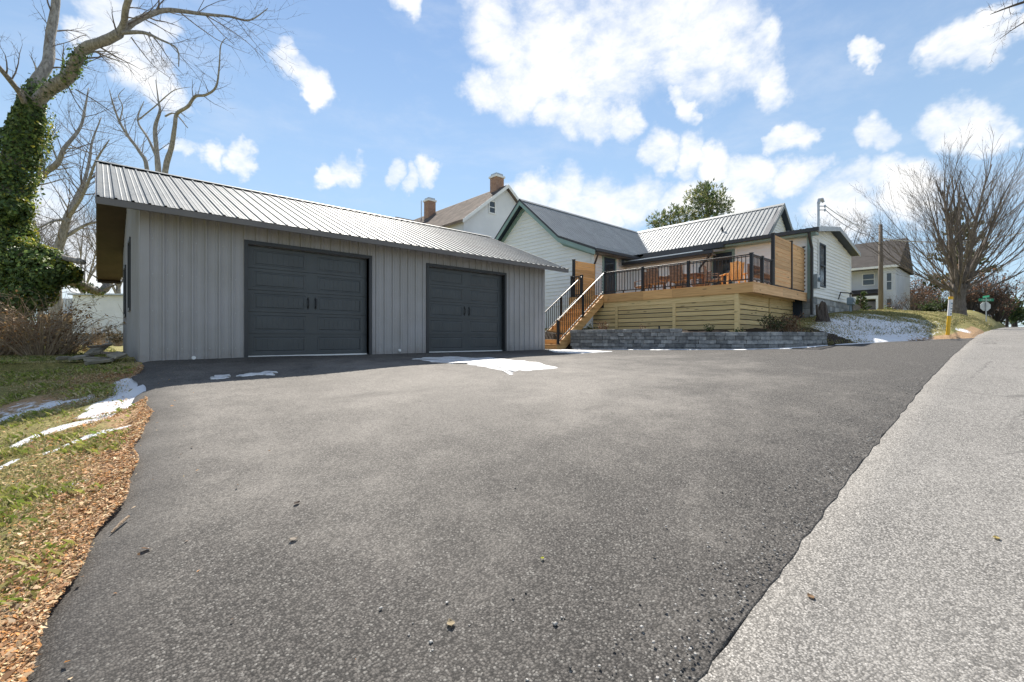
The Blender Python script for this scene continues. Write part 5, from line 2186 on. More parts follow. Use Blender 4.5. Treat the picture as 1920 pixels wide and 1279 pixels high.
def build_left_trees():
    R = random.Random(21)
    # grey tree seen between the ivy tree and the garage
    D = 21
    base = W(108, 640, D)
    base.z = gz(base.x, base.y)
    t = thing("bare_tree", base, "slanting bare tree in the gap between the ivy tree and the garage roof", "tree")
    mt, mw = MB(), MB()
    a = [base, W(105, 560, D), W(107, 480, D), W(120, 433, D), W(127, 406, D), W(145, 367, D + .3), W(159, 336, D + .6), W(168, 299, D + .9), W(173, 265, D + 1.2), W(190, 220, D + 1.5)]
    PA, QA = limb(mt, a, [.22, .20, .18, .16, .14, .095, .075, .06, .045, .02], 9)
    b = [W(126, 410, D), W(150, 374, D - .3), W(166, 340, D - .5), W(181, 300, D - .8), W(205, 262, D - 1)]
    PB, QB = limb(mt, b, [.10, .08, .062, .045, .02], 8)
    c = [W(124, 412, D), W(98, 415, D - .6), W(74, 428, D - 1.0)]
    PC, QC = limb(mt, c, [.08, .05, .03], 6)
    d = [W(112, 450, D), W(160, 422, D + .4), W(188, 415, D + .6)]
    PD, QD = limb(mt, d, [.09, .06, .04], 6)
    mt.build("trunk", M["bark"], t, smooth=True)
    ml = MB()
    cfg = dict(TW, wander=.18, up=.08)
    for (P, Q, k, L) in ((PA, QA, 34, 2.3), (PB, QB, 18, 1.9), (PC, QC, 9, 1.5), (PD, QD, 9, 1.6)):
        twigs_on(ml, mw, P, Q, k, R, cfg, L, .3)
    ml.build("branch", M["bark"], t)["kind"] = "stuff"
    mw.build("crown", M["twig"], t)["kind"] = "stuff"
    # tree curving up from behind the ivy
    D = 17
    base = W(45, 640, D)
    base.z = gz(base.x, base.y)
    t = thing("bare_tree", base, "thin bare tree arching out from behind the ivy trunk", "tree")
    mt, mw, ml = MB(), MB(), MB()
    a = [base, W(40, 480, D), W(45, 380, D), W(57, 354, D), W(79, 329, D), W(109, 304, D), W(120, 279, D), W(150, 240, D + .4), W(160, 200, D + .6), W(166, 165, D + .8)]
    PA, QA = limb(mt, a, [.16, .14, .12, .11, .10, .085, .07, .05, .035, .015], 8)
    b = [W(70, 338, D), W(78, 300, D - .3), W(74, 280, D - .4), W(84, 240, D - .5)]
    PB, QB = limb(mt, b, [.05, .04, .03, .012], 6)
    mt.build("trunk", M["bark"], t, smooth=True)
    for (P, Q, k, L) in ((PA, QA, 26, 1.5), (PB, QB, 10, 1.1)):
        twigs_on(ml, mw, P, Q, k, R, cfg, L, .35)
    ml.build("branch", M["bark"], t)["kind"] = "stuff"
    mw.build("crown", M["twig"], t)["kind"] = "stuff"
    # forked tree rising behind the garage roof
    D = 26
    base = W(304, 640, D)
    base.z = gz(base.x, base.y)
    t = thing("bare_tree", base, "gnarled forked bare tree rising behind the garage ridge", "tree")
    mt, mw, ml = MB(), MB(), MB()
    a = [base, W(302, 480, D), W(298, 340, D), W(294, 285, D), W(291, 240, D), W(300, 208, D), W(297, 188, D + .3), W(292, 150, D + .5)]
    PA, QA = limb(mt, a, [.30, .26, .16, .12, .10, .07, .045, .015], 9)
    b = [W(303, 420, D), W(310, 320, D - .3), W(322, 275, D - .5), W(328, 235, D - .8), W(332, 213, D - .9), W(352, 200, D - 1.2), W(366, 181, D - 1.4), W(386, 178, D - 1.6), W(405, 163, D - 1.8),
         W(411, 125, D - 2.0), W(414, 85, D - 2.2), W(425, 70, D - 2.3)]
    PB, QB = limb(mt, b, [.18, .155, .125, .10, .092, .082, .072, .062, .052, .038, .026, .012], 9)
    c = [W(296, 300, D), W(278, 260, D + .3), W(258, 226, D + .5), W(270, 190, D + .7)]
    PC, QC = limb(mt, c, [.09, .06, .045, .02], 6)
    d = [W(258, 226, D + .5), W(290, 200, D + .3), W(312, 180, D), W(330, 168, D - .2), W(358, 163, D - .5)]
    PD, QD = limb(mt, d, [.04, .035, .03, .02, .01], 5)
    e = [W(310, 218, D), W(328, 213, D - .5), W(352, 240, D - 1)]
    PE, QE = limb(mt, e, [.05, .04, .02], 5)
    mt.build("trunk", M["bark"], t, smooth=True)
    for (P, Q, k, L) in ((PA, QA, 12, 1.5), (PB, QB, 15, 1.2), (PC, QC, 6, 1.2), (PD, QD, 8, .9), (PE, QE, 3, .8)):
        twigs_on(ml, mw, P, Q, k, R, dict(TW, kids=[3, 3, 2]), L, .4)
    ml.build("branch", M["bark"], t)["kind"] = "stuff"
    mw.build("crown", M["twig"], t)["kind"] = "stuff"
    # slender tree whose leader leans left above the roof
    D = 30
    base = W(282, 640, D)
    base.z = gz(base.x, base.y)
    t = thing("bare_tree", base, "slender bare tree leaning left above the garage roof", "tree")
    mt, mw, ml = MB(), MB(), MB()
    a = [base, W(280, 460, D), W(276, 320, D), W(262, 285, D), W(240, 255, D), W(224, 228, D), W(212, 195, D), W(205, 168, D)]
    PA, QA = limb(mt, a, [.20, .17, .12, .10, .085, .07, .045, .02], 8)
    b = [W(224, 228, D), W(230, 200, D), W(222, 180, D), W(234, 165, D)]
    PB, QB = limb(mt, b, [.04, .035, .025, .01], 5)
    mt.build("trunk", M["bark"], t, smooth=True)
    for (P, Q, k, L) in ((PA, QA, 22, 2.4), (PB, QB, 4, .8)):
        twigs_on(ml, mw, P, Q, k, R, dict(TW, kids=[4, 3, 3]), L, .35)
    ml.build("branch", M["bark"], t)["kind"] = "stuff"
    mw.build("crown", M["twig"], t)["kind"] = "stuff"
    # farther bare trees
    thin = {"levels": 3, "kids": [7, 5, 4], "mains": 8, "rmin": .009, "wander": .13, "up": .07}
    k = 0
    for (px, D, h, lab) in ((8, 34, 11.5, "bare tree at the far left edge beyond the ivy trunk"), (75, 40, 11, "bare tree far behind the ivy bush and the small white shed"),
                            (158, 46, 15, "tall fine twigged bare tree behind the white shed"), (222, 42, 13.5, "fine twigged bare tree behind the left end of the garage"),
                            (250, 60, 16, "distant bare tree mostly hidden by the garage gable"), (395, 48, 15, "bare tree whose tips just show over the garage roof")):
        k += 1
        b = W(px, 640, D)
        bare_tree((b.x, b.y, gz(b.x, b.y)), h, .22, lab, 40 + k, thin)


def build_vase_tree():
    R = random.Random(5)
    base = Vector((41.0, 2.4, 0))
    base.z = gz(41, 2.4) - .1
    t = thing("vase_shaped_tree", base, "huge bare tree fanning out from a short thick trunk at the road bend", "tree")
    mt, mw, ml = MB(), MB(), MB()
    limb(mt, [base - Vector((0, 0, .3)), base + Vector((0, 0, .25)), base + Vector((0, 0, .9)), base + Vector((.05, 0, 1.7)), base + Vector((.05, 0, 2.3))], [.52, .42, .36, .38, .28], 14)
    for k in range(7):
        a = 6.28 * k / 7
        limb(mt, [base + Vector((.30 * math.cos(a), .30 * math.sin(a), -.2)), base + Vector((.25 * math.cos(a), .25 * math.sin(a), .8)), base + Vector((.36 * math.cos(a), .36 * math.sin(a), 2.0))], [.16, .11, .09], 7)
    mt.build("trunk", M["bark_ash"], t, smooth=True)
    cfg = {"levels": 3, "kids": [10, 6, 4], "angle": (.18, .60), "ratio": (.34, .58), "wander": .085, "up": .045, "rmin": .0065, "from": .20, "split": .028}
    right = Vector((CA, -SA, 0))
    away = Vector((SA, CA, 0))
    # heavy leaders as in the photograph: (lean right, lean away, height, radius)
    for (x, y, L, r) in ((-.13, .05, 6.4, .25), (.02, .2, 7.2, .10), (.10, -.10, 7.9, .15), (.22, .1, 7.6, .11), (-.22, -.15, 7.4, .10), (.40, .05, 7.2, .13), (-.06, -.2, 7.8, .09), (.30, -.25, 7.2, .09)):
        d = (right * x + away * y + Vector((0, 0, 1))).normalized()
        grow(ml, mw, base + Vector((0, 0, 1.7)) + right * x * .9 + away * y, d, L, r, 0, R, cfg)
    n = 27
    for i in range(n):
        az = 2.39996 * i
        tilt = .30 + 1.05 * ((i + .5) / n) ** .85
        d = right * math.cos(az) * math.sin(tilt) + away * math.sin(az) * math.sin(tilt) + Vector((0, 0, math.cos(tilt)))
        L = 7.5 - 1.5 * ((i + .5) / n)
        c2 = dict(cfg, up=.05 + .07 * (tilt / 1.3), kids=[9, 5, 4])
        grow(ml, mw, base + Vector((0, 0, R.uniform(1.3, 2.1))) + Vector((d.x, d.y, 0)) * .3, d, L * R.uniform(.85, 1.05), R.uniform(.032, .065), 0, R, c2)
    ml.build("branch", M["bark_ash"], t)["kind"] = "stuff"
    mw.build("crown", M["twig"], t)["kind"] = "stuff"


def conifer(base, h, rad, label, seed, n=2600, cols=None, low=.12, size=.30, group=None, ragged=.5, lean=0):
    R = random.Random(seed)
    base = Vector(base)
    t = thing("evergreen_tree", base, label, "tree", group)
    mt = MB()
    limb(mt, [base - Vector((0, 0, .2)), base + Vector((lean * .5, 0, h * .5)), base + Vector((lean, 0, h * .97))], [rad * .10, rad * .06, .02], 7)
    cols = cols or [(.045, .085, .03), (.07, .115, .035), (.11, .14, .045), (.035, .065, .03)]
    mc = MB()
    nb = int(26 + h * 2.2)
    for i in range(nb):
        f = low + (1 - low) * ((i + R.random()) / nb)
        L = rad * (1 - f) ** .65 * R.uniform(.5 if ragged > .3 else .8, 1.15) + .15
        az = R.uniform(0, 6.283)
        d = Vector((math.cos(az), math.sin(az), R.uniform(.05, .55))).normalized()
        p0 = base + Vector((lean * f, 0, h * f))
        pts = [p0, p0 + d * L * .5 + Vector((0, 0, .02)), p0 + d * L + Vector((0, 0, .12 * L))]
        mt.tube(pts, [.035, .022, .008], 4, cap=False)
        for q in range(int(n / nb)):
            g = R.uniform(.25, 1.05)
            c = pts[0].lerp(pts[2], g) + rvec(R) * .16 * L * R.uniform(.2, 1)
            a = (d + rvec(R) * .8 + Vector((0, 0, .5))).normalized()
            b = a.orthogonal().normalized()
            b = Matrix.Rotation(R.uniform(0, 6.3), 3, a) @ b
            s = size * R.uniform(.5, 1.2)
            col = R.choice(cols)
            kk = R.uniform(.7, 1.3)
            mc.quad(c - b * s * .12, c + a * s * .5 - b * s * .22, c + a * s, c + a * s * .5 + b * s * .22, tuple(x * kk for x in col))
    mt.build("trunk", M["bark_dark"], t)
    mc.build("crown", M["leaf"], t)["kind"] = "stuff"
    return t


def lobed_tree(base, zg, lobes, depth, n, label, seed):
    """loose long needled evergreen: tufts thin out from the middle of each lobe of the crown"""
    R = random.Random(seed)
    base = Vector((base.x, base.y, zg))
    t = thing("evergreen_tree", base, label, "tree")
    mt, mc = MB(), MB()
    top = W(lobes[0][0], lobes[0][1], depth)
    limb(mt, [base, base.lerp(top, .5), top + Vector((0, 0, 1.0))], [.28, .2, .04], 7)
    cols = [(.075, .11, .045), (.11, .145, .055), (.17, .185, .075), (.06, .09, .04), (.22, .22, .10)]
    tot = sum(l[2] ** 2 for l in lobes)
    for (px, py, r, _) in lobes:
        c = W(px, py, depth) + Vector((SA, CA, 0)) * R.uniform(-1.2, 1.2)
        rr = r / F_PX * depth
        mt.tube([base.lerp(top, .8), base.lerp(top, .9).lerp(c, .6), c], [.09, .05, .015], 4, cap=False)
        for i in range(int(n * r * r / tot)):
            d = rvec(R)
            f = R.random() ** .55 * 1.18
            p = c + Vector((d.x, d.y, d.z * 1.0)) * rr * f
            if i % 6 == 0:
                mt.tube([p - d * .7, p], [.014, .006], 3, cap=False)
            col = R.choice(cols)
            for q in range(6):
                a = (d * .7 + rvec(R) * .75 + Vector((0, 0, .45))).normalized()
                b = a.orthogonal().normalized()
                b = Matrix.Rotation(R.uniform(0, 6.3), 3, a) @ b
                s = R.uniform(.22, .48)
                k = R.uniform(.9, 1.9)
                mc.quad(p - b * s * .04, p + a * s * .5 - b * s * .10, p + a * s, p + a * s * .5 + b * s * .10, tuple(x * k for x in col))
    mt.build("trunk", M["bark_dark"], t)
    mc.build("crown", M["leaf"], t)["kind"] = "stuff"


def shrub(base, h, r, label, seed, stems=40, leaves=500, cols=((.05, .07, .025),), lsize=.05, mat="bark_brown", group=None, name="shrub", spread=.7, arch=0.0):
    R = random.Random(seed)
    base = Vector(base)
    t = thing(name, base, label, "shrub", group)
    ms, mc = MB(), MB()
    tips = []
    for i in range(stems):
        az = R.uniform(0, 6.283)
        k = R.random() ** .6
        d = Vector((math.cos(az) * spread * k, math.sin(az) * spread * k, 1)).normalized()
        p = base + Vector((math.cos(az) * r * .35 * k, math.sin(az) * r * .35 * k, -.05))
        L = h * R.uniform(.55, 1.1)
        pts = [p]
        for s in range(4):
            d = (d + rvec(R) * .14 + Vector((math.cos(az), math.sin(az), -.9)) * arch * (s / 4)).normalized()
            pts.append(pts[-1] + d * L / 4)
        w = max(.003, h * .0075) * R.uniform(.7, 1.4)
        ms.tube(pts, [w, w * .85, w * .65, w * .45, w * .2], 4, cap=False)
        tips += pts[2:]
        for q in range(3):
            a = R.choice(pts[1:])
            ms.tube([a, a + (d + rvec(R) * .7).normalized() * L * .18, a + (d + rvec(R) * .8).normalized() * L * .3], [w * .5, w * .35, w * .15], 3, cap=False)
            tips.append(a + d * L * .2)
    ms.build("stem", M[mat], t)
    if leaves:
        def samp():
            p = R.choice(tips)
            s = rvec(R)
            return p + s * R.uniform(0, .10) * h, s
        leaf_cloud(mc, leaves, samp, lsize, list(cols), R)
        mc.build("leaves", M["leaf"], t)["kind"] = "stuff"
    return t


def build_plants():
    brown = ((.16, .085, .045), (.26, .15, .075), (.11, .06, .035))
    green = ((.045, .07, .022), (.07, .10, .03), (.03, .05, .018))
    on = lambda u, v: (u, v, gz(u, v))
    gs = "small plants in the bed above the block wall"
    shrub(on(15.95, 5.15), .55, .35, "bushy dark green shrub with brown top beside the right slatted skirting", 61, 60, 900, green + brown[:1], .05, group=gs)
    shrub(on(17.6, 5.15), .62, .40, "reddish brown twiggy shrub under the right end of the deck", 62, 70, 700, brown, .05, group=gs)
    shrub(on(16.7, 4.75), .40, .3, "small brown dried shrub between the green shrub and the wall end", 72, 40, 300, brown, .04, group=gs)
    shrub(on(14.55, 6.62), .22, .22, "low green tuft on the wall just left of the deck corner post", 63, 34, 260, green, .04, group=gs)
    shrub(on(14.75, 5.72), .18, .2, "low green tuft on the wall just right of the deck corner post", 64, 30, 200, green, .04, group=gs)
    shrub(on(14.15, 8.75), .28, .2, "small brown sprig before the middle skirting panel", 65, 16, 60, brown, .035, group=gs)
    shrub(on(14.0, 10.35), .46, .25, "brown leafy shrub before the skirting near the stairs", 66, 34, 260, brown, .045, group=gs)
    shrub(on(14.1, 11.0), .34, .22, "dark green little shrub right beside the stair stringer", 67, 34, 260, green, .045, group=gs)
    shrub(on(14.1, 9.35), .14, .15, "tiny dried tuft on the wall before the left skirting panel", 68, 16, 60, brown, .03, group=gs)
    # thicket left of the lawn
    gt = "brush thicket below the ivy"
    for k, (px, D, h, r, lab, lv, sp) in enumerate((
            (20, 11.2, 1.35, .8, "tangled brown brush at the left edge below the ivy", 260, .9), (78, 10.9, 1.55, .8, "tall brown brush with dry leaves at the foot of the ivy tree", 420, .8),
            (112, 12.0, 1.25, .7, "pale arching brush right of the ivy tree foot", 160, 1.0), (52, 12.2, 1.7, .8, "dense brown brush behind the ivy skirt", 420, .7),
            (140, 13.6, .9, .6, "low straw coloured brush before the white shed", 120, 1.0), (-25, 10.6, 1.5, .8, "dark brush half outside the left edge", 300, .9))):
        b = W(px, 640, D)
        shrub(on(b.x, b.y), h, r, lab, 80 + k, 70, lv, ((.30, .16, .06), (.20, .11, .05), (.34, .22, .10)), .055, group=gt, name="brush", spread=sp, arch=.22)
    for k, (px, D, h, lab) in enumerate(((182, 27, 1.5, "leafless twiggy shrub against the white shed wall"), (222, 26, 1.0, "dark low shrub at the right end of the shed foundation"))):
        b = W(px, 640, D)
        shrub(on(b.x, b.y), h, .5, lab, 95 + k, 46, 40 if k == 0 else 900, ((.05, .05, .03), (.10, .08, .05)), .08, name="shrub")
    # right side
    for k, (px, D, h, r, lab, lv, cols) in enumerate((
            (1742, 34, .75, .5, "round dark green shrub left of the fan shaped tree", 900, green), (1768, 36, 1.1, .5, "dark green shrub close to the fan shaped tree trunk", 900, green),
            (1680, 46, 1.6, .7, "leafless purple brown shrub beside the grey house", 60, brown), (1662, 38, .6, .4, "yellow green low shrub right of the utility pole", 400, ((.22, .22, .05), (.14, .16, .04))),
            (1712, 44, 1.9, .8, "leafless reddish shrub right of the grey house", 80, brown))):
        b = W(px, 600, D)
        shrub(on(b.x, b.y), h, r, lab, 110 + k, 60, lv, cols, .11, mat="bark_dark", name="shrub")
    b = W(1614, 600, 27)
    conifer(on(b.x, b.y), 1.25, .28, "small green conifer sapling before the porch of the grey house", 131, 900, low=.05, size=.12)
    lobed_tree(W(1328, 640, 44), 2.2, [(1326, 388, 36, 0), (1316, 368, 24, 0), (1340, 366, 20, 0), (1331, 346, 12, 0), (1329, 355, 15, 0), (1352, 394, 18, 0), (1292, 400, 22, 0), (1330, 420, 36, 0)],
               44, 1150, "tall loose evergreen rising behind the right roof ridge", 132)
    lobed_tree(W(1250, 640, 46), 2.2, [(1258, 412, 24, 0), (1240, 414, 18, 0), (1226, 420, 12, 0), (1265, 425, 30, 0)], 46, 420, "lower pale evergreen left of the tall evergreen behind the roof", 133)
    b = W(1795, 640, 52)
    conifer(on(b.x, b.y), 11.5, 4.2, "yellowish evergreen showing through the fan shaped tree", 134, 2600, cols=[(.12, .13, .05), (.08, .10, .04), (.17, .15, .06)], low=.12, size=.55)
    for k, (px, D, h, rr, lab) in enumerate(((1888, 62, 4.2, 2.0, "dark evergreen at the road bend right of the stop sign"), (1905, 75, 4.0, 2.4, "farther dark evergreen at the right edge by the road"))):
        b = W(px, 640, D)
        conifer((b.x, b.y, gz(b.x, b.y)), h, rr, lab, 140 + k, 1800, low=.03, size=.5, ragged=.1)
    # brown thicket behind the stop sign
    for k, (px, D, h, lab) in enumerate(((1818, 46, 3.6, "rust brown thicket left of the stop sign"), (1845, 48, 4.2, "tall rust brown thicket right behind the stop sign"), (1868, 50, 3.8, "rust brown thicket right of the stop sign"),
                                         (1720, 58, 4.0, "brown leafed thicket beside the grey house"), (1745, 60, 4.4, "brown leafed thicket behind the round green shrubs"))):
        b = W(px, 640, D)
        shrub(on(b.x, b.y), h, 1.3, lab, 150 + k, 90, 1500, ((.20, .11, .07), (.30, .17, .11), (.13, .08, .055)), .16, mat="bark_dark", name="thicket", group="rust brown thickets along the road", spread=.65)
    thin = {"levels": 3, "kids": [7, 5, 4], "mains": 6, "rmin": .012, "wander": .12, "up": .05, "tilt": (.3, 1.0)}
    for k, (px, D, h, lab) in enumerate(((1585, 62, 15.0, "bare tree behind the roof of the addition left of the grey house"), (1530, 70, 15.5, "distant bare tree behind the service mast"),
                                         (1640, 82, 17.0, "bare tree above the grey house roof"), (1900, 85, 11.0, "bare tree hanging over the road at the right edge"), (1726, 66, 6.5, "low spreading bare tree right of the grey house"))):
        b = W(px, 640, D)
        bare_tree((b.x, b.y, gz(b.x, b.y)), h, .26, lab, 60 + k, thin, mat="bark_dark")
    # limb of a tree across the road reaching into the top right corner
    base = Vector((19.0, -7.6, 0))
    base.z = gz(base.x, base.y)
    t = thing("roadside_tree", base, "bare branches reaching into the top right corner of the view", "tree")
    R = random.Random(8)
    mt, mw, ml = MB(), MB(), MB()
    PT, QT = limb(mt, [base - Vector((0, 0, .2)), base + Vector((.1, .2, 3)), base + Vector((.2, .3, 6)), base + Vector((.3, .4, 9.5)), base + Vector((.2, .6, 13))], [.34, .28, .24, .17, .06], 10)
    D = 12.5
    a = [base + Vector((.2, .3, 6.6)), W(2000, -20, D + .3), W(1920, 4, D), W(1885, 16, D - .2), W(1857, 27, D - .3)]
    PA, QA = limb(mt, a, [.09, .055, .032, .02, .007], 6)
    b = [base + Vector((.15, .28, 5.8)), W(2000, -5, D + .8), W(1920, 42, D + .6), W(1895, 58, D + .5), W(1875, 73, D + .4)]
    PB, QB = limb(mt, b, [.07, .04, .018, .012, .006], 6)
    mt.build("trunk", M["bark_dark"], t, smooth=True)
    for (P, Q, k, L) in ((PA, QA, 9, .7), (PB, QB, 8, .6)):
        twigs_on(ml, mw, P, Q, k, R, TW, L, .4)
    for i in range(9):
        f = 6 + i * .75
        az = 2.4 * i
        grow(ml, mw, base + Vector((.2, .4, f)), Vector((math.cos(az), math.sin(az) - .5, .8)), 3.2, .06, 0, R, dict(CFG, kids=[5, 3, 2]))
    ml.build("branch", M["bark_dark"], t)["kind"] = "stuff"
    mw.build("crown", M["twig"], t)["kind"] = "stuff"


build_ivy_tree()
build_left_trees()
build_vase_tree()
build_plants()

# ------------------------------------------------------------------ neighbouring houses


def window(parent, P, a, b, z0, z1, trim="white", rows=2):
    """window on a wall: P(x, z, h) -> point"""
    m = MB()

    def slab(x0, x1, y0, y1, h0, h1):
        c = [P(x0, y0, h0), P(x1, y0, h0), P(x1, y1, h0), P(x0, y1, h0)]
        off = Vector(P(x0, y0, h1)) - Vector(P(x0, y0, h0))
        m.prism(c, off)
    w = .09
    slab(a - w, a, z0 - w, z1 + w, .002, .05)
    slab(b, b + w, z0 - w, z1 + w, .002, .05)
    slab(a, b, z1, z1 + w, .002, .05)
    slab(a, b, z0 - w, z0, .002, .07)
    zm = (z0 + z1) / 2
    slab(a, b, zm - .035, zm + .035, .002, .035)
    o = m.build("window", M[trim], parent, org=P((a + b) / 2, z0, 0))
    for (p, q) in ((z0, zm - .035), (zm + .035, z1)):
        m = MB()
        m.quad(P(a, p, .012), P(b, p, .012), P(b, q, .012), P(a, q, .012))
        m.build("pane", M["glass"], o)
    return o


def chimney(parent, c, w, z0, z1):
    """brick chimney, its bricks real pieces"""
    m = MB()
    m.box((c[0] - w + .03, c[1] - w + .03, z0), (c[0] + w - .03, c[1] + w - .03, z1 - .2))
    o = m.build("chimney", M["concrete"], parent, org=(c[0], c[1], z0))
    z = z0
    k = 0
    bh = .155
    while z < z1 - .25:
        for (ax, s) in ((0, -1), (1, -1)):
            x = -w - (.14 if k % 2 else 0)
            while x < w - .02:
                x1 = min(x + .30, w)
                x0 = max(x, -w)
                if x1 - x0 > .05:
                    b = MB()
                    h = w + rnd.uniform(-.008, .008)
                    if ax == 0:
                        b.box((c[0] + x0 + .008, c[1] - h, z + .008), (c[0] + x1 - .008, c[1] - w + .06, z + bh))
                    else:
                        b.box((c[0] - h, c[1] + x0 + .008 + (.062 if x0 <= -w + .001 else 0), z + .008), (c[0] - w + .06, c[1] + x1 - .008, z + bh))
                    b.build("brick", M["brick"], o)
                x += .30
        z += bh
        k += 1
    m = MB()
    m.box((c[0] - w - .08, c[1] - w - .08, z1 - .24), (c[0] + w + .08, c[1] + w + .08, z1 - .08))
    m.build("cap", M["white"], o)
    m = MB()
    m.box((c[0] - w + .05, c[1] - w + .05, z1 - .08), (c[0] + w - .05, c[1] + w - .05, z1 + .12))
    m.build("flue_cover", M["galv"], o)


def build_white_house():
    V0, UR, ZR, PT = 28.5, 25.2, 13.15, .79
    hw = 4.3
    g = thing("white_gabled_house", (UR, V0, 1), "tall white house with brown shingle roof and two brick chimneys behind the garage", "house")
    m = MB()
    L = 15
    ze = ZR - .25 - PT * hw
    m.prism([(UR - hw, V0, .5), (UR + hw, V0, .5), (UR + hw, V0, ze), (UR, V0, ZR - .25), (UR - hw, V0, ze)], (0, L, 0))
    m.build("wall", M["stucco"], g)
    ov = .35
    for s in (-1, 1):
        m = MB()
        e = hw + .35
        a, b = (UR, V0 - ov, ZR), (UR + s * e, V0 - ov, ZR - PT * e)
        m.prism([a, b, (b[0], b[1], b[2] - .16), (a[0], a[1], a[2] - .16)], (0, L + .7, 0))
        r = m.build("roof_slope", M["shingle"], g, org=(UR, V0, ZR))
        m = MB()
        m.prism([(a[0], a[1] - .03, a[2] + .02), (b[0], b[1] - .03, b[2] + .02), (b[0], b[1] - .03, b[2] - .28), (a[0], a[1] - .03, a[2] - .28)], (0, .028, 0))
        m.build("rake_board", M["white"], g)
        if s < 0:   # shingle courses as stepped strips
            m = MB()
            n = 30
            for k in range(n):
                e0, e1 = e * k / n, e * (k + 1) / n + .02
                z0, z1 = ZR - PT * e0 + .012, ZR - PT * e1 + .035
                m.quad((UR - e0, V0 - ov + .01, z0), (UR - e1, V0 - ov + .01, z1), (UR - e1, V0 + L, z1), (UR - e0, V0 + L, z0))
            o = m.build("shingle_courses", M["shingle"], r)
            o["kind"] = "stuff"
    P = lambda x, z, h: (x, V0 - h, z)
    window(g, P, UR - 1.75, UR - 1.2, 10.6, 11.5)
    window(g, P, UR - 3.3, UR - 2.3, 6.9, 8.6)
    m = MB()
    m.box((UR + .9, V0 - .14, .8), (UR + 1.1, V0 - .002, ZR - 1.6))
    m.build("flue_board", M["white"], g)
    chimney(g, (UR - .1, V0 + 1.0), .42, ZR - 1.4, ZR + 1.05)
    chimney(g, (UR - .7, V0 + 10.6), .42, ZR - 1.6, ZR + 1.05)
    # cross gable on the left slope
    v = V0 + 9.2
    m = MB()
    m.prism([(UR - 5.2, v - 2.2, ZR - 3.6), (UR - 5.2, v, ZR - 1.7), (UR - 5.2, v + 2.2, ZR - 3.6)], (4, 0, 0))
    m.build("dormer", M["shingle_dark"], g)
    # lower hipped porch roof at the near left corner
    m = MB()
    x0, x1, y0, y1, z = UR - 7.4, UR - 3.2, V0 - 3.0, V0 + 2.0, 7.55
    c = ((x0 + x1) / 2 + .4, (y0 + y1) / 2 + .6, z + 1.05)
    b = [(x0, y0, z), (x1, y0, z), (x1, y1, z), (x0, y1, z)]
    for i in range(4):
        m.tri(b[i], b[(i + 1) % 4], c)
    m.box((x0 + .02, y0 + .02, z - .18), (x1 - .02, y1 - .02, z - .004))
    m.build("porch_roof", M["shingle"], g)
    m = MB()
    m.box((x0 + .3, y0 + .3, .5), (x1 - .3, y1 - .3, z - .19))
    m.build("porch_wall", M["stucco"], g)
    m = MB()
    p = W(790, 410, 47)
    m.tube([(p.x, p.y, 11.6), (p.x, p.y, 14.6)], .05, 6)
    m.build("vent_pipe", M["galv"], g)


def build_grey_house():
    U0, V0, V1, ZE, ZR = 65.0, 8.5, 17.5, 8.4, 12.0
    g = thing("grey_house", (U0, V0, 3), "pale grey two storey house with dark shingle roof and porch behind the utility pole", "house")
    m = MB()
    m.box((U0, V0, 2.2), (U0 + 8.5, V1, ZE))
    m.build("wall", M["blue_white"], g)
    m = MB()   # the nearer bay stands forward
    m.box((U0 - 1.2, V0 + .05, 2.2), (U0 + .01, V0 + 1.30, ZE - .05))
    m.build("bay", M["blue_white"], g)
    m = MB()
    z = 2.9
    while z < ZE - .1:
        m.box((U0 - .03, V0 + 1.32, z), (U0 - .002, V1, z + .17))
        m.box((U0 - 1.23, V0 + .06, z), (U0 - 1.202, V0 + 1.29, z + .17))
        z += .2
    m.build("siding", M["blue_white"], g)["kind"] = "stuff"
    m = MB()
    um = U0 + 4.2
    m.prism([(U0 - 1.6, V0 - .3, ZE - .1), (um, V0 - .3, ZR), (U0 + 9, V0 - .3, ZE - .1), (U0 + 9, V0 - .3, ZE - .25), (U0 - 1.6, V0 - .3, ZE - .25)], (0, V1 - V0 + .6, 0))
    m.build("roof", M["shingle_dark"], g)
    m = MB()
    m.box((U0 - 1.7, V0 - .35, ZE - .32), (U0 - 1.5, V1 + .3, ZE - .08))
    m.build("fascia_board", M["white"], g)
    P = lambda x, z, h: (U0 - .03 - h, x, z)
    window(g, P, V0 + 2.1, V0 + 3.1, 6.5, 7.7)
    P2 = lambda x, z, h: (U0 - 1.232 - h, x, z)
    window(g, P2, V0 + .4, V0 + .8, 5.7, 7.5, "blue_white")
    window(g, P2, V0 + .4, V0 + .8, 3.3, 4.7, "blue_white")
    m = MB()
    m.box((U0 - 2.4, V0 + 1.35, 5.05), (U0 - .04, V1, 5.30))
    m.prism([(U0 - 2.5, V0 + 1.35, 5.31), (U0 - .05, V0 + 1.35, 5.95), (U0 - .05, V0 + 1.35, 5.32)], (0, V1 - V0 - 1.4, 0))
    m.build("porch_roof", M["shingle_dark"], g)
    m = MB()
    m.box((U0 - 2.45, V0 + 1.33, 4.72), (U0 - 2.3, V1, 5.045))
    m.build("porch_beam", M["white"], g)
    for v in (V0 + 1.45, V0 + 4.6, V0 + 7.8):
        m = MB()
        m.box((U0 - 2.45, v - .1, 2.3), (U0 - 2.25, v + .1, 4.71))
        m.build("porch_column", M["white"], g)
    m = MB()
    m.box((U0 - .07, V0 + 1.8, 3.0), (U0 - .035, V0 + 4.4, 4.75))
    m.build("porch_window", M["glass"], g)
    chz = ZR
    m = MB()
    m.box((um - .3, V0 + 6.2, ZR - .6), (um + .3, V0 + 6.8, ZR + .8))
    m.build("chimney", M["brick"], g)


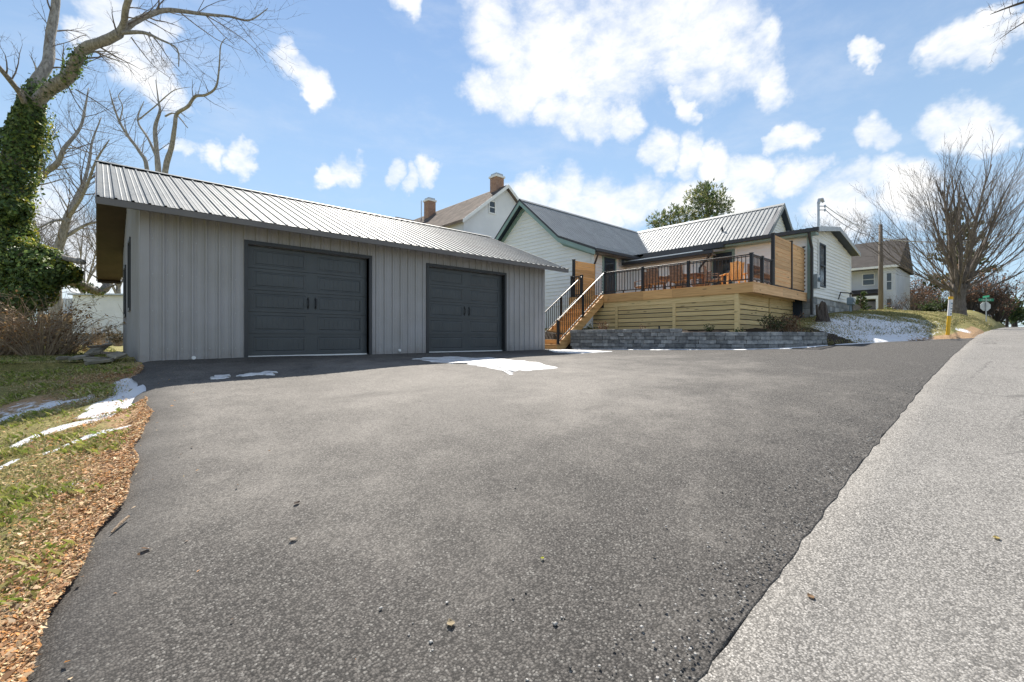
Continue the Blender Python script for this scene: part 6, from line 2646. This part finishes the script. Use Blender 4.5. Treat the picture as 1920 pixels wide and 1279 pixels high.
def build_shed():
    a = W(138, 640, 30)
    b = W(330, 640, 30.5)
    a.z = b.z = 0
    g = thing("white_shed", (a.x, a.y, 0), "low white clapboard shed on a grey foundation beyond the lawn", "shed")
    t = (b - a).normalized()
    n = Vector((-t.y, t.x, 0))
    L = (b - a).length
    q = lambda x, y, z: a + t * x + n * y + Vector((0, 0, z))
    m = MB()
    m.prism([q(0, 0, .72), q(L, 0, .72), q(L, 0, 3.25), q(0, 0, 3.25)], n * 4)
    m.build("wall", M["white"], g)
    z = .72
    while z < 3.2:
        m = MB()
        z1 = min(z + .17, 3.25)
        m.quad(q(.1, -.03, z), q(L, -.03, z), q(L, -.008, z1), q(.1, -.008, z1))
        m.quad(q(.1, -.004, z), q(L, -.004, z), q(L, -.03, z), q(.1, -.03, z))
        m.build("siding_board", M["white"], g)
        z += .17
    m = MB()
    m.prism([q(-.03, -.04, .70), q(.1, -.04, .70), q(.1, -.04, 3.25), q(-.03, -.04, 3.25)], n * .1)
    m.build("corner_board", M["white"], g)
    m = MB()
    m.prism([q(-.2, -.25, 3.26), q(L, -.25, 3.26), q(L, -.25, 3.36), q(-.2, -.25, 3.36)], n * 4.5)
    m.build("roof", M["galv"], g)
    m = MB()
    m.prism([q(.05, .06, -.4), q(L, .06, -.4), q(L, .06, .71), q(.05, .06, .71)], n * 3.8)
    m.build("foundation", M["concrete"], g)
    # ribbed lean-to
    a2, b2 = W(92, 640, 34), W(139, 640, 33)
    a2.z = b2.z = 0
    t2 = (b2 - a2).normalized()
    n2 = Vector((-t2.y, t2.x, 0))
    L2 = (b2 - a2).length
    g2 = thing("ribbed_outbuilding", (a2.x, a2.y, 0), "pale ribbed metal outbuilding left of the white shed", "shed")
    q2 = lambda x, y, z: a2 + t2 * x + n2 * y + Vector((0, 0, z))
    k = 0
    x = 0
    while x < L2 + .6:
        m = MB()
        m.prism([q2(x, -.04, 2.25), q2(x + .26, -.04, 2.25), q2(x + .26, -.04, 3.30), q2(x, -.04, 3.30)], n2 * .06)
        m.build("wall_panel", M["blue_white"], g2)
        x += .36
    m = MB()
    m.prism([q2(0, .05, 2.2), q2(L2 + .6, .05, 2.2), q2(L2 + .6, .05, 3.32), q2(0, .05, 3.32)], n2 * 3)
    m.build("wall", M["meter"], g2)
    m = MB()
    m.prism([q2(-.5, 0, -.3), q2(L2 + .6, 0, -.3), q2(L2 + .6, 0, 1.55), q2(-.5, 0, 1.55)], n2 * 3)
    m.build("base_wall", M["bark_brown"], g2)
    m = MB()
    m.prism([q2(-.5, -.3, 1.56), q2(L2 + .6, -.3, 1.56), q2(L2 + .6, -.3, 2.19), q2(-.5, -.3, 2.19)], n2 * 3.3)
    m.build("timber_band", M["cedar_pale"], g2)


build_white_house()
build_grey_house()
build_shed()

# ------------------------------------------------------------------ street furniture and small things


def text_mesh(name, body, size, mat, parent, at, rx, ry, depth=.002):
    """flat lettering as a mesh; rx = reading direction, ry = up"""
    cu = bpy.data.curves.new(name, "FONT")
    cu.body = body
    cu.size = size
    cu.extrude = depth
    cu.align_x = "CENTER"
    cu.align_y = "CENTER"
    o = bpy.data.objects.new(name, cu)
    COL.objects.link(o)
    dg = bpy.context.evaluated_depsgraph_get()
    me = bpy.data.meshes.new_from_object(o.evaluated_get(dg))
    bpy.data.objects.remove(o)
    rz = Vector(rx).cross(Vector(ry))
    mt = Matrix((rx, ry, rz)).transposed().to_4x4()
    me.transform(mt)
    me.materials.clear()
    me.materials.append(mat)
    return inst(name, me, parent, at)


def build_street():
    right = Vector((CA, -SA, 0))
    away = Vector((SA, CA, 0))
    # utility pole
    p = Vector((41.9, 6.45, gz(41.9, 6.45)))
    pole = thing("utility_pole", p, "weathered wooden utility pole in front of the grey house", "pole")
    m = MB()
    m.tube([p - Vector((0, 0, .3)), p + Vector((0, 0, 3)), p + Vector((-.06, 0, 8.62 - p.z))], [.155, .14, .115], 10)
    m.build("shaft", M["grey_wood"], pole, smooth=True)
    m = MB()
    m.tube([p + Vector((-.06, 0, 8.62 - p.z)), p + Vector((-.06, 0, 8.95 - p.z))], .03, 6)
    m.build("top_pin", M["galv"], pole)
    m = MB()
    m.tube([p + Vector((-.1, -.2, 5.3)), p + Vector((-.1, .2, 5.3))], .05, 6)
    m.build("bracket", M["galv"], pole)
    # wires

    def wire(a, b, sag, r, label, mat):
        a, b = Vector(a), Vector(b)
        pts = []
        for i in range(21):
            t = i / 20
            q = a.lerp(b, t)
            q.z -= sag * 4 * t * (1 - t)
            pts.append(q)
        m = MB()
        m.tube(pts, r, 5)
        o = m.build("power_line", mat, org=tuple(a))
        tag(o, label, "wire", "overhead wires by the utility pole")
    wire((21.12, 4.96, 5.62), p + Vector((-.06, 0, 6.3)), .35, .016, "grey overhead wire from the service mast to the utility pole top", M["galv"])
    wire((21.12, 4.96, 5.46), p + Vector((-.06, 0, 6.05)), .5, .012, "second lower overhead wire from the service mast to the pole", M["black"])
    wire(p + Vector((-.06, -.12, 5.55)), W(2060, 395, 30), .95, .040, "pale sagging cable from the pole across the fan shaped tree", M["white"])
    wire(p + Vector((-.06, 0, 6.35)), (95, 14, 11), .6, .02, "thin wire from the pole top away behind the grey house", M["black"])
    # stop sign seen from the back, with a street name blade
    D = 31
    b = W(1849, 600, D)
    b.z = gz(b.x, b.y)
    zc = W(1848, 574.5, D).z
    s = thing("stop_sign", b, "back of an octagonal stop sign with a green street name blade on top", "sign")
    m = MB()
    m.tube([b - Vector((0, 0, .3)), Vector((b.x, b.y, zc + .62))], .03, 6)
    m.build("post", M["galv"], s)
    c = Vector((b.x, b.y, zc)) + away * .045
    m = MB()
    R = .385
    poly = [c + right * R * math.cos(math.pi / 8 + k * math.pi / 4) + Vector((0, 0, R * .86 * math.sin(math.pi / 8 + k * math.pi / 4))) for k in range(8)]
    m.prism(poly, away * .006)
    m.build("octagon_plate", M["sign_back"], s)
    m = MB()
    c2 = Vector((b.x, b.y, zc + .44))
    m.obb(c2, right * .50, away * .012, (0, 0, .095))
    bl = m.build("street_name_blade", M["green_sign"], s)
    text_mesh("lettering", "S Bramble St", .125, M["white"], bl, c2 - away * .014, right, Vector((0, 0, 1)))
    m = MB()
    c3 = Vector((b.x, b.y, zc + .66))
    d3 = (right * .35 + away * .93).normalized()
    m.obb(c3, d3 * .36, d3.cross(Vector((0, 0, 1))) * .01, (0, 0, .07))
    m.build("street_name_blade", M["green_sign"], s)
    # utility marker
    q = gp(1777, 627)
    q.z = gz(q.x, q.y)
    mk = thing("utility_marker", q, "leaning yellow marker post with white label by the roadside snow", "post")
    ln = (right * .085 + Vector((0, 0, 1))).normalized()
    h = 1.22

    def seg(z0, z1, r, name, mat):
        m = MB()
        m.tube([q + ln * z0, q + ln * z1], r, 14)
        return m.build(name, mat, mk, smooth=False)
    seg(-.1, h - .08, .052, "tube", M["yellow"])
    seg(h - .08, h, .060, "cap", M["yellow"])
    seg(h - .02, h + .012, .048, "cap_top", M["orange"])
    lab = seg(.60, h - .09, .0545, "label_band", M["white"])
    face = -away
    for k in range(5):
        m = MB()
        z = .66 + k * .085
        m.obb(q + ln * z + face * .0552, right * (.026 - .008 * (k % 2)), face * .001, ln * (.012 if k % 2 else .024))
        m.build("label_line", M["meter"], lab)
    # gas meter beside the addition
    gm = Vector((25.6, 5.05, gz(25.6, 5.05)))
    g = thing("gas_meter", gm, "blue grey gas meter with bent pipe beside the right foundation of the farmhouse", "meter")
    m = MB()
    m.tube([gm - Vector((0, 0, .2)), gm + Vector((0, 0, .35))], .035, 8)
    m.tube([gm + Vector((.18, 0, -.2)), gm + Vector((.18, 0, .35))], .035, 8)
    m.build("riser_pipe", M["meter"], g)
    m = MB()
    m.box(gm + Vector((-.10, -.13, .32)), gm + Vector((.28, .11, .68)), .04)
    m.build("meter_body", M["meter"], g)
    m = MB()
    m.tube([gm + Vector((.09, -.14, .52)), gm + Vector((.09, -.17, .52))], .09, 14)
    m.build("dial", M["galv"], g)
    m = MB()
    m.tube([gm + Vector((0, 0, .68)), gm + Vector((0, 0, .84)), gm + Vector((-.15, .05, .88)), gm + Vector((-.75, .2, .88)), gm + Vector((-.80, .28, .55))], .024, 6)
    m.tube([gm + Vector((.32, -.02, .86)), gm + Vector((.0, -.02, .86))], .045, 8)
    m.build("pipe", M["black"], g)
    # tree stump at the foundation corner
    sp = Wv(1543, 590, 4.85)
    sp.z = gz(sp.x, sp.y)
    st = thing("tree_stump", sp, "mossy broken tree stump at the corner of the stone foundation", "stump")
    R_ = random.Random(4)
    m = MB()
    n = 16
    rings = [(-.15, .30), (.0, .25), (.2, .19), (.42, .16), (.60, .14)]
    for (z, r) in rings:
        for k in range(n):
            a = 6.283 * k / n
            rr = r * (1 + .13 * math.sin(3 * a + 1) + .08 * math.sin(5 * a))
            zz = z + (0 if z < .5 else .16 * math.sin(a * 2 + 1) + R_.uniform(-.07, .07))
            m.v.append((sp.x + rr * math.cos(a), sp.y + rr * math.sin(a), sp.z + zz))
    for r in range(len(rings) - 1):
        for k in range(n):
            m.f.append((r * n + k, r * n + (k + 1) % n, (r + 1) * n + (k + 1) % n, (r + 1) * n + k))
    m.v.append((sp.x, sp.y, sp.z + .42))
    for k in range(n):
        m.f.append(((len(rings) - 1) * n + k, (len(rings) - 1) * n + (k + 1) % n, len(m.v) - 1))
    m.build("stump_body", M["bark_dark"], st)
    m = MB()
    m.tube([sp + Vector((-.14, .05, 0)), sp + Vector((-.26, .1, .3)), sp + Vector((-.33, .12, .6))], [.09, .07, .03], 7)
    m.build("side_stem", M["bark_dark"], st)
    # culvert mouth in the bank
    c = gp(1868, 617)
    c = Vector((c.x, c.y + .55, gz(c.x, c.y)))
    cv = thing("culvert", c, "dark culvert mouth in the grassy bank below the stop sign", "culvert")
    m = MB()
    for k in range(9):
        a0, a1 = math.pi * k / 9, math.pi * (k + 1) / 9
        f = lambda a, r: (c.x + r * math.cos(a), c.y - .25, c.z - .1 + r * math.sin(a))
        m.prism([f(a0, .34), f(a1, .34), f(a1, .44), f(a0, .44)], (0, .7, 0))
    m.build("arch", M["concrete"], cv)
    m = MB()
    m.prism([(c.x - .34, c.y + .2, c.z - .1), (c.x + .34, c.y + .2, c.z - .1), (c.x + .24, c.y + .2, c.z + .16), (c.x, c.y + .2, c.z + .25), (c.x - .24, c.y + .2, c.z + .16)], (0, .05, 0))
    m.build("dark_mouth", M["black"], cv)
    # flat slabs and boards dumped on the lawn
    gg = "slabs and boards lying on the lawn"
    c0 = gp(172, 684)
    rt = Vector((CA, -SA, 0))
    aw = Vector((SA, CA, 0))
    for (x, y, z, l, w, th, az, tilt, roll, lab, mat) in (
            (-.36, .05, .03, .42, .34, .07, .3, .10, .10, "flat grey slab lying leftmost in the pile on the lawn", "slab"), (-.10, .20, .17, .46, .34, .06, -.2, .75, .12, "tilted grey slab leaning on the pile on the lawn", "slab"),
            (.12, .02, .06, .44, .30, .08, .5, .06, -.10, "thick mossy slab in the middle of the pile on the lawn", "slab"), (.34, -.10, .05, .60, .22, .06, .35, .12, .14, "long low slab at the front of the pile on the lawn", "slab"),
            (.30, .16, .18, .72, .14, .045, .15, .05, -.12, "dark weathered board across the back of the pile", "old_board"), (.10, .10, .26, .50, .13, .045, .55, .18, .10, "dark weathered board on top of the pile", "old_board"),
            (-.62, -.12, .03, .26, .20, .06, .9, .05, .05, "small broken slab apart from the pile on the lawn", "slab"), (.56, .12, .13, .34, .26, .06, -.3, .35, -.25, "angled slab at the right end of the pile on the lawn", "slab")):
        q = c0 + rt * x * .68 + aw * y * .9
        l, w = l * .68, w * .75
        q.z = gz(q.x, q.y)
        t = (rt * math.cos(az) + aw * math.sin(az) + Vector((0, 0, roll))).normalized()
        n_ = (-rt * math.sin(az) + aw * math.cos(az))
        up = (t.cross(n_) if t.cross(n_).z > 0 else n_.cross(t)).normalized()
        up = (up - n_ * tilt).normalized()
        n_ = up.cross(t).normalized()
        m = MB()
        m.obb(q + Vector((0, 0, z + th / 2)), t * l / 2, n_ * w / 2, up * th / 2, .012)
        for i, vv in enumerate(m.v):
            m.v[i] = (vv[0] + rnd.uniform(-.02, .02), vv[1] + rnd.uniform(-.02, .02), vv[2] + rnd.uniform(-.008, .008))
        o = m.build("slab" if mat == "slab" else "board", M[mat], org=tuple(q))
        tag(o, lab, "slab" if mat == "slab" else "board", gg)


build_street()


def build_litter():
    # single leaves and stones on the drive
    def leafobj(px, py, L, label, col, curl, az):
        L *= .85
        q = gp(px, py)
        q.z += .023 if q.y > 1.2 else .006 if q.y > .84 else -.006
        m = MB()
        t = Vector((math.cos(az), math.sin(az), 0))
        n_ = Vector((-t.y, t.x, 0))
        prof = [(0, .02), (.2, .30), (.45, .42), (.7, .30), (1, .02)]
        base = len(m.v)
        for (s, w) in prof:
            for k in (-1, 0, 1):
                z = curl * L * (abs(k) * .45 + (2 * s - 1) ** 2 * .35)
                p = q + t * L * (s - .5) + n_ * L * w * k * (1 - .4 * curl) + Vector((0, 0, z + .003))
                m.v.append(tuple(p))
                m.c.append(col)
        for i in range(len(prof) - 1):
            for k in range(2):
                a = base + i * 3 + k
                m.f.append((a, a + 1, a + 4, a + 3))
        o = m.build("leaf", M["litter"], org=tuple(q))
        tag(o, label, "leaf", "single leaves on the driveway")
    leafobj(557, 951, .056, "dark curled leaf on the driveway before the left garage door", (.07, .05, .04), .25, .4)
    leafobj(551, 1020, .062, "pale grey curled leaf on the driveway nearest the middle left", (.38, .33, .27), .25, .1)
    leafobj(845, 1183, .06, "small tan curled leaf on the near driveway", (.40, .33, .22), .3, 1.2)
    leafobj(1017, 1056, .032, "tiny yellow green leaf on the middle of the driveway", (.40, .42, .06), .3, .6)
    leafobj(1520, 1120, .05, "brown leaf at the edge between driveway and road", (.26, .17, .10), .3, .9)
    leafobj(1868, 1012, .05, "yellow brown leaf on the old road surface", (.45, .36, .14), .3, .3)
    q0, q1 = gp(209, 1003, .012), gp(242, 977, .030)
    m = MB()
    m.tube([q0, q0.lerp(q1, .5) + Vector((.004, .006, .006)), q1], [.006, .009, .007], 6)
    o = m.build("stick", M["bark_brown"], org=tuple(q0))
    tag(o, "short pale stick reaching from the leaves onto the asphalt", "stick")
    for k, (px, py, s, lab) in enumerate(((1041, 1183, .011, "white pebble casting a shadow on the near driveway"), (808, 1220, .009, "small white pebble at the bottom middle of the driveway"),
                                          (714, 1152, .008, "small pale pebble left of the tan curled leaf"), (277, 1041, .008, "pale pebble close to the leaf strip"), (838, 1142, .007, "tiny pebble above the tan curled leaf"),
                                          (1203, 1190, .008, "pale pebble right of the white pebble on the drive"))):
        q = gp(px, py, .022)
        s *= .72
        m = MB()
        m.obb(q + Vector((0, 0, s * .7)), (s * 1.2, 0, 0), (0, s, 0), (0, 0, s * .75), s * .45)
        for i, vv in enumerate(m.v):
            m.v[i] = tuple(x + rnd.uniform(-.15, .15) * s for x in vv)
        o = m.build("pebble", M["pebble"], org=tuple(q))
        tag(o, lab, "pebble", "single pebbles on the driveway")
    # leaf litter, grass and gravel nobody could count
    N = 60000
    v = 1.3 + 9.0 * nr.rand(N) ** 1.7
    ul = drive_left(v)
    off = nr.exponential(.42, N) * (.48 + .05 * v) - .015
    sp = nr.rand(N) < .0012
    off = np.where(sp, -nr.exponential(.25, N), off)
    u = ul - off
    ok = (u > -.19 * (v / 1.4) - .25) & (lawn_snow(u, v) < .22 + .5 * nr.rand(N) ** 3)
    cl = .5 + .5 * np.sin(u * 6 + 2 * np.sin(v * 3.3)) * np.sin(v * 5.1 + 1.5 * np.sin(u * 4))
    ok &= (nr.rand(N) < .45 + .75 * cl) | (off < .12)
    u, v = u[ok], v[ok]
    z = G(u, v) + np.where(u > drive_left(v), .024, .012)
    pal = np.array([(.34, .21, .13), (.46, .31, .20), (.25, .15, .09), (.54, .41, .28), (.38, .23, .14), (.18, .12, .08), (.46, .24, .10), (.60, .48, .36), (.44, .36, .24)])
    n = len(u)
    col = pal[nr.randint(0, len(pal), n)] * nr.uniform(.85, 1.6, (n, 1)) * np.array([[1.04, .99, .87]])
    az = nr.rand(n) * 6.283
    L = nr.uniform(.0045, .017, n) * np.where(nr.rand(n) < .06, 1.9, 1)
    Wd = L * nr.uniform(.25, .6, n)
    t = np.stack([np.cos(az), np.sin(az), nr.uniform(-.5, .5, n)], 1)
    s = np.stack([-np.sin(az), np.cos(az), nr.uniform(-.55, .55, n)], 1)
    c = np.stack([u, v, z + nr.uniform(0, .016, n)], 1)
    curl = np.zeros((n, 3))
    curl[:, 2] = L * nr.uniform(.05, .5, n)
    quad = np.stack([c - t * L[:, None], c + s * Wd[:, None] + curl, c + t * L[:, None], c - s * Wd[:, None] + curl * .4], 1)
    quads_obj("leaf_litter", quad, np.repeat(col[:, None, :], 4, 1), M["litter"], "leaves")

    def blades(name, u, v, hmin, hmax, cols, lift=0.0, w=.0032):
        n = len(u)
        z = G(u, v) - .012 + lift
        az = nr.rand(n) * 6.283
        h = nr.uniform(hmin, hmax, n)
        ln = nr.uniform(.25, 1.1, n) * h
        d = np.stack([np.cos(az), np.sin(az), np.zeros(n)], 1)
        sd = np.stack([-np.sin(az), np.cos(az), np.zeros(n)], 1)
        b = np.stack([u, v, z], 1)
        ww = (w * nr.uniform(.7, 1.6, n))[:, None]
        up = np.zeros((n, 3))
        up[:, 2] = h
        mid = b + up * .6 + d * (ln * .35)[:, None]
        tip = b + up * (.95 - .3 * nr.rand(n))[:, None] + d * ln[:, None]
        quad = np.stack([b - sd * ww, b + sd * ww, mid + sd * ww * .8, tip], 1)
        q2 = np.stack([b - sd * ww, mid + sd * ww * .8, tip, mid - sd * ww * .8], 1)
        c = np.array(cols)[nr.randint(0, len(cols), n)] * nr.uniform(.7, 1.3, (n, 1))
        quads_obj(name, quad, np.repeat(c[:, None, :], 4, 1), M["blade"], "grass")
    green = [(.30, .35, .07), (.40, .41, .11), (.20, .27, .055)]
    straw = [(.50, .42, .21), (.38, .33, .14), (.56, .49, .29), (.27, .27, .10)]
    # left lawn, thin near the drive
    N = 110000
    v = 1.5 + 10.5 * nr.rand(N) ** 1.35
    u = drive_left(v) - .05 - nr.rand(N) * 3.2
    ok = (u > -.19 * (v / 1.4) - .4) & (nr.rand(N) < np.clip((drive_left(v) - u) / .42, .10, 1))
    u, v = u[ok], v[ok]
    ok = lawn_snow(u, v) < .25 + .6 * nr.rand(len(u)) ** 3
    u, v = u[ok], v[ok]
    cl = np.sin(u * 5 + 2 * np.sin(v * 2.3)) + np.sin(v * 4.3 + 2 * np.sin(u * 3.1)) + .8 * np.sin(u * 13 + v * 11)
    g_ = cl + nr.normal(0, .55, len(u)) > .75
    blades("green_grass", u[g_], v[g_], .035, .095, green + straw[1:])
    k_ = ~g_ & (nr.rand(len(u)) < .8)
    blades("straw_grass", u[k_], v[k_], .015, .045, straw)
    # right bank and snow dusted hump
    N = 60000
    u = 16.6 + 30 * nr.rand(N) ** 1.6
    v = .9 + 4.6 * nr.rand(N)
    dl, tp = line_dist(u, v)
    ok = (dl > .12) & (tp > 6.05) & ~((tp > 7.4) & (tp < 11) & (dl < .7))
    hum = np.exp(-((u - 19.2) / 3.0) ** 2) * np.exp(-((v - 3.6) / 1.9) ** 2)
    ok &= nr.rand(N) > hum * .72
    blades("bank_grass", u[ok], v[ok], .03, .075, [(.13, .16, .05), (.20, .20, .075), (.34, .29, .13), (.44, .37, .19)], w=.006)
    N = 22000
    v = 10.5 + 22 * nr.rand(N) ** 1.4
    u = -7.5 + 8 * nr.rand(N)
    ok = (u < .45) & (u > -.165 * v / 1.2 - 1.5)
    blades("back_lawn_grass", u[ok], v[ok], .03, .08, [(.12, .17, .035), (.20, .22, .06), (.34, .30, .12)], w=.006)
    # loose grit along the joint between drive and road
    N = 1500
    u = 1.0 + 8 * nr.rand(N) ** 1.8
    v = .85 + nr.exponential(.22, N) * np.where(nr.rand(N) < .75, 1, -1) * np.where(nr.rand(N) < .45, .12, 1)
    m = MB()
    for i in range(N):
        z = (float(drive_z(u[i], v[i])) + .022) if v[i] > .87 else float(road_z(u[i])) - .022
        s = rnd.uniform(.0015, .0048)
        k = rnd.choice((.10, .18, .34, .45, .5))
        kk = len(m.v)
        m.obb((u[i], v[i], z + s * .5), (s, s * .3, 0), (-s * .3, s, 0), (0, 0, s * .7))
        m.v[kk:] = [tuple(x + rnd.uniform(-.3, .3) * s for x in q) for q in m.v[kk:]]
        m.c += [(k, k * .97, k * .92)] * 8
    tag(m.build("loose_grit", M["litter"]), None, None, None, "stuff")


def quads_obj(name, quad, col, mat, cat):
    n = len(quad)
    me = bpy.data.meshes.new(name)
    me.vertices.add(n * 4)
    me.vertices.foreach_set("co", quad.reshape(-1).astype(np.float32))
    me.loops.add(n * 4)
    me.loops.foreach_set("vertex_index", np.arange(n * 4, dtype=np.int32))
    me.polygons.add(n)
    me.polygons.foreach_set("loop_start", np.arange(0, n * 4, 4, dtype=np.int32))
    at = me.color_attributes.new("tint", "FLOAT_COLOR", "POINT")
    at.data.foreach_set("color", np.concatenate([col.reshape(-1, 3), np.ones((n * 4, 1))], 1).astype(np.float32).ravel())
    me.materials.append(mat)
    me.update(calc_edges=True)
    me.validate()
    o = bpy.data.objects.new(name, me)
    COL.objects.link(o)
    tag(o, None, None, None, "stuff")
    return o


build_litter()

# ------------------------------------------------------------------ old snow lying about
snow_patch([(770, 675), (800, 672), (850, 670), (880, 673), (915, 672), (960, 677), (1005, 681), (1048, 691), (1010, 696), (968, 698), (962, 707), (950, 699), (905, 690), (870, 683), (820, 682)],
           "thin sheet of old snow on the driveway before the right garage door", .006)
snow_patch([(393, 712), (404, 707), (428, 706), (434, 710), (420, 714), (398, 715)], "small oval snow remnant on the driveway before the left wall", .006)
snow_patch([(441, 708), (462, 704), (500, 699), (519, 700), (517, 706), (486, 706), (455, 709)], "long thin snow remnant before the left garage door", .006)
snow_patch([(1026, 658), (1062, 657), (1110, 659), (1150, 661), (1090, 664), (1040, 662)], "snow strip at the foot of the stairs", .012)
snow_strip([(13.02, 10.9), (13.5, 8.0), (13.86, 6.2), (14.0, 5.5), (14.35, 4.95), (14.8, 4.55), (15.6, 4.15), (16.5, 3.76)], .34, "long snow strip along the foot of the block wall")
snow_strip([(16.75, 3.70), (17.15, 3.42), (17.6, 3.02), (18.1, 2.75)], .26, "snow strip where the block wall ends at the driveway edge")
